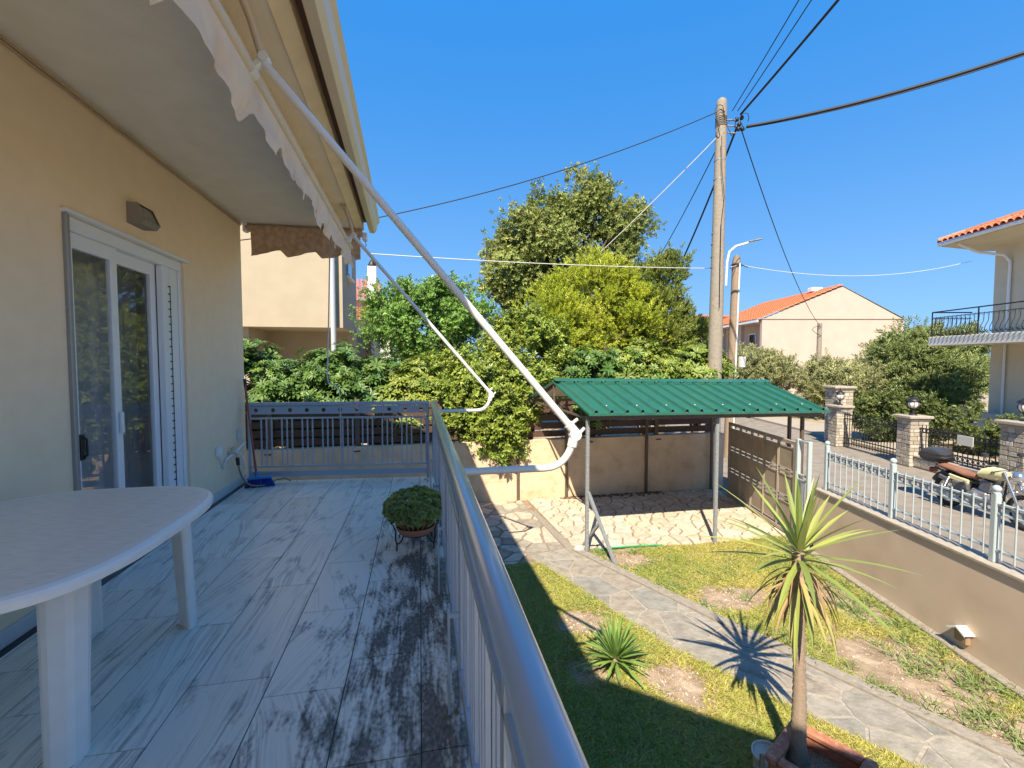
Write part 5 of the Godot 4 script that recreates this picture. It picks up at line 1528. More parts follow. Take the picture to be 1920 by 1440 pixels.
	tree("hedge_shrub", "yellow variegated shrub above the middle of the carport roof", 27, Vector3(5.4, 0, -10.3), 1.1, 0.06, [[Vector3(5.3, 2.6, -10.2), Vector3(1.0, 0.78, 0.65), 130]], hy, M.leaf, 9, fence_group)
	tree("hedge_shrub", "yellow variegated shrub at the foot of the concrete pole", 28, Vector3(6.8, 0, -10.4), 1.1, 0.06, [[Vector3(6.75, 2.55, -10.35), Vector3(0.85, 0.78, 0.6), 120]], hy, M.leaf, 9, fence_group)
	tree("hedge_shrub", "dark shrub drooping over the slat fence under the carport", 29, Vector3(4.0, 0, -9.9), 0.8, 0.04, [[Vector3(3.9, 1.9, -9.75), Vector3(0.7, 0.35, 0.28), 26], [Vector3(3.7, 1.85, -9.35), Vector3(0.3, 0.2, 0.12), 6]], hl, M.leaf, 9, fence_group)
	# ivy hanging over the wall
	var iv := thing("ivy", "leafy creeper hanging over the beige wall beside the steel upright", "plant", Vector3(1.75, 1.2, -9.27))
	crown(iv, "leaves", 40, [[Vector3(1.65, 1.12, -9.24), Vector3(0.40, 0.20, 0.05), 9], [Vector3(1.95, 1.05, -9.24), Vector3(0.3, 0.16, 0.05), 5]], {"mesh": broad, "size": 0.12, "clump": 0.10, "per": 8, "cols": [G.call(0.16, 0.261, 0.0508), G.call(0.232, 0.362, 0.0725), G.call(0.348, 0.45, 0.102)], "shell": 0.3, "up": -0.6}, M.leaf)
	# grey green olives by the pink house
	var ol := {"mesh": fine, "size": 0.55, "clump": 0.50, "per": 46, "cols": [G.call(0.275, 0.297, 0.138), G.call(0.377, 0.399, 0.196), G.call(0.522, 0.529, 0.29)], "shell": 0.45, "up": 0.5}
	var og := "grey green olive trees by the pink house"
	tree("olive_tree", "small grey green olive tree left of the slim pole before the pink house", 51, Vector3(18.3, 0, -21.9), 1.0, 0.12, [[Vector3(18.2, 2.1, -21.9), Vector3(1.45, 1.5, 1.3), 60]], ol, M.leaf_soft, 6, og)
	tree("olive_tree", "low grey green olive tree right behind the slim pole", 52, Vector3(21.3, 0, -20.2), 0.8, 0.12, [[Vector3(21.2, 1.6, -20.2), Vector3(1.7, 1.2, 1.4), 56], [Vector3(23.0, 1.6, -20.0), Vector3(1.2, 1.3, 1.2), 36]], ol, M.leaf_soft, 6, og)
	var od := ol.duplicate()
	od.cols = [G.call(0.196, 0.254, 0.087), G.call(0.268, 0.341, 0.123), G.call(0.42, 0.471, 0.203)]
	tree("large_olive_tree", "broad dense green tree filling the gap left of the balcony house", 53, Vector3(26.0, 0, -19.5), 1.5, 0.2, [[Vector3(25.4, 2.2, -19.4), Vector3(2.3, 2.3, 1.9), 120], [Vector3(28.3, 2.6, -20.2), Vector3(2.4, 2.2, 1.9), 110]], od, M.leaf_soft, 7)
	# a low dark hedge right behind the opposite fence
	tree("garden_shrub", "dark clipped shrub behind the black iron gate across the street", 54, Vector3(16.6, 0, -13.0), 0.4, 0.06, [[Vector3(16.9, 1.0, -13.4), Vector3(1.6, 0.9, 0.9), 60], [Vector3(17.6, 0.8, -11.6), Vector3(1.2, 0.7, 1.0), 30]], {"mesh": broad2, "size": 0.18, "clump": 0.28, "per": 60, "cols": [G.call(0.09, 0.13, 0.035), G.call(0.14, 0.19, 0.05), G.call(0.24, 0.27, 0.08)]}, M.leaf, 8)
	tree("garden_shrub", "reddish brown bush beside the far balcony of the pink house", 55, Vector3(17.2, 0, -26.5), 1.5, 0.08, [[Vector3(17.2, 4.4, -26.5), Vector3(1.3, 1.2, 1.2), 40]], {"mesh": broad2, "size": 0.3, "clump": 0.36, "per": 28, "cols": [G.call(0.10, 0.075, 0.03), G.call(0.13, 0.12, 0.03), G.call(0.2, 0.12, 0.05)]}, M.leaf, 6)

# ---------------------------------------------------------------- poles and wires
func build_poles() -> void:
	var p := thing("concrete_pole", "tall pale concrete utility pole behind the carport", "utility pole", Vector3(6.95, 0, -9.9))
	var mb := MB.new()
	mb.tube([Vector3(6.93, -0.1, -9.86), Vector3(7.05, 4.6, -9.95), Vector3(7.17, 9.12, -10.08)], [0.185, 0.152, 0.118], 20)
	mb.lathe(Vector3(7.17, 9.11, -10.08), [Vector2(0.118, 0), Vector2(0.10, 0.08), Vector2(0.05, 0.12), Vector2(0, 0.125)], 16)
	part(p, "shaft", mb, M.pole)
	for y: float in [5.2, 5.45, 5.75, 6.0, 7.3, 7.75]:
		mb = MB.new()
		var t := y / 9.12
		mb.lathe(Vector3(6.93, 0, -9.86).lerp(Vector3(7.17, 0, -10.08), t) + Vector3(0, y, 0), [Vector2(0.188 - 0.066 * t, -0.014), Vector2(0.195 - 0.066 * t, -0.014), Vector2(0.195 - 0.066 * t, 0.014), Vector2(0.188 - 0.066 * t, 0.014)], 16)
		part(p, "band", mb, M.grey_metal)
	mb = MB.new()
	for k in 14:
		var y := 5.6 + k * 0.25; var t := y / 9.12
		var c := Vector3(6.93, y, -9.86).lerp(Vector3(7.17, y, -10.08), t)
		mb.box(c + Vector3(-0.0, 0, 0.178 - 0.066 * t), Vector3(0.022, 0.022, 0.02))
	part(p, "bolt_holes", mb, M.black)
	mb = MB.new()
	var tp := Vector3(7.15, 8.7, -10.06)
	for y: float in [0.0, -0.14, -0.30]: mb.tube([tp + Vector3(0.05, y, 0.05), tp + Vector3(0.42 if y > -0.1 else 0.36, y, 0.08)], 0.018, 6)
	var arm := part(p, "cross_arm", mb, M.grey_metal)
	mb = MB.new()
	for q: Vector3 in [Vector3(0.36, 0.02, 0.08), Vector3(0.42, -0.10, 0.10), Vector3(0.38, -0.22, 0.12), Vector3(0.5, -0.2, 0.1), Vector3(0.48, 0.06, 0.1)]:
		mb.ball(tp + q, Vector3(0.05, 0.06, 0.05), 8)
	part(arm, "insulators", mb, M.black)
	mb = MB.new()
	for q: Array in [[-0.13, 0.05, 0.25], [-0.10, -0.1, 0.3], [0.55, -0.02, 0.2], [0.2, -0.2, 0.18]]:
		var pts: Array = []
		for k in 13:
			var a := TAU * k / 13.0
			pts.append(tp + Vector3(q[0] + cos(a) * 0.10, q[1] + sin(a) * q[2], 0.10 + 0.05 * sin(a * 2.0)))
		mb.tube(pts, 0.008, 5)
	for k in 5:
		mb.lathe(tp + Vector3(-0.005, 0.06 - k * 0.05, 0.0), [Vector2(0.128, -0.008), Vector2(0.135, 0), Vector2(0.128, 0.008)], 14)
	part(p, "tie_wires", mb, M.cable)
	mb = MB.new()
	mb.tube([Vector3(7.0, 8.2, -9.82), Vector3(7.02, 7.4, -9.81), Vector3(7.08, 6.8, -9.79), Vector3(7.0, 6.2, -9.77), Vector3(6.98, 5.2, -9.75), Vector3(6.97, 4.2, -9.73)], 0.008, 5)
	part(p, "earth_wire", mb, M.cable)
	# lamp arm
	var l := thing("street_lamp", "slim street lamp on a curved arm fixed to the concrete pole", "street lamp", Vector3(7.2, 5.3, -9.8))
	mb = MB.new(); mb.tube([Vector3(7.24, 4.75, -9.88), Vector3(7.25, 5.3, -9.87), Vector3(7.30, 5.55, -9.86), Vector3(7.45, 5.68, -9.84), Vector3(7.78, 5.78, -9.80)], 0.028, 8)
	part(l, "arm", mb, M.white_paint)
	mb = MB.new(); mb.cbox(Vector3(7.92, 5.83, -9.78), Vector3(0.36, 0.035, 0.12), 0.012, Basis(Vector3(0, 0, 1), 0.22))
	part(l, "head", mb, M.grey_metal)
	# wooden pole
	p = thing("wooden_pole", "weathered wooden pole right of the concrete pole", "utility pole", Vector3(9.3, 0, -12.35))
	mb = MB.new()
	mb.tube([Vector3(9.22, -0.1, -12.3), Vector3(9.52, 6.0, -12.52), Vector3(9.525, 6.12, -12.525), Vector3(9.53, 6.19, -12.53)], [0.15, 0.118, 0.09, 0.02], 14)
	part(p, "shaft", mb, M.wood)
	mb = MB.new(); mb.tube([Vector3(9.53, 5.9, -12.38), Vector3(9.36, 2.6, -12.25), Vector3(9.30, 0.5, -12.2)], 0.028, 6)
	part(p, "conduit", mb, M.cable_white)
	mb = MB.new(); mb.cbox(Vector3(9.53, 2.92, -12.18), Vector3(0.16, 0.32, 0.12), 0.01)
	part(p, "box", mb, M.white_paint)
	mb = MB.new()
	mb.lathe(Vector3(9.51, 5.86, -12.5), [Vector2(0.125, -0.05), Vector2(0.135, -0.04), Vector2(0.135, 0.04), Vector2(0.125, 0.05)], 12)
	mb.tube([Vector3(9.4, 5.86, -12.4), Vector3(9.22, 5.84, -12.35), Vector3(9.16, 5.76, -12.35), Vector3(9.3, 5.70, -12.4)], 0.012, 5)
	mb.tube([Vector3(9.6, 5.86, -12.4), Vector3(9.9, 5.82, -12.5)], 0.014, 5)
	part(p, "clamp", mb, M.cable)
	# far slim pole
	p = thing("slim_pole", "slim pole standing in front of the pink house", "utility pole", Vector3(20.5, 0, -20.4))
	mb = MB.new(); mb.tube([Vector3(20.42, -0.1, -20.3), Vector3(20.56, 4.95, -20.45)], [0.13, 0.11], 10); part(p, "shaft", mb, M.pole)
	mb = MB.new(); mb.tube([Vector3(20.5, 4.8, -20.3), Vector3(20.1, 4.75, -20.3), Vector3(19.95, 4.6, -20.3), Vector3(20.15, 4.45, -20.3), Vector3(20.5, 4.3, -20.3)], 0.015, 5); part(p, "wire_loop", mb, M.cable)
	# wires
	var W := func(called: String, label: String, a: Vector3, b: Vector3, drop: float, r: float, m: Material) -> void:
		var q := MB.new(); q.tube(sag(a, b, drop, 24), r, 6)
		solo(called, label, "cable", q, m, "overhead wires")
	var top := Vector3(7.55, 8.62, -9.98)
	W.call("overhead_wire", "thin black wire from the pole top sloping down left past the awning arms", Vector3(7.05, 8.9, -10.1), Vector3(-7.5, 4.75, -10.0), 0.75, 0.011, M.cable)
	W.call("overhead_wire", "pale wire running level from the house eave to the concrete pole", Vector3(-1.0, 5.02, -9.4), Vector3(7.95, 5.48, -11.35), 0.06, 0.010, M.cable_white)
	W.call("overhead_wire", "pale wire between the concrete pole and the wooden pole", Vector3(7.95, 5.48, -11.35), Vector3(9.5, 5.85, -12.45), 0.02, 0.010, M.cable_white)
	W.call("overhead_wire", "white wire from the wooden pole to the balcony house", Vector3(9.75, 5.85, -12.45), Vector3(20.0, 6.65, -13.4), 0.42, 0.009, M.cable_white)
	W.call("overhead_wire", "pale wire falling from the concrete pole into the tall tree", Vector3(7.05, 8.3, -10.05), Vector3(3.9, 4.7, -15.2), 0.12, 0.012, M.cable_white)
	W.call("overhead_wire", "dark wire from the concrete pole down behind the conifer", Vector3(7.12, 8.1, -10.15), Vector3(8.3, 6.0, -16.0), 0.15, 0.013, M.cable)
	W.call("overhead_wire", "thick black cable dropping behind the concrete pole", top, Vector3(9.4, 5.2, -16.8), 0.25, 0.026, M.cable)
	W.call("overhead_wire", "black wire from the pole head down to the slim pole", top + Vector3(0.1, -0.15, 0), Vector3(20.5, 4.85, -20.4), 0.55, 0.013, M.cable)
	W.call("overhead_wire", "thick twisted black cable leaving the pole head to the upper right", top + Vector3(0.15, -0.10, 0.1), Vector3(14.4, 9.75, -4.4), 0.40, 0.034, M.cable)
	W.call("overhead_wire", "thin black strand lashed under the thick cable at upper right", top + Vector3(0.15, -0.13, 0.1), Vector3(14.4, 9.74, -4.4), 0.43, 0.010, M.cable)
	W.call("overhead_wire", "leftmost of the three black wires rising from the pole to the top edge", top + Vector3(-0.15, 0.30, -0.02), Vector3(5.4, 9.7, -3.4), 0.06, 0.011, M.cable)
	W.call("overhead_wire", "middle of the three black wires rising from the pole to the top edge", top + Vector3(-0.02, 0.30, 0.0), Vector3(5.75, 9.7, -3.4), 0.06, 0.011, M.cable)
	W.call("overhead_wire", "thick rightmost of the three black cables rising from the pole to the top edge", top + Vector3(0.05, 0.22, 0.02), Vector3(6.4, 9.4, -3.4), 0.06, 0.026, M.cable)

# ---------------------------------------------------------------- across the street
func build_street_side() -> void:
	var U := Vector3(-0.24, 0, 0.97); var O := Vector3(13.6, 0, -10.45)
	var Nn := Vector3(-0.97, 0, -0.24)                                   # towards us
	var BS := Basis(U, Vector3.UP, U.cross(Vector3.UP))
	var at := func(t: float, y: float, o := 0.0) -> Vector3: return O + U * t + Nn * o + Vector3(0, y, 0)
	var rng := RandomNumberGenerator.new(); rng.seed = 61
	var stone_m: Array = []
	for k in 5:
		var s := MB.new(); s.cbox(Vector3.ZERO, Vector3(1, 1, 1), 0.06); stone_m.append(s.mesh())
	var pillars := [[-3.62, 2.05, 0.60, -0.4, "tall stone faced pillar behind the right end of the carport roof"], [-2.95, 1.42, 0.46, 0.0, "stone faced gate pillar with lantern just right of the carport roof"], [0.12, 1.42, 0.48, 0.0, "stone faced pillar with lantern between the iron gate and the iron fence"], [3.05, 1.62, 0.52, 0.0, "stone faced pillar at the right edge of the picture"]]
	for q: Array in pillars:
		var c: Vector3 = at.call(q[0], 0.0, q[3])
		var p := thing("stone_pillar", q[4], "pillar", c, "stone pillars across the street")
		var w: float = q[2]; var hgt: float = q[1]
		var mb := MB.new(); mb.box(c + Vector3(0, (hgt - 0.12) * 0.5, 0), Vector3(w - 0.05, hgt - 0.12, w - 0.05), BS)
		part(p, "core", mb, M.mortar)
		var y := 0.02
		while y < hgt - 0.16:
			var rh := minf(rng.randf_range(0.085, 0.13), hgt - 0.12 - y)
			for face in 3:                                              # street face, left and right faces
				var x := -w * 0.5
				var dir := BS * (Vector3(0, 0, 1) if face == 0 else Vector3(1 if face == 1 else -1, 0, 0))
				var along_ := BS * (Vector3(1, 0, 0) if face == 0 else Vector3(0, 0, 1))
				if dir.dot(Nn) < 0 and face == 0: dir = -dir
				while x < w * 0.5 - 0.02:
					var sw := minf(rng.randf_range(0.12, 0.26), w * 0.5 - x)
					if w * 0.5 - (x + sw) < 0.06: sw = w * 0.5 - x
					var th := 0.035 + rng.randf() * 0.02
					var pos: Vector3 = c + along_ * (x + sw * 0.5) + dir * (w * 0.5 - 0.02) + Vector3(0, y + rh * 0.5, 0)
					var b := Basis(along_, Vector3.UP, along_.cross(Vector3.UP)).scaled_local(Vector3(sw - 0.012, rh - 0.012, th))
					part(p, "stone", stone_m[0], M.pillar_stone[rng.randi() % 4], Transform3D(b, pos))
					x += sw
			y += rh
		mb = MB.new()
		mb.cbox(c + Vector3(0, hgt - 0.10, 0), Vector3(w + 0.06, 0.06, w + 0.06), 0.012, BS); mb.cbox(c + Vector3(0, hgt - 0.03, 0), Vector3(w + 0.16, 0.08, w + 0.16), 0.015, BS)
		part(p, "cap", mb, M.coping)
	# lanterns
	var names := ["black globe lantern on the gate pillar near the carport", "black globe lantern on the middle stone pillar", "black globe lantern on the pillar at the right edge"]
	for k in 3:
		var q: Array = pillars[k + 1]
		var c: Vector3 = at.call(q[0], q[1] + 0.01, 0.0)
		var l := thing("globe_lantern", names[k], "lantern", c, "globe lanterns on the stone pillars")
		var mb := MB.new(); mb.lathe(c, [Vector2(0.10, 0), Vector2(0.09, 0.02), Vector2(0.03, 0.06), Vector2(0.025, 0.14), Vector2(0.06, 0.17), Vector2(0.06, 0.19), Vector2(0, 0.19)], 14)
		part(l, "stem", mb, M.iron)
		mb = MB.new(); mb.ball(c + Vector3(0, 0.31, 0), Vector3(0.125, 0.125, 0.125), 18)
		part(l, "globe", mb, glossy(lin(0.72, 0.70, 0.66), 0.2, 0.5, 0.05))
		mb = MB.new(); mb.lathe(c + Vector3(0, 0.40, 0), [Vector2(0.15, 0), Vector2(0.13, 0.04), Vector2(0.05, 0.09), Vector2(0.02, 0.11), Vector2(0.012, 0.19), Vector2(0, 0.2)], 16)
		part(l, "cap", mb, M.iron)
		for j in 8:
			var a := TAU * j / 8.0
			var pts: Array = []
			for m in 7:
				var th := 0.45 + 2.2 * m / 6.0
				pts.append(c + Vector3(0, 0.31, 0) + Vector3(sin(th) * cos(a), cos(th), sin(th) * sin(a)) * 0.134)
			mb = MB.new(); mb.tube(pts, 0.007, 4, false)
			part(l, "rib", mb, M.iron)
	# black iron gate and fence
	var bar := MB.new(); bar.tube([Vector3(0, 0, 0), Vector3(0, 1, 0)], 0.012, 5)
	var barm := bar.mesh()
	var g := thing("iron_gate", "black wrought iron gate between two stone pillars across the street", "gate", at.call(-1.4, 0.15))
	var mb := MB.new()
	for y: float in [0.18, 0.35, 1.0, 1.14]: mb.cbox(at.call(-1.42, y), Vector3(2.55, 0.035, 0.025), 0.003, BS)
	part(g, "rails", mb, M.iron)
	for k in 22: part(g, "bar", barm, M.iron, Transform3D(BS.scaled_local(Vector3(1, 1.1 - 0.12 * absf(sin(k * PI / 21.0)), 1)), at.call(-2.66 + k * 0.118, 0.12)))
	var f := thing("iron_fence", "black wrought iron fence on a low stone wall across the street", "fence", at.call(1.6, 0.3))
	mb = MB.new()
	for y: float in [0.42, 0.56, 1.0, 1.10]: mb.cbox(at.call(1.58, y), Vector3(2.42, 0.035, 0.025), 0.003, BS)
	part(f, "rails", mb, M.iron)
	for k in 18: part(f, "bar", barm, M.iron, Transform3D(BS.scaled_local(Vector3(1, 0.84, 1)), at.call(0.44 + k * 0.134, 0.36)))
	mb = MB.new()
	for k in 17:
		for y: float in [0.49, 1.05]:
			var pts: Array = []
			for j in 9: pts.append(at.call(0.507 + k * 0.134 + cos(TAU * j / 8.0) * 0.045, y + sin(TAU * j / 8.0) * 0.045))
			mb.tube(pts, 0.009, 4, false)
	part(f, "rings", mb, M.iron)
	mb = MB.new()
	mb.cbox(at.call(1.58, 0.15), Vector3(2.5, 0.30, 0.22), 0.01, BS)
	part(f, "plinth", mb, M.mortar)
	var x := 0.35
	while x < 2.8:
		var sw := rng.randf_range(0.18, 0.34)
		for y: float in [0.10, 0.22]:
			part(f, "stone", stone_m[0], M.pillar_stone[rng.randi() % 4], Transform3D(BS.scaled_local(Vector3(sw - 0.012, 0.108, 0.05)), at.call(x + sw * 0.5, y, 0.11)))
		x += sw
	mb = MB.new(); mb.cbox(at.call(1.58, 0.325), Vector3(2.5, 0.05, 0.32), 0.01, BS)
	part(f, "coping", mb, M.coping)
	# plate on the fence
	mb = MB.new(); mb.cbox(at.call(1.75, 0.98, 0.05), Vector3(0.42, 0.24, 0.02), 0.005, BS)
	solo("sign_plate", "small pale plate hung on the black iron fence", "plate", mb, mat(lin(0.50, 0.50, 0.46), 0.5))
	# plant behind fence
	tree("garden_shrub", "low dark bush behind the black iron fence beside the right pillar", 62, at.call(2.45, 0, -0.7), 0.2, 0.03, [[at.call(2.45, 0.55, -0.7), Vector3(0.5, 0.55, 0.5), 30]], {"mesh": sprig(9, 9, 0.5, 0.2), "size": 0.16, "clump": 0.16, "per": 16, "cols": [Color(0.03, 0.05, 0.012), Color(0.05, 0.08, 0.02), Color(0.1, 0.13, 0.03)]}, M.leaf, 8)
	build_motorcycle()

func loft(mb: MB, rings: Array, sq := 1.0) -> void:          # rings: x, y, half width, half height; sq below 1 squares the section
	var rows: Array = []
	for r: Array in rings:
		var ii := PackedInt32Array()
		for k in 21:
			var a := TAU * k / 20.0
			var c := signf(cos(a)) * pow(absf(cos(a)), sq); var s := signf(sin(a)) * pow(absf(sin(a)), sq)
			ii.append(mb.vert(Vector3(r[0], r[1] + s * r[3], c * r[2]), Vector3(0, sin(a), cos(a))))
		rows.append(ii)
	for i in rings.size() - 1:
		for k in 20:
			mb.tri_i(rows[i][k], rows[i + 1][k], rows[i + 1][k + 1]); mb.tri_i(rows[i][k], rows[i + 1][k + 1], rows[i][k + 1])
func build_motorcycle() -> void:
	var fw := Vector3(-0.217, 0, 0.976)
	var T := Transform3D(Basis(fw, Vector3.UP, fw.cross(Vector3.UP)), Vector3(10.5, 0.004, -7.25))     # x forward, rear wheel contact at the origin
	var m := thing("motorcycle", "parked cream motorcycle with brown seat and black top case in the street", "motorcycle", T.origin)
	var tyre := mat(lin(0.02, 0.02, 0.02), 0.8)
	var chrome := mat(lin(0.65, 0.65, 0.66), 0.18, 0.9)
	var cream := glossy(lin(0.66, 0.60, 0.33), 0.3, 0.8, 0.06)
	var brown := mat(lin(0.24, 0.11, 0.065), 0.6)
	var dark := mat(lin(0.03, 0.03, 0.033), 0.5)
	for wx: float in [0.0, 1.42]:
		var c := Vector3(wx, 0.315, 0)
		var mb := MB.new(); mb.xf = T
		var ring := func(q: MB, R: float, r: float, n := 28) -> void:
			var pts: Array = []
			for k in n + 1: pts.append(c + Vector3(cos(TAU * k / n) * R, sin(TAU * k / n) * R, 0))
			q.tube(pts, r, 8, false)
		ring.call(mb, 0.265, 0.05)
		var w := part(m, "wheel", mb, tyre)
		mb = MB.new(); mb.xf = T; ring.call(mb, 0.215, 0.017); mb.tube([c + Vector3(0, 0, -0.06), c + Vector3(0, 0, 0.06)], 0.05, 12)
		mb.tube([c + Vector3(0, 0, 0.05), c + Vector3(0, 0, 0.056)], 0.12, 20)
		part(w, "rim", mb, chrome)
		mb = MB.new(); mb.xf = T
		for k in 18:
			var a := TAU * k / 18.0
			mb.tube([c + Vector3(cos(a + 0.25) * 0.045, sin(a + 0.25) * 0.045, 0.03 if k % 2 else -0.03), c + Vector3(cos(a) * 0.212, sin(a) * 0.212, 0)], 0.004, 4, false)
		part(w, "spokes", mb, chrome)
		mb = MB.new(); mb.xf = T
		var pts: Array = []
		for k in 11:
			var a := lerpf(0.1, 2.7, k / 10.0) if wx < 1 else lerpf(0.4, 2.5, k / 10.0)
			pts.append(c + Vector3(cos(a) * 0.34, sin(a) * 0.34, 0))
		mb.tube(pts, 0.06, 8)
		part(m, "mudguard", mb, dark if wx < 1 else chrome)
	var mb := MB.new(); mb.xf = T                                     # frame tubes
	for s: float in [-0.07, 0.07]:
		mb.tube([Vector3(-0.25, 0.74, s), Vector3(0.1, 0.66, s), Vector3(0.6, 0.62, s), Vector3(1.08, 0.86, s * 0.4)], 0.018, 6)
		mb.tube([Vector3(1.08, 0.86, s * 0.4), Vector3(0.98, 0.35, s), Vector3(0.55, 0.24, s), Vector3(0.48, 0.40, s), Vector3(0.52, 0.62, s)], 0.018, 6)
		mb.tube([Vector3(0.5, 0.33, s), Vector3(0, 0.315, s * 1.4)], 0.02, 6)
		mb.tube([Vector3(0.02, 0.36, s * 1.7), Vector3(0.12, 0.66, s * 1.5)], 0.028, 8)
	part(m, "frame", mb, dark)
	mb = MB.new(); mb.xf = T                                          # seat
	var rings := [[-0.22, 0.80, 0.10, 0.045], [-0.05, 0.80, 0.125, 0.05], [0.2, 0.775, 0.13, 0.055], [0.42, 0.735, 0.125, 0.06], [0.58, 0.74, 0.10, 0.06], [0.66, 0.76, 0.06, 0.04]]
	var ids: Array = []
	for r: Array in rings:
		var row: Array = []
		for k in 13:
			var a := TAU * k / 12.0
			row.append(Vector3(r[0], r[1] + sin(a) * r[3], cos(a) * r[2]))
		ids.append(row)
	for i in rings.size() - 1:
		for k in 12: mb.quad(ids[i][k], ids[i][k + 1], ids[i + 1][k + 1], ids[i + 1][k])
	part(m, "seat", mb, brown)
	mb = MB.new(); mb.xf = T                                          # tank
	rings = [[0.62, 0.80, 0.07, 0.06], [0.70, 0.83, 0.12, 0.10], [0.85, 0.86, 0.15, 0.13], [1.0, 0.875, 0.15, 0.13], [1.10, 0.875, 0.11, 0.10], [1.14, 0.87, 0.05, 0.05], [1.145, 0.87, 0.0, 0.0]]
	var rows: Array = []
	for r: Array in rings:
		var ii := PackedInt32Array()
		for k in 17:
			var a := TAU * k / 16.0
			ii.append(mb.vert(Vector3(r[0], r[1] + sin(a) * r[3], cos(a) * r[2]), Vector3(0, sin(a), cos(a))))
		rows.append(ii)
	for i in rings.size() - 1:
		for k in 16:
			mb.tri_i(rows[i][k], rows[i + 1][k], rows[i + 1][k + 1]); mb.tri_i(rows[i][k], rows[i + 1][k + 1], rows[i][k + 1])
	var tank := part(m, "fuel_tank", mb, cream)
	mb = MB.new(); mb.xf = T                                          # round emblem and cap
	for s: float in [-1.0, 1.0]:
		var pts: Array = []
		for k in 13: pts.append(Vector3(0.98 + cos(TAU * k / 12.0) * 0.03, 0.90 + sin(TAU * k / 12.0) * 0.03, s * 0.148))
		mb.tube(pts, 0.005, 4, false)
	mb.lathe(Vector3(0.95, 0.995, 0), [Vector2(0.035, 0), Vector2(0.035, 0.018), Vector2(0, 0.02)], 12)
	part(tank, "emblem", mb, dark)
	mb = MB.new(); mb.xf = T
	for s: float in [-1.0, 1.0]: mb.cbox(Vector3(0.30, 0.62, s * 0.10), Vector3(0.42, 0.11, 0.05), 0.02, Basis(Vector3(0, 0, 1), -0.12))
	part(m, "side_panel", mb, cream)
	mb = MB.new(); mb.xf = T                                          # top case: a rounded clamshell
	loft(mb, [[-0.54, 0.945, 0.0, 0.0], [-0.53, 0.945, 0.13, 0.03], [-0.49, 0.94, 0.20, 0.07], [-0.38, 0.935, 0.235, 0.09], [-0.22, 0.93, 0.235, 0.09], [-0.11, 0.93, 0.20, 0.075], [-0.08, 0.93, 0.16, 0.05], [-0.08, 0.93, 0.0, 0.0]], 0.55)
	var tc := part(m, "top_case", mb, dark)
	mb = MB.new(); mb.xf = T
	loft(mb, [[-0.53, 1.0, 0.0, 0.0], [-0.52, 1.0, 0.12, 0.025], [-0.47, 1.02, 0.20, 0.07], [-0.36, 1.035, 0.228, 0.10], [-0.22, 1.035, 0.225, 0.10], [-0.12, 1.015, 0.18, 0.07], [-0.09, 1.0, 0.13, 0.03], [-0.09, 1.0, 0.0, 0.0]], 0.6)
	part(tc, "lid", mb, mat(lin(0.055, 0.055, 0.06), 0.3))
	mb = MB.new(); mb.xf = T                                          # dark boxes and covers under the seat
	for s: float in [-1.0, 1.0]:
		mb.cbox(Vector3(0.36, 0.50, s * 0.115), Vector3(0.34, 0.17, 0.07), 0.025)
		mb.cbox(Vector3(0.02, 0.56, s * 0.10), Vector3(0.30, 0.09, 0.04), 0.018, Basis(Vector3(0, 0, 1), -0.2))
	part(m, "side_cover", mb, mat(lin(0.10, 0.105, 0.11), 0.4))
	mb = MB.new(); mb.xf = T
	for s: float in [-1.0, 1.0]:
		for k in 9: mb.lathe(Vector3(0.03 + k * 0.011, 0.40 + k * 0.027, s * 0.13), [Vector2(0.03, -0.008), Vector2(0.034, 0.0), Vector2(0.03, 0.008)], 10)
	part(m, "shock_spring", mb, chrome)
	mb = MB.new(); mb.xf = T
	mb.tube([Vector3(0.0, 0.80, 0.09), Vector3(-0.3, 0.855, 0.08), Vector3(-0.42, 0.855, 0.0), Vector3(-0.3, 0.855, -0.08), Vector3(0.0, 0.80, -0.09)], 0.014, 6)
	part(m, "rear_rack", mb, chrome)
	mb = MB.new(); mb.xf = T
	mb.cbox(Vector3(-0.36, 0.66, 0), Vector3(0.06, 0.10, 0.16), 0.02); part(m, "tail_light", mb, mat(lin(0.30, 0.02, 0.02), 0.3))
	mb = MB.new(); mb.xf = T                                          # engine and exhaust
	mb.cbox(Vector3(0.70, 0.40, 0), Vector3(0.36, 0.24, 0.26), 0.05)
	for k in 7: mb.cbox(Vector3(0.80 + k * 0.006, 0.54 + k * 0.028, 0), Vector3(0.20, 0.012, 0.22), 0.003, Basis(Vector3(0, 0, 1), -0.2))
	mb.tube([Vector3(0.62, 0.38, 0.12), Vector3(0.62, 0.38, 0.17)], 0.10, 16); mb.tube([Vector3(0.62, 0.38, -0.12), Vector3(0.62, 0.38, -0.17)], 0.10, 16)
	part(m, "engine", mb, mat(lin(0.36, 0.36, 0.37), 0.35, 0.7))
	mb = MB.new(); mb.xf = T
	for s: float in [-1.0, 1.0]: mb.tube([Vector3(0.94, 0.55, s * 0.06), Vector3(1.0, 0.36, s * 0.10), Vector3(0.80, 0.24, s * 0.15), Vector3(0.35, 0.25, s * 0.17), Vector3(0.2, 0.27, s * 0.17), Vector3(-0.28, 0.33, s * 0.18)], [0.022, 0.022, 0.022, 0.026, 0.042, 0.042], 10)
	part(m, "exhaust", mb, chrome)
	mb = MB.new(); mb.xf = T
	for s: float in [-0.09, 0.09]: mb.tube([Vector3(1.42, 0.315, s), Vector3(1.12, 0.95, s)], 0.024, 8)
	part(m, "fork", mb, chrome)
	mb = MB.new(); mb.xf = T
	mb.tube([Vector3(0.98, 1.04, -0.38), Vector3(1.10, 1.06, -0.2), Vector3(1.13, 0.99, 0), Vector3(1.10, 1.06, 0.2), Vector3(0.98, 1.04, 0.38)], 0.014, 6)
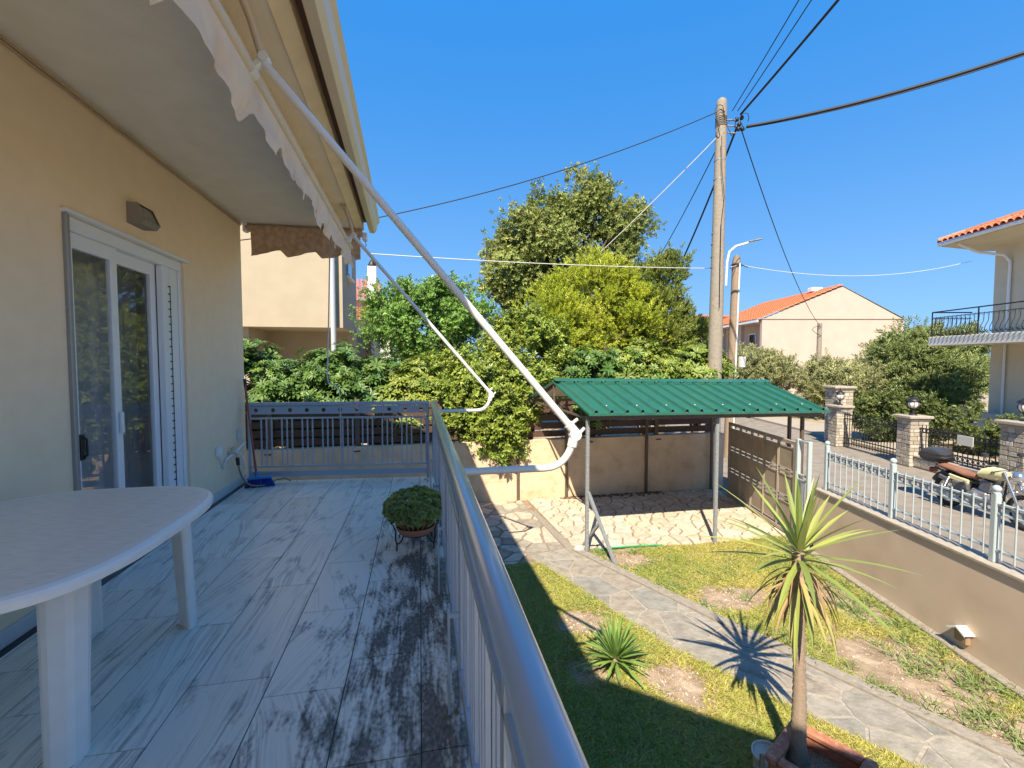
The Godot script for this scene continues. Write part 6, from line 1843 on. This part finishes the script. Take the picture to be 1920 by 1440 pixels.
	for s: float in [-1.0, 1.0]:
		mb.tube([Vector3(1.04, 1.05, s * 0.28), Vector3(1.0, 1.22, s * 0.32)], 0.007, 5)
		mb.lathe(Vector3(1.0, 1.24, s * 0.32), [Vector2(0, -0.05), Vector2(0.05, -0.03), Vector2(0.055, 0.02), Vector2(0, 0.04)], 10)
	part(m, "handlebar", mb, dark)
	mb = MB.new(); mb.xf = T; mb.ball(Vector3(1.28, 0.90, 0), Vector3(0.10, 0.10, 0.10), 14); part(m, "headlight", mb, chrome)

# ---------------------------------------------------------------- things on the balcony
func build_balcony_things() -> void:
	# table: rounded rectangular top with a rolled rim, four broad curved legs
	var ty := 2.2
	var t := thing("table", "white plastic garden table with rounded corners beside the sliding door", "table", Vector3(-1.55, FY, -2.3))
	var outline := func(inset: float) -> PackedVector2Array:
		var o := PackedVector2Array()
		for k in 56:
			var a := TAU * k / 56.0
			o.append(Vector2(-1.60 + signf(cos(a)) * pow(absf(cos(a)), 0.60) * (0.555 - inset), -2.235 + signf(sin(a)) * pow(absf(sin(a)), 0.60) * (0.70 - inset)))
		return o
	var mb := MB.new()
	var prof := [[0.0, -0.045], [-0.002, -0.02], [0.004, -0.008], [0.016, 0.0], [0.05, 0.0]]
	for j in prof.size() - 1:
		var pa: PackedVector2Array = outline.call(prof[j][0]); var pb: PackedVector2Array = outline.call(prof[j + 1][0])
		for k in pa.size():
			var k2 := (k + 1) % pa.size()
			mb.quad(Vector3(pa[k2].x, ty + prof[j][1], pa[k2].y), Vector3(pa[k].x, ty + prof[j][1], pa[k].y), Vector3(pb[k].x, ty + prof[j + 1][1], pb[k].y), Vector3(pb[k2].x, ty + prof[j + 1][1], pb[k2].y))
	var tt := MB.new()
	tt.prism(outline.call(0.05), ty - 0.02, ty, true)
	var topp := part(t, "tabletop", tt, M.plastic)
	part(topp, "rim", mb, M.plastic_plain)
	mb = MB.new()
	var ap: PackedVector2Array = outline.call(0.11)
	for k in ap.size():
		var k2 := (k + 1) % ap.size()
		mb.quad(Vector3(ap[k2].x, ty - 0.09, ap[k2].y), Vector3(ap[k].x, ty - 0.09, ap[k].y), Vector3(ap[k].x, ty - 0.02, ap[k].y), Vector3(ap[k2].x, ty - 0.02, ap[k2].y))
	part(t, "apron", mb, M.plastic_plain)
	for q: Array in [[1.0, 1.0], [1.0, -1.0], [-1.0, 1.0], [-1.0, -1.0]]:
		mb = MB.new()
		var diag := Vector3(q[0], 0, q[1]).normalized()
		var wide := Vector3(-q[1], 0, q[0]).normalized()
		var top := Vector3(-1.56 + q[0] * 0.245, ty - 0.03, -2.42 + q[1] * 0.42); var bot := Vector3(-1.56 + q[0] * 0.255, FY, -2.42 + q[1] * 0.465)
		var n := 18
		var lv := 6
		var pid: Array = []
		for l in lv + 1:
			var f := float(l) / lv
			var c := bot.lerp(top, f)
			var hw := lerpf(0.066, 0.080, f); var ht := lerpf(0.034, 0.042, f)
			var row: Array = []
			for k in n + 1:
				var a := TAU * k / n
				var groove := 0.86 if (k == 3 or k == 6 or k == 12 or k == 15) else 1.0
				row.append(c + wide * cos(a) * hw + diag * (sin(a) * ht * groove + 0.02 * cos(a) * cos(a) * -1.0))
			pid.append(row)
		for l in lv:
			for k in n: mb.quad(pid[l][k + 1], pid[l][k], pid[l + 1][k], pid[l + 1][k + 1])
		part(t, "leg", mb, M.plastic_plain)
	# broom leaning in the corner
	var b := thing("broom", "blue broom with red handle leaning in the far balcony corner", "broom", Vector3(-1.9, FY, -6.0))
	mb = MB.new(); mb.tube([Vector3(-1.955, FY + 0.12, -6.04), Vector3(-2.115, 2.66, -6.20)], 0.0125, 10)
	part(b, "handle", mb, glossy(lin(0.30, 0.045, 0.035), 0.4, 0.3))
	mb = MB.new(); mb.tube([Vector3(-2.108, 2.60, -6.194), Vector3(-2.118, 2.70, -6.205)], 0.0145, 10); part(b, "grip", mb, M.black)
	var bb := Basis(Vector3.UP, 0.18)
	mb = MB.new()
	mb.cbox(Vector3(-1.915, FY + 0.10, -6.02), Vector3(0.27, 0.035, 0.06), 0.012, bb)
	mb.tube([Vector3(-1.948, FY + 0.10, -6.03), Vector3(-1.962, FY + 0.17, -6.047)], 0.021, 10)
	part(b, "head", mb, mat(lin(0.03, 0.20, 0.48), 0.4))
	mb = MB.new()
	var rng := RandomNumberGenerator.new(); rng.seed = 5
	for k in 300:
		var u := rng.randf_range(-1, 1); var v := rng.randf_range(-1, 1)
		var p0 := Vector3(-1.915, FY + 0.085, -6.02) + bb * Vector3(u * 0.125, 0, v * 0.022)
		var p1 := Vector3(-1.915, FY + 0.003, -6.02) + bb * Vector3(u * 0.165, 0, v * 0.05 + 0.03)
		mb.tube([p0, p1], 0.005, 3, false)
	part(b, "bristles", mb, mat(lin(0.008, 0.035, 0.30), 0.5))
	# tap on the wall with a short hose
	var tp := thing("garden_tap", "small wall tap with black hose connector near the far corner", "tap", Vector3(WX, 1.85, -5.85))
	mb = MB.new()
	mb.tube([Vector3(WX, 1.86, -5.78), Vector3(WX + 0.07, 1.86, -5.80), Vector3(WX + 0.09, 1.83, -5.81), Vector3(WX + 0.09, 1.79, -5.81)], 0.014, 8)
	mb.tube([Vector3(WX + 0.04, 1.865, -5.79), Vector3(WX + 0.04, 1.91, -5.79)], 0.007, 6); mb.cbox(Vector3(WX + 0.04, 1.915, -5.79), Vector3(0.012, 0.012, 0.07), 0.003)
	part(tp, "spout", mb, mat(lin(0.5, 0.46, 0.38), 0.3, 0.8))
	mb = MB.new(); mb.tube([Vector3(WX + 0.09, 1.80, -5.81), Vector3(WX + 0.095, 1.71, -5.815)], 0.02, 10); part(tp, "connector", mb, M.black)
	mb = MB.new()
	var pts := arc(Vector3(WX + 0.095, 1.72, -5.815), Vector3(WX + 0.11, 1.43, -5.86), Vector3(WX + 0.26, 1.42, -5.95), 8)
	pts.append_array([Vector3(WX + 0.36, 1.415, -6.0), Vector3(WX + 0.42, 1.45, -6.09), Vector3(WX + 0.52, 1.46, -6.12)])
	mb.tube(pts, 0.010, 8); mb.tube([Vector3(WX + 0.52, 1.46, -6.12), Vector3(WX + 0.58, 1.42, -6.12)], 0.010, 8)
	solo("hose", "short olive hose hanging from the wall tap to the floor", "hose", mb, mat(lin(0.24, 0.22, 0.13), 0.6))
	# white spray lance, junction boxes
	mb = MB.new()
	mb.tube([Vector3(WX + 0.02, 1.80, -5.66), Vector3(WX + 0.06, 1.86, -5.86), Vector3(WX + 0.07, 1.93, -6.12)], 0.013, 8); mb.tube([Vector3(WX + 0.06, 1.86, -5.86), Vector3(WX + 0.09, 1.82, -5.92), Vector3(WX + 0.10, 1.60, -6.02)], 0.009, 6)
	mb.tube([Vector3(WX + 0.02, 1.80, -5.66), Vector3(WX + 0.02, 1.72, -5.60), Vector3(WX + 0.012, 1.90, -5.50)], 0.008, 6)
	solo("pipe_run", "thin white water pipes running to the corner beside the tap", "pipe", mb, M.white)
	mb = MB.new(); mb.cbox(Vector3(WX + 0.02, 1.93, -5.50), Vector3(0.04, 0.10, 0.10), 0.008)
	solo("junction_box", "white square junction box low on the cream wall", "junction box", mb, M.white)
	mb = MB.new(); mb.cbox(Vector3(WX + 0.02, 2.03, -6.08), Vector3(0.05, 0.13, 0.08), 0.008)
	solo("junction_box", "grey square box above the tap beside the railing end", "junction box", mb, mat(lin(0.55, 0.56, 0.55), 0.6))
	# potted plant on a wrought iron stand
	var pc := Vector3(-0.04, FY, -3.78)
	var st := thing("plant_stand", "black wrought iron scroll stand under the potted plant", "plant stand", pc)
	for k in 3:
		var a := TAU * k / 3.0 + 0.55
		var d := Vector3(cos(a), 0, sin(a))
		mb = MB.new()
		var o := pc + d * 0.15
		var s: Array = []
		for j in 9: s.append(o + d * (0.062 + 0.022 * cos(PI * 1.6 - j * 0.62)) + Vector3(0, 0.255 + 0.022 * sin(PI * 1.6 - j * 0.62), 0))
		s.reverse()
		s.append_array([o + d * 0.045 + Vector3(0, 0.21, 0), o + d * 0.025 + Vector3(0, 0.16, 0), o + d * 0.03 + Vector3(0, 0.10, 0), o + d * 0.02 + Vector3(0, 0.06, 0), o + Vector3(0, 0.055, 0), o - d * 0.03 + Vector3(0, 0.08, 0), o - d * 0.04 + Vector3(0, 0.115, 0), o - d * 0.02 + Vector3(0, 0.135, 0), o + d * 0.0 + Vector3(0, 0.12, 0), o - d * 0.008 + Vector3(0, 0.10, 0)])
		mb.tube(s, 0.006, 6)
		mb.tube([o + d * 0.015 + Vector3(0, 0.06, 0), o + d * 0.02 + Vector3(0, 0.0, 0)], 0.007, 6)
		part(st, "leg", mb, M.iron)
	mb = MB.new()
	var ring: Array = []
	for k in 25: ring.append(pc + Vector3(cos(TAU * k / 24.0) * 0.115, 0.115, sin(TAU * k / 24.0) * 0.115))
	mb.tube(ring, 0.006, 6, false)
	part(st, "ring", mb, M.iron)
	mb = MB.new(); mb.lathe(pc + Vector3(0, 0.122, 0), [Vector2(0, 0), Vector2(0.13, 0), Vector2(0.155, 0.035), Vector2(0.160, 0.055), Vector2(0.150, 0.055), Vector2(0.142, 0.035), Vector2(0.125, 0.012), Vector2(0, 0.012)], 28)
	solo("saucer", "shallow terracotta saucer held in the iron stand", "saucer", mb, mat(lin(0.42, 0.21, 0.14), 0.85))
	var pp := thing("potted_plant", "round green succulent in a brown clay bowl by the railing", "potted plant", pc + Vector3(0, 0.135, 0))
	mb = MB.new()
	var lat := [Vector2(0.07, 0.0), Vector2(0.09, 0.0), Vector2(0.14, 0.06), Vector2(0.175, 0.13), Vector2(0.185, 0.15), Vector2(0.17, 0.15), Vector2(0.15, 0.12)]
	mb.lathe(pc + Vector3(0, 0.136, 0), lat, 28)
	part(pp, "bowl", mb, glossy(lin(0.17, 0.06, 0.03), 0.4, 0.4))
	mb = MB.new()
	for k in 22:
		var a := TAU * k / 22.0
		var d := Vector3(cos(a), 0, sin(a))
		mb.tube([pc + Vector3(0, 0.14, 0) + d * 0.095, pc + Vector3(0, 0.20, 0) + d * 0.146, pc + Vector3(0, 0.262, 0) + d * 0.178], [0.004, 0.008, 0.009], 5)
	part(pp, "glaze_drips", mb, mat(lin(0.36, 0.24, 0.13), 0.4))
	mb = MB.new(); mb.lathe(pc + Vector3(0, 0.27, 0), [Vector2(0.165, 0), Vector2(0.08, 0.012), Vector2(0, 0.015)], 20); part(pp, "soil", mb, M.soil_pot)
	var ro := MB.new()
	for k in 11:
		var a := k * 2.39996
		var el := 0.25 + 1.1 * k / 11.0
		var d := Vector3(cos(a) * cos(el), sin(el), sin(a) * cos(el))
		var nn := Vector3(-cos(a) * sin(el), cos(el), -sin(a) * sin(el))
		var sd := d.cross(nn).normalized()
		var g := 0.85 + 0.3 * (k % 3) / 3.0
		ro.col = Color(g, g, g)
		var p0 := d * 0.1; var l := d * 0.75 + sd * 0.28 + nn * 0.06; var r := d * 0.75 - sd * 0.28 + nn * 0.06; var tip := d * 1.02 + nn * 0.12
		ro.tri(p0, r, tip); ro.tri(p0, tip, l)
	var rm := ro.mesh()
	var buf := PackedFloat32Array()
	for k in 620:
		var d := rdir(rng)
		d.y = absf(d.y) if rng.randf() < 0.8 else -absf(d.y) * 0.55
		var rr := 0.215 * (0.84 + rng.randf() * 0.16)
		var pos := pc + Vector3(0, 0.30, 0) + d * Vector3(rr * 1.14, rr * 0.74, rr * 1.14)
		var col := Color(0.24, 0.35, 0.12).lerp(Color(0.40, 0.50, 0.20), rng.randf())
		put(buf, along((d + Vector3(0, 0.35, 0) + rdir(rng) * 0.25).normalized(), rng).scaled(Vector3.ONE * rng.randf_range(0.026, 0.042)), pos, col)
	copies(pp, "leaves", rm, M.leaf, buf)
	mb = MB.new()
	for k in 90:
		var d := rdir(rng); d.y = absf(d.y) * 0.9 - 0.15
		mb.tube([pc + Vector3(0, 0.28, 0), pc + Vector3(0, 0.29, 0) + d * Vector3(0.21, 0.13, 0.21)], 0.0035, 4, false)
	part(pp, "stems", mb, mat(lin(0.12, 0.14, 0.06), 0.7))

# ---------------------------------------------------------------- garden plants
func build_garden_plants() -> void:
	var rng := RandomNumberGenerator.new(); rng.seed = 19
	var leaf_mats: Array = []
	for c: Array in [[0.19, 0.25, 0.06], [0.25, 0.30, 0.07], [0.14, 0.20, 0.055], [0.31, 0.33, 0.085]]:
		var m := mat(lin(c[0], c[1], c[2]), 0.4)
		m.cull_mode = BaseMaterial3D.CULL_DISABLED; m.backlight_enabled = true; m.backlight = Color(0.55, 0.55, 0.3)
		leaf_mats.append(m)
	var dead: Array = []
	for c: Array in [[0.34, 0.24, 0.13], [0.26, 0.165, 0.09], [0.30, 0.28, 0.10]]:
		var m := mat(lin(c[0], c[1], c[2]), 0.8)
		m.cull_mode = BaseMaterial3D.CULL_DISABLED; m.backlight_enabled = true; m.backlight = Color(0.4, 0.35, 0.25)
		dead.append(m)
	var p := thing("spiky_palm", "single stemmed spiky yucca palm standing in a clay pot on the lawn", "palm", Vector3(2.56, 0.12, -2.62))
	var head := Vector3(2.51, 1.62, -2.60)
	var mb := MB.new()
	var path: Array = []; var rad: Array = []
	for k in 60:
		var f := k / 59.0
		path.append(Vector3(2.56, 0.10, -2.62).lerp(head, f) + Vector3(0.012 * sin(f * 5.0), 0, 0.0))
		rad.append(lerpf(0.052, 0.036, minf(f * 2.2, 1.0)) + (0.005 if k % 2 else 0.0) + 0.045 * pow(maxf(0, 1.0 - f * 9.0), 2.0))
	mb.tube(path, rad, 14)
	part(p, "trunk", mb, M.palm_bark)
	for k in 36:                                                        # stiff upper leaves
		var a := k * 2.39996 + rng.randf() * 0.3
		var f := k / 35.0
		var el := lerpf(1.40, -0.12, pow(f, 0.85)) + rng.randf_range(-0.10, 0.10)
		var d := Vector3(cos(a) * cos(el), sin(el), sin(a) * cos(el))
		mb = MB.new()
		blade(mb, head + Vector3(0, 0.03 - 0.10 * f, 0) + d * 0.02, d, rng.randf_range(0.42, 0.74) * (0.85 if f < 0.15 else 1.0), 0.046, lerpf(0.05, 0.42, f) + rng.randf() * 0.12, 6)
		part(p, "leaf", mb, leaf_mats[rng.randi() % 4])
	for k in 54:                                                        # hanging leaves, many of them dry
		var a := k * 2.39996 + rng.randf()
		var el := rng.randf_range(-0.95, -0.25)
		var d := Vector3(cos(a) * cos(el), sin(el), sin(a) * cos(el))
		mb = MB.new()
		blade(mb, head + Vector3(0, -0.08 - 0.16 * rng.randf(), 0) + d * 0.03, d, rng.randf_range(0.28, 0.54), 0.033, rng.randf_range(0.8, 2.6), 6, 0.4)
		part(p, "dry_leaf" if k % 5 < 4 else "leaf", mb, dead[rng.randi() % 3] if k % 5 < 4 else leaf_mats[rng.randi() % 4])
	# young yucca on the lawn
	p = thing("young_yucca", "low green yucca rosette growing in the lawn beside the path", "plant", Vector3(1.80, 0, -3.95))
	var young: Array = []
	for c: Array in [[0.12, 0.21, 0.05], [0.16, 0.27, 0.065], [0.20, 0.30, 0.075]]:
		var m := mat(lin(c[0], c[1], c[2]), 0.4)
		m.cull_mode = BaseMaterial3D.CULL_DISABLED; m.backlight_enabled = true; m.backlight = Color(0.5, 0.55, 0.3)
		young.append(m)
	for k in 74:
		var a := k * 2.39996
		var f := k / 73.0
		var el := lerpf(1.4, 0.15, f) + rng.randf_range(-0.1, 0.1)
		var d := Vector3(cos(a) * cos(el), sin(el), sin(a) * cos(el))
		mb = MB.new()
		blade(mb, Vector3(1.80, 0.10 - 0.05 * f, -3.95) + d * 0.02, d, rng.randf_range(0.28, 0.46), 0.040, 0.1 + 0.6 * f, 5)
		part(p, "leaf", mb, young[rng.randi() % 3])
	mb = MB.new(); mb.tube([Vector3(1.80, -0.02, -3.95), Vector3(1.80, 0.12, -3.95)], 0.04, 8); part(p, "stem", mb, M.palm_bark)
	# square clay pot round the palm
	var pot := thing("clay_pot", "broken square terracotta planter round the foot of the palm", "planter", Vector3(2.55, 0, -2.55))
	var PB := Basis(Vector3.UP, 0.50)
	var pc := Vector3(2.60, -0.10, -2.47)
	for q: Array in [[Vector3(0, 0.17, -0.22), Vector3(0.48, 0.34, 0.04)], [Vector3(-0.22, 0.17, 0), Vector3(0.04, 0.34, 0.40)], [Vector3(0.22, 0.17, 0), Vector3(0.04, 0.34, 0.40)], [Vector3(0, 0.17, 0.22), Vector3(0.48, 0.34, 0.04)]]:
		mb = MB.new(); mb.cbox(pc + PB * q[0], q[1], 0.010, PB)
		var wll := part(pot, "wall", mb, M.terracotta)
		mb = MB.new()
		var s: Vector3 = q[1]
		mb.cbox(pc + PB * (q[0] + Vector3(0, 0.175, 0)), Vector3(s.x + (0.035 if s.x < 0.1 else 0.03), 0.05, s.z + (0.035 if s.z < 0.1 else -0.04)), 0.012, PB)
		part(wll, "rim", mb, M.terracotta)
	mb = MB.new(); mb.box(pc + Vector3(0, 0.13, 0), Vector3(0.40, 0.22, 0.40), PB)
	part(pot, "soil", mb, M.soil_pot)
	# pale bucket beside it, stakes and pebbles
	mb = MB.new(); mb.lathe(Vector3(2.36, 0, -2.66), [Vector2(0.085, 0.0), Vector2(0.095, 0.18), Vector2(0.102, 0.18), Vector2(0.102, 0.20), Vector2(0.092, 0.20), Vector2(0.085, 0.185), Vector2(0.0, 0.18)], 24, Basis(Vector3(0.6, 0, 0.8), 0.10))
	solo("bucket", "weathered pale round pot leaning beside the terracotta planter", "pot", mb, M.pave[1])
	var labs := ["short grey wooden stake left of the pale round pot", "grey wooden stake leaning against the pale round pot", "thin wooden stake nearest the shaded lawn"]
	for k in 3:
		mb = MB.new()
		var o := Vector3(2.22 - k * 0.06, 0, -2.58 + k * 0.05)
		mb.tube([o - Vector3(0, 0.02, 0), o + Vector3(0.02 - k * 0.01, 0.10, 0.0), o + Vector3(0.04 - k * 0.02, 0.24 - k * 0.03, -0.02)], [0.022, 0.02, 0.016], 7)
		solo("stake", labs[k], "stake", mb, M.wood, "wooden stakes by the pots")
	var stone := MB.new(); stone.ball(Vector3.ZERO, Vector3(1, 0.7, 0.85), 10)
	var smesh := stone.mesh()
	var pg := thing("pebbles", "heap of pale round pebbles between the pots", "pebbles", Vector3(2.3, 0, -2.5))
	for k in 24:
		part(pg, "pebble", smesh, M.pave[rng.randi() % 5] if k % 2 else M.flag[rng.randi() % 4], Transform3D(Basis(Vector3.UP, rng.randf() * 3).scaled_local(Vector3.ONE * rng.randf_range(0.02, 0.035)), Vector3(2.30 + rng.randf_range(-0.08, 0.08), 0.02 + rng.randf() * 0.04, -2.48 + rng.randf_range(-0.08, 0.12))))
	# white stones where path and driveway meet, green hose along the paving
	var wsl := ["larger white boulder at the corner of path and driveway", "smaller white boulder at the corner of path and driveway"]
	for k in 2:
		mb = MB.new(); mb.ball(Vector3(2.40 + k * 0.13, 0.03, -6.62 - k * 0.10), Vector3(0.09 - 0.02 * k, 0.06, 0.07), 9)
		solo("boulder", wsl[k], "stone", mb, M.pave[1])
	mb = MB.new(); mb.tube([Vector3(2.60, 0.035, -6.50), Vector3(2.9, 0.035, -6.535), Vector3(3.2, 0.035, -6.53), Vector3(3.55, 0.035, -6.50), Vector3(3.72, 0.035, -6.48)], 0.014, 8)
	solo("garden_hose", "bright green hose lying along the front edge of the driveway", "hose", mb, mat(lin(0.02, 0.30, 0.10), 0.4))

# ---------------------------------------------------------------- grass
func edge_x(line: Array, z: float) -> float:
	for k in line.size() - 1:
		var a: Vector2 = line[k]; var b: Vector2 = line[k + 1]
		if z >= a.y and z <= b.y: return lerpf(a.x, b.x, (z - a.y) / (b.y - a.y))
	return line[0].x if z < line[0].y else line[-1].x
func tuft(sd: int, n: int, spread: float, ln: float, w: float, lean: float) -> ArrayMesh:
	var rng := RandomNumberGenerator.new(); rng.seed = sd
	var mb := MB.new()
	for k in n:
		var a := rng.randf() * TAU
		var o := Vector3(cos(a), 0, sin(a)) * spread * sqrt(rng.randf())
		var d := (Vector3.UP + rdir(rng) * lean)
		d.y = maxf(d.y, 0.25); d = d.normalized()
		var L := ln * rng.randf_range(0.55, 1.2)
		var sd2 := d.cross(rdir(rng)).normalized()
		var mid := o + d * L * 0.55; var tip := o + d * L + Vector3(d.x, -0.3, d.z) * L * 0.25
		var g := rng.randf_range(0.75, 1.25)
		mb.col = Color(g, g, g)
		mb.tri(o - sd2 * w * 0.5, o + sd2 * w * 0.5, mid + sd2 * w * 0.4); mb.tri(o - sd2 * w * 0.5, mid + sd2 * w * 0.4, mid - sd2 * w * 0.4)
		mb.tri(mid - sd2 * w * 0.4, mid + sd2 * w * 0.4, tip)
	return mb.mesh()
func build_grass() -> void:
	var rng := RandomNumberGenerator.new(); rng.seed = 301
	var n1 := fnl(401, 1.3, 4); var n2 := fnl(402, 4.5, 3); var n3 := fnl(403, 0.7, 3)
	var bare := [[2.97, -6.15, 0.35, 0.30], [3.75, -4.85, 0.50, 0.28], [1.75, -4.72, 0.36, 0.30], [2.26, -3.62, 0.30, 0.36], [4.45, -3.30, 0.55, 0.62], [4.25, -2.55, 0.60, 0.45], [5.0, -4.6, 0.28, 0.6], [1.55, -3.95, 0.25, 0.25]]
	var buf := PackedFloat32Array(); var dry := PackedFloat32Array(); var weed := PackedFloat32Array()
	for k in 95000:
		var x := rng.randf_range(0.25, 6.2); var z := rng.randf_range(-6.6, -0.6)
		var lim := LA.x + LU.x / LU.z * (z - LA.z) - 0.10
		if x > lim: continue
		var pl := edge_x(path_l, z); var pr := edge_x(path_r, z)
		var left := x < pl + 0.01 and z > -6.30 + 0.10 * n2.get_noise_2d(x, z)
		var right := x > pr - 0.01 and z > -6.46
		if not left and not right: continue
		if Vector2(x - 2.60, z + 2.47).length() < 0.30: continue
		var b := 0.0
		for q: Array in bare:
			var e := Vector2((x - q[0]) / q[2], (z - q[1]) / q[3]).length()
			b = maxf(b, clampf(1.35 - e, 0.0, 1.0))
		var noise := n1.get_noise_2d(x, z) * 0.7 + n2.get_noise_2d(x, z) * 0.5
		var dens := 1.0 - 1.25 * b + noise * 0.55 - (0.05 if left else 0.40)
		if rng.randf() > dens: continue
		var tone := clampf(0.5 + n3.get_noise_2d(x, z) * 0.9 + n2.get_noise_2d(x + 9, z) * 0.35, 0, 1)
		var c := Color(0.28, 0.36, 0.05).lerp(Color(0.52, 0.48, 0.10), tone)
		c = c.lerp(Color(0.52, 0.44, 0.20), rng.randf() * rng.randf() * 0.9)
		var bs := Basis(Vector3.UP, rng.randf() * TAU).scaled(Vector3.ONE * rng.randf_range(0.6, 1.35))
		if rng.randf() < 0.16 + b * 0.4: put(dry, bs, Vector3(x, 0.0, z), Color(0.46, 0.37, 0.19) * rng.randf_range(0.7, 1.2))
		else: put(buf, bs, Vector3(x, 0.0, z), c)
	# coarser blue green weeds along edges of the second lawn
	for k in 5200:
		var x := rng.randf_range(0.3, 6.2); var z := rng.randf_range(-6.5, -0.8)
		var lim := LA.x + LU.x / LU.z * (z - LA.z) - 0.12
		var pr := edge_x(path_r, z); var pl := edge_x(path_l, z)
		var w := 0.0
		if x > pr and x < lim:
			w = clampf(1.0 - (x - pr) / 0.28, 0, 1) * 0.8 + clampf(1.0 - (lim - x) / 0.75, 0, 1) * 0.9 + clampf(n1.get_noise_2d(x * 1.3 + 5, z * 1.3) - 0.12, 0, 1) * 1.6
		elif x < pl:
			w = clampf(1.0 - Vector2(x - 1.7, z + 4.1).length() / 0.45, 0, 1) * 0.9 + clampf(n1.get_noise_2d(x + 25, z) - 0.3, 0, 1) * 0.8
		else: continue
		if rng.randf() > w: continue
		put(weed, Basis(Vector3.UP, rng.randf() * TAU).scaled(Vector3.ONE * rng.randf_range(0.7, 1.3)), Vector3(x, 0, z), Color(0.17, 0.25, 0.08).lerp(Color(0.27, 0.33, 0.11), rng.randf()))
	var g := thing("lawn", "short sun dried lawn on both sides of the path", "grass")
	g.set_meta("kind", "stuff")
	copies(g, "grass", tuft(1, 13, 0.036, 0.058, 0.0046, 0.9), M.grass, buf)
	copies(g, "dry_grass", tuft(2, 10, 0.040, 0.045, 0.0040, 1.3), M.grass, dry)
	copies(g, "weeds", tuft(3, 12, 0.05, 0.11, 0.0075, 1.0), M.grass, weed)
	# crumbs of earth and stone
	var peb := PackedFloat32Array()
	for k in 5000:
		var q: Array = bare[rng.randi() % bare.size()]
		var x: float = q[0] + rng.randfn() * q[2] * 0.6; var z: float = q[1] + rng.randfn() * q[3] * 0.6
		if x > edge_x(path_l, z) and x < edge_x(path_r, z): continue
		if x > LA.x + LU.x / LU.z * (z - LA.z) - 0.12: continue
		var s := rng.randf_range(0.002, 0.008) if rng.randf() < 0.93 else rng.randf_range(0.008, 0.018)
		put(peb, Basis(rdir(rng), rng.randf() * 3).scaled(Vector3(s, s * 0.7, s)), Vector3(x, s * 0.3, z), Color(0.34, 0.25, 0.16).lerp(Color(0.62, 0.55, 0.45), rng.randf() * rng.randf()))
	var pm := MB.new(); pm.ball(Vector3.ZERO, Vector3.ONE, 6)
	copies(g, "crumbs", pm.mesh(), M.crumb, peb)
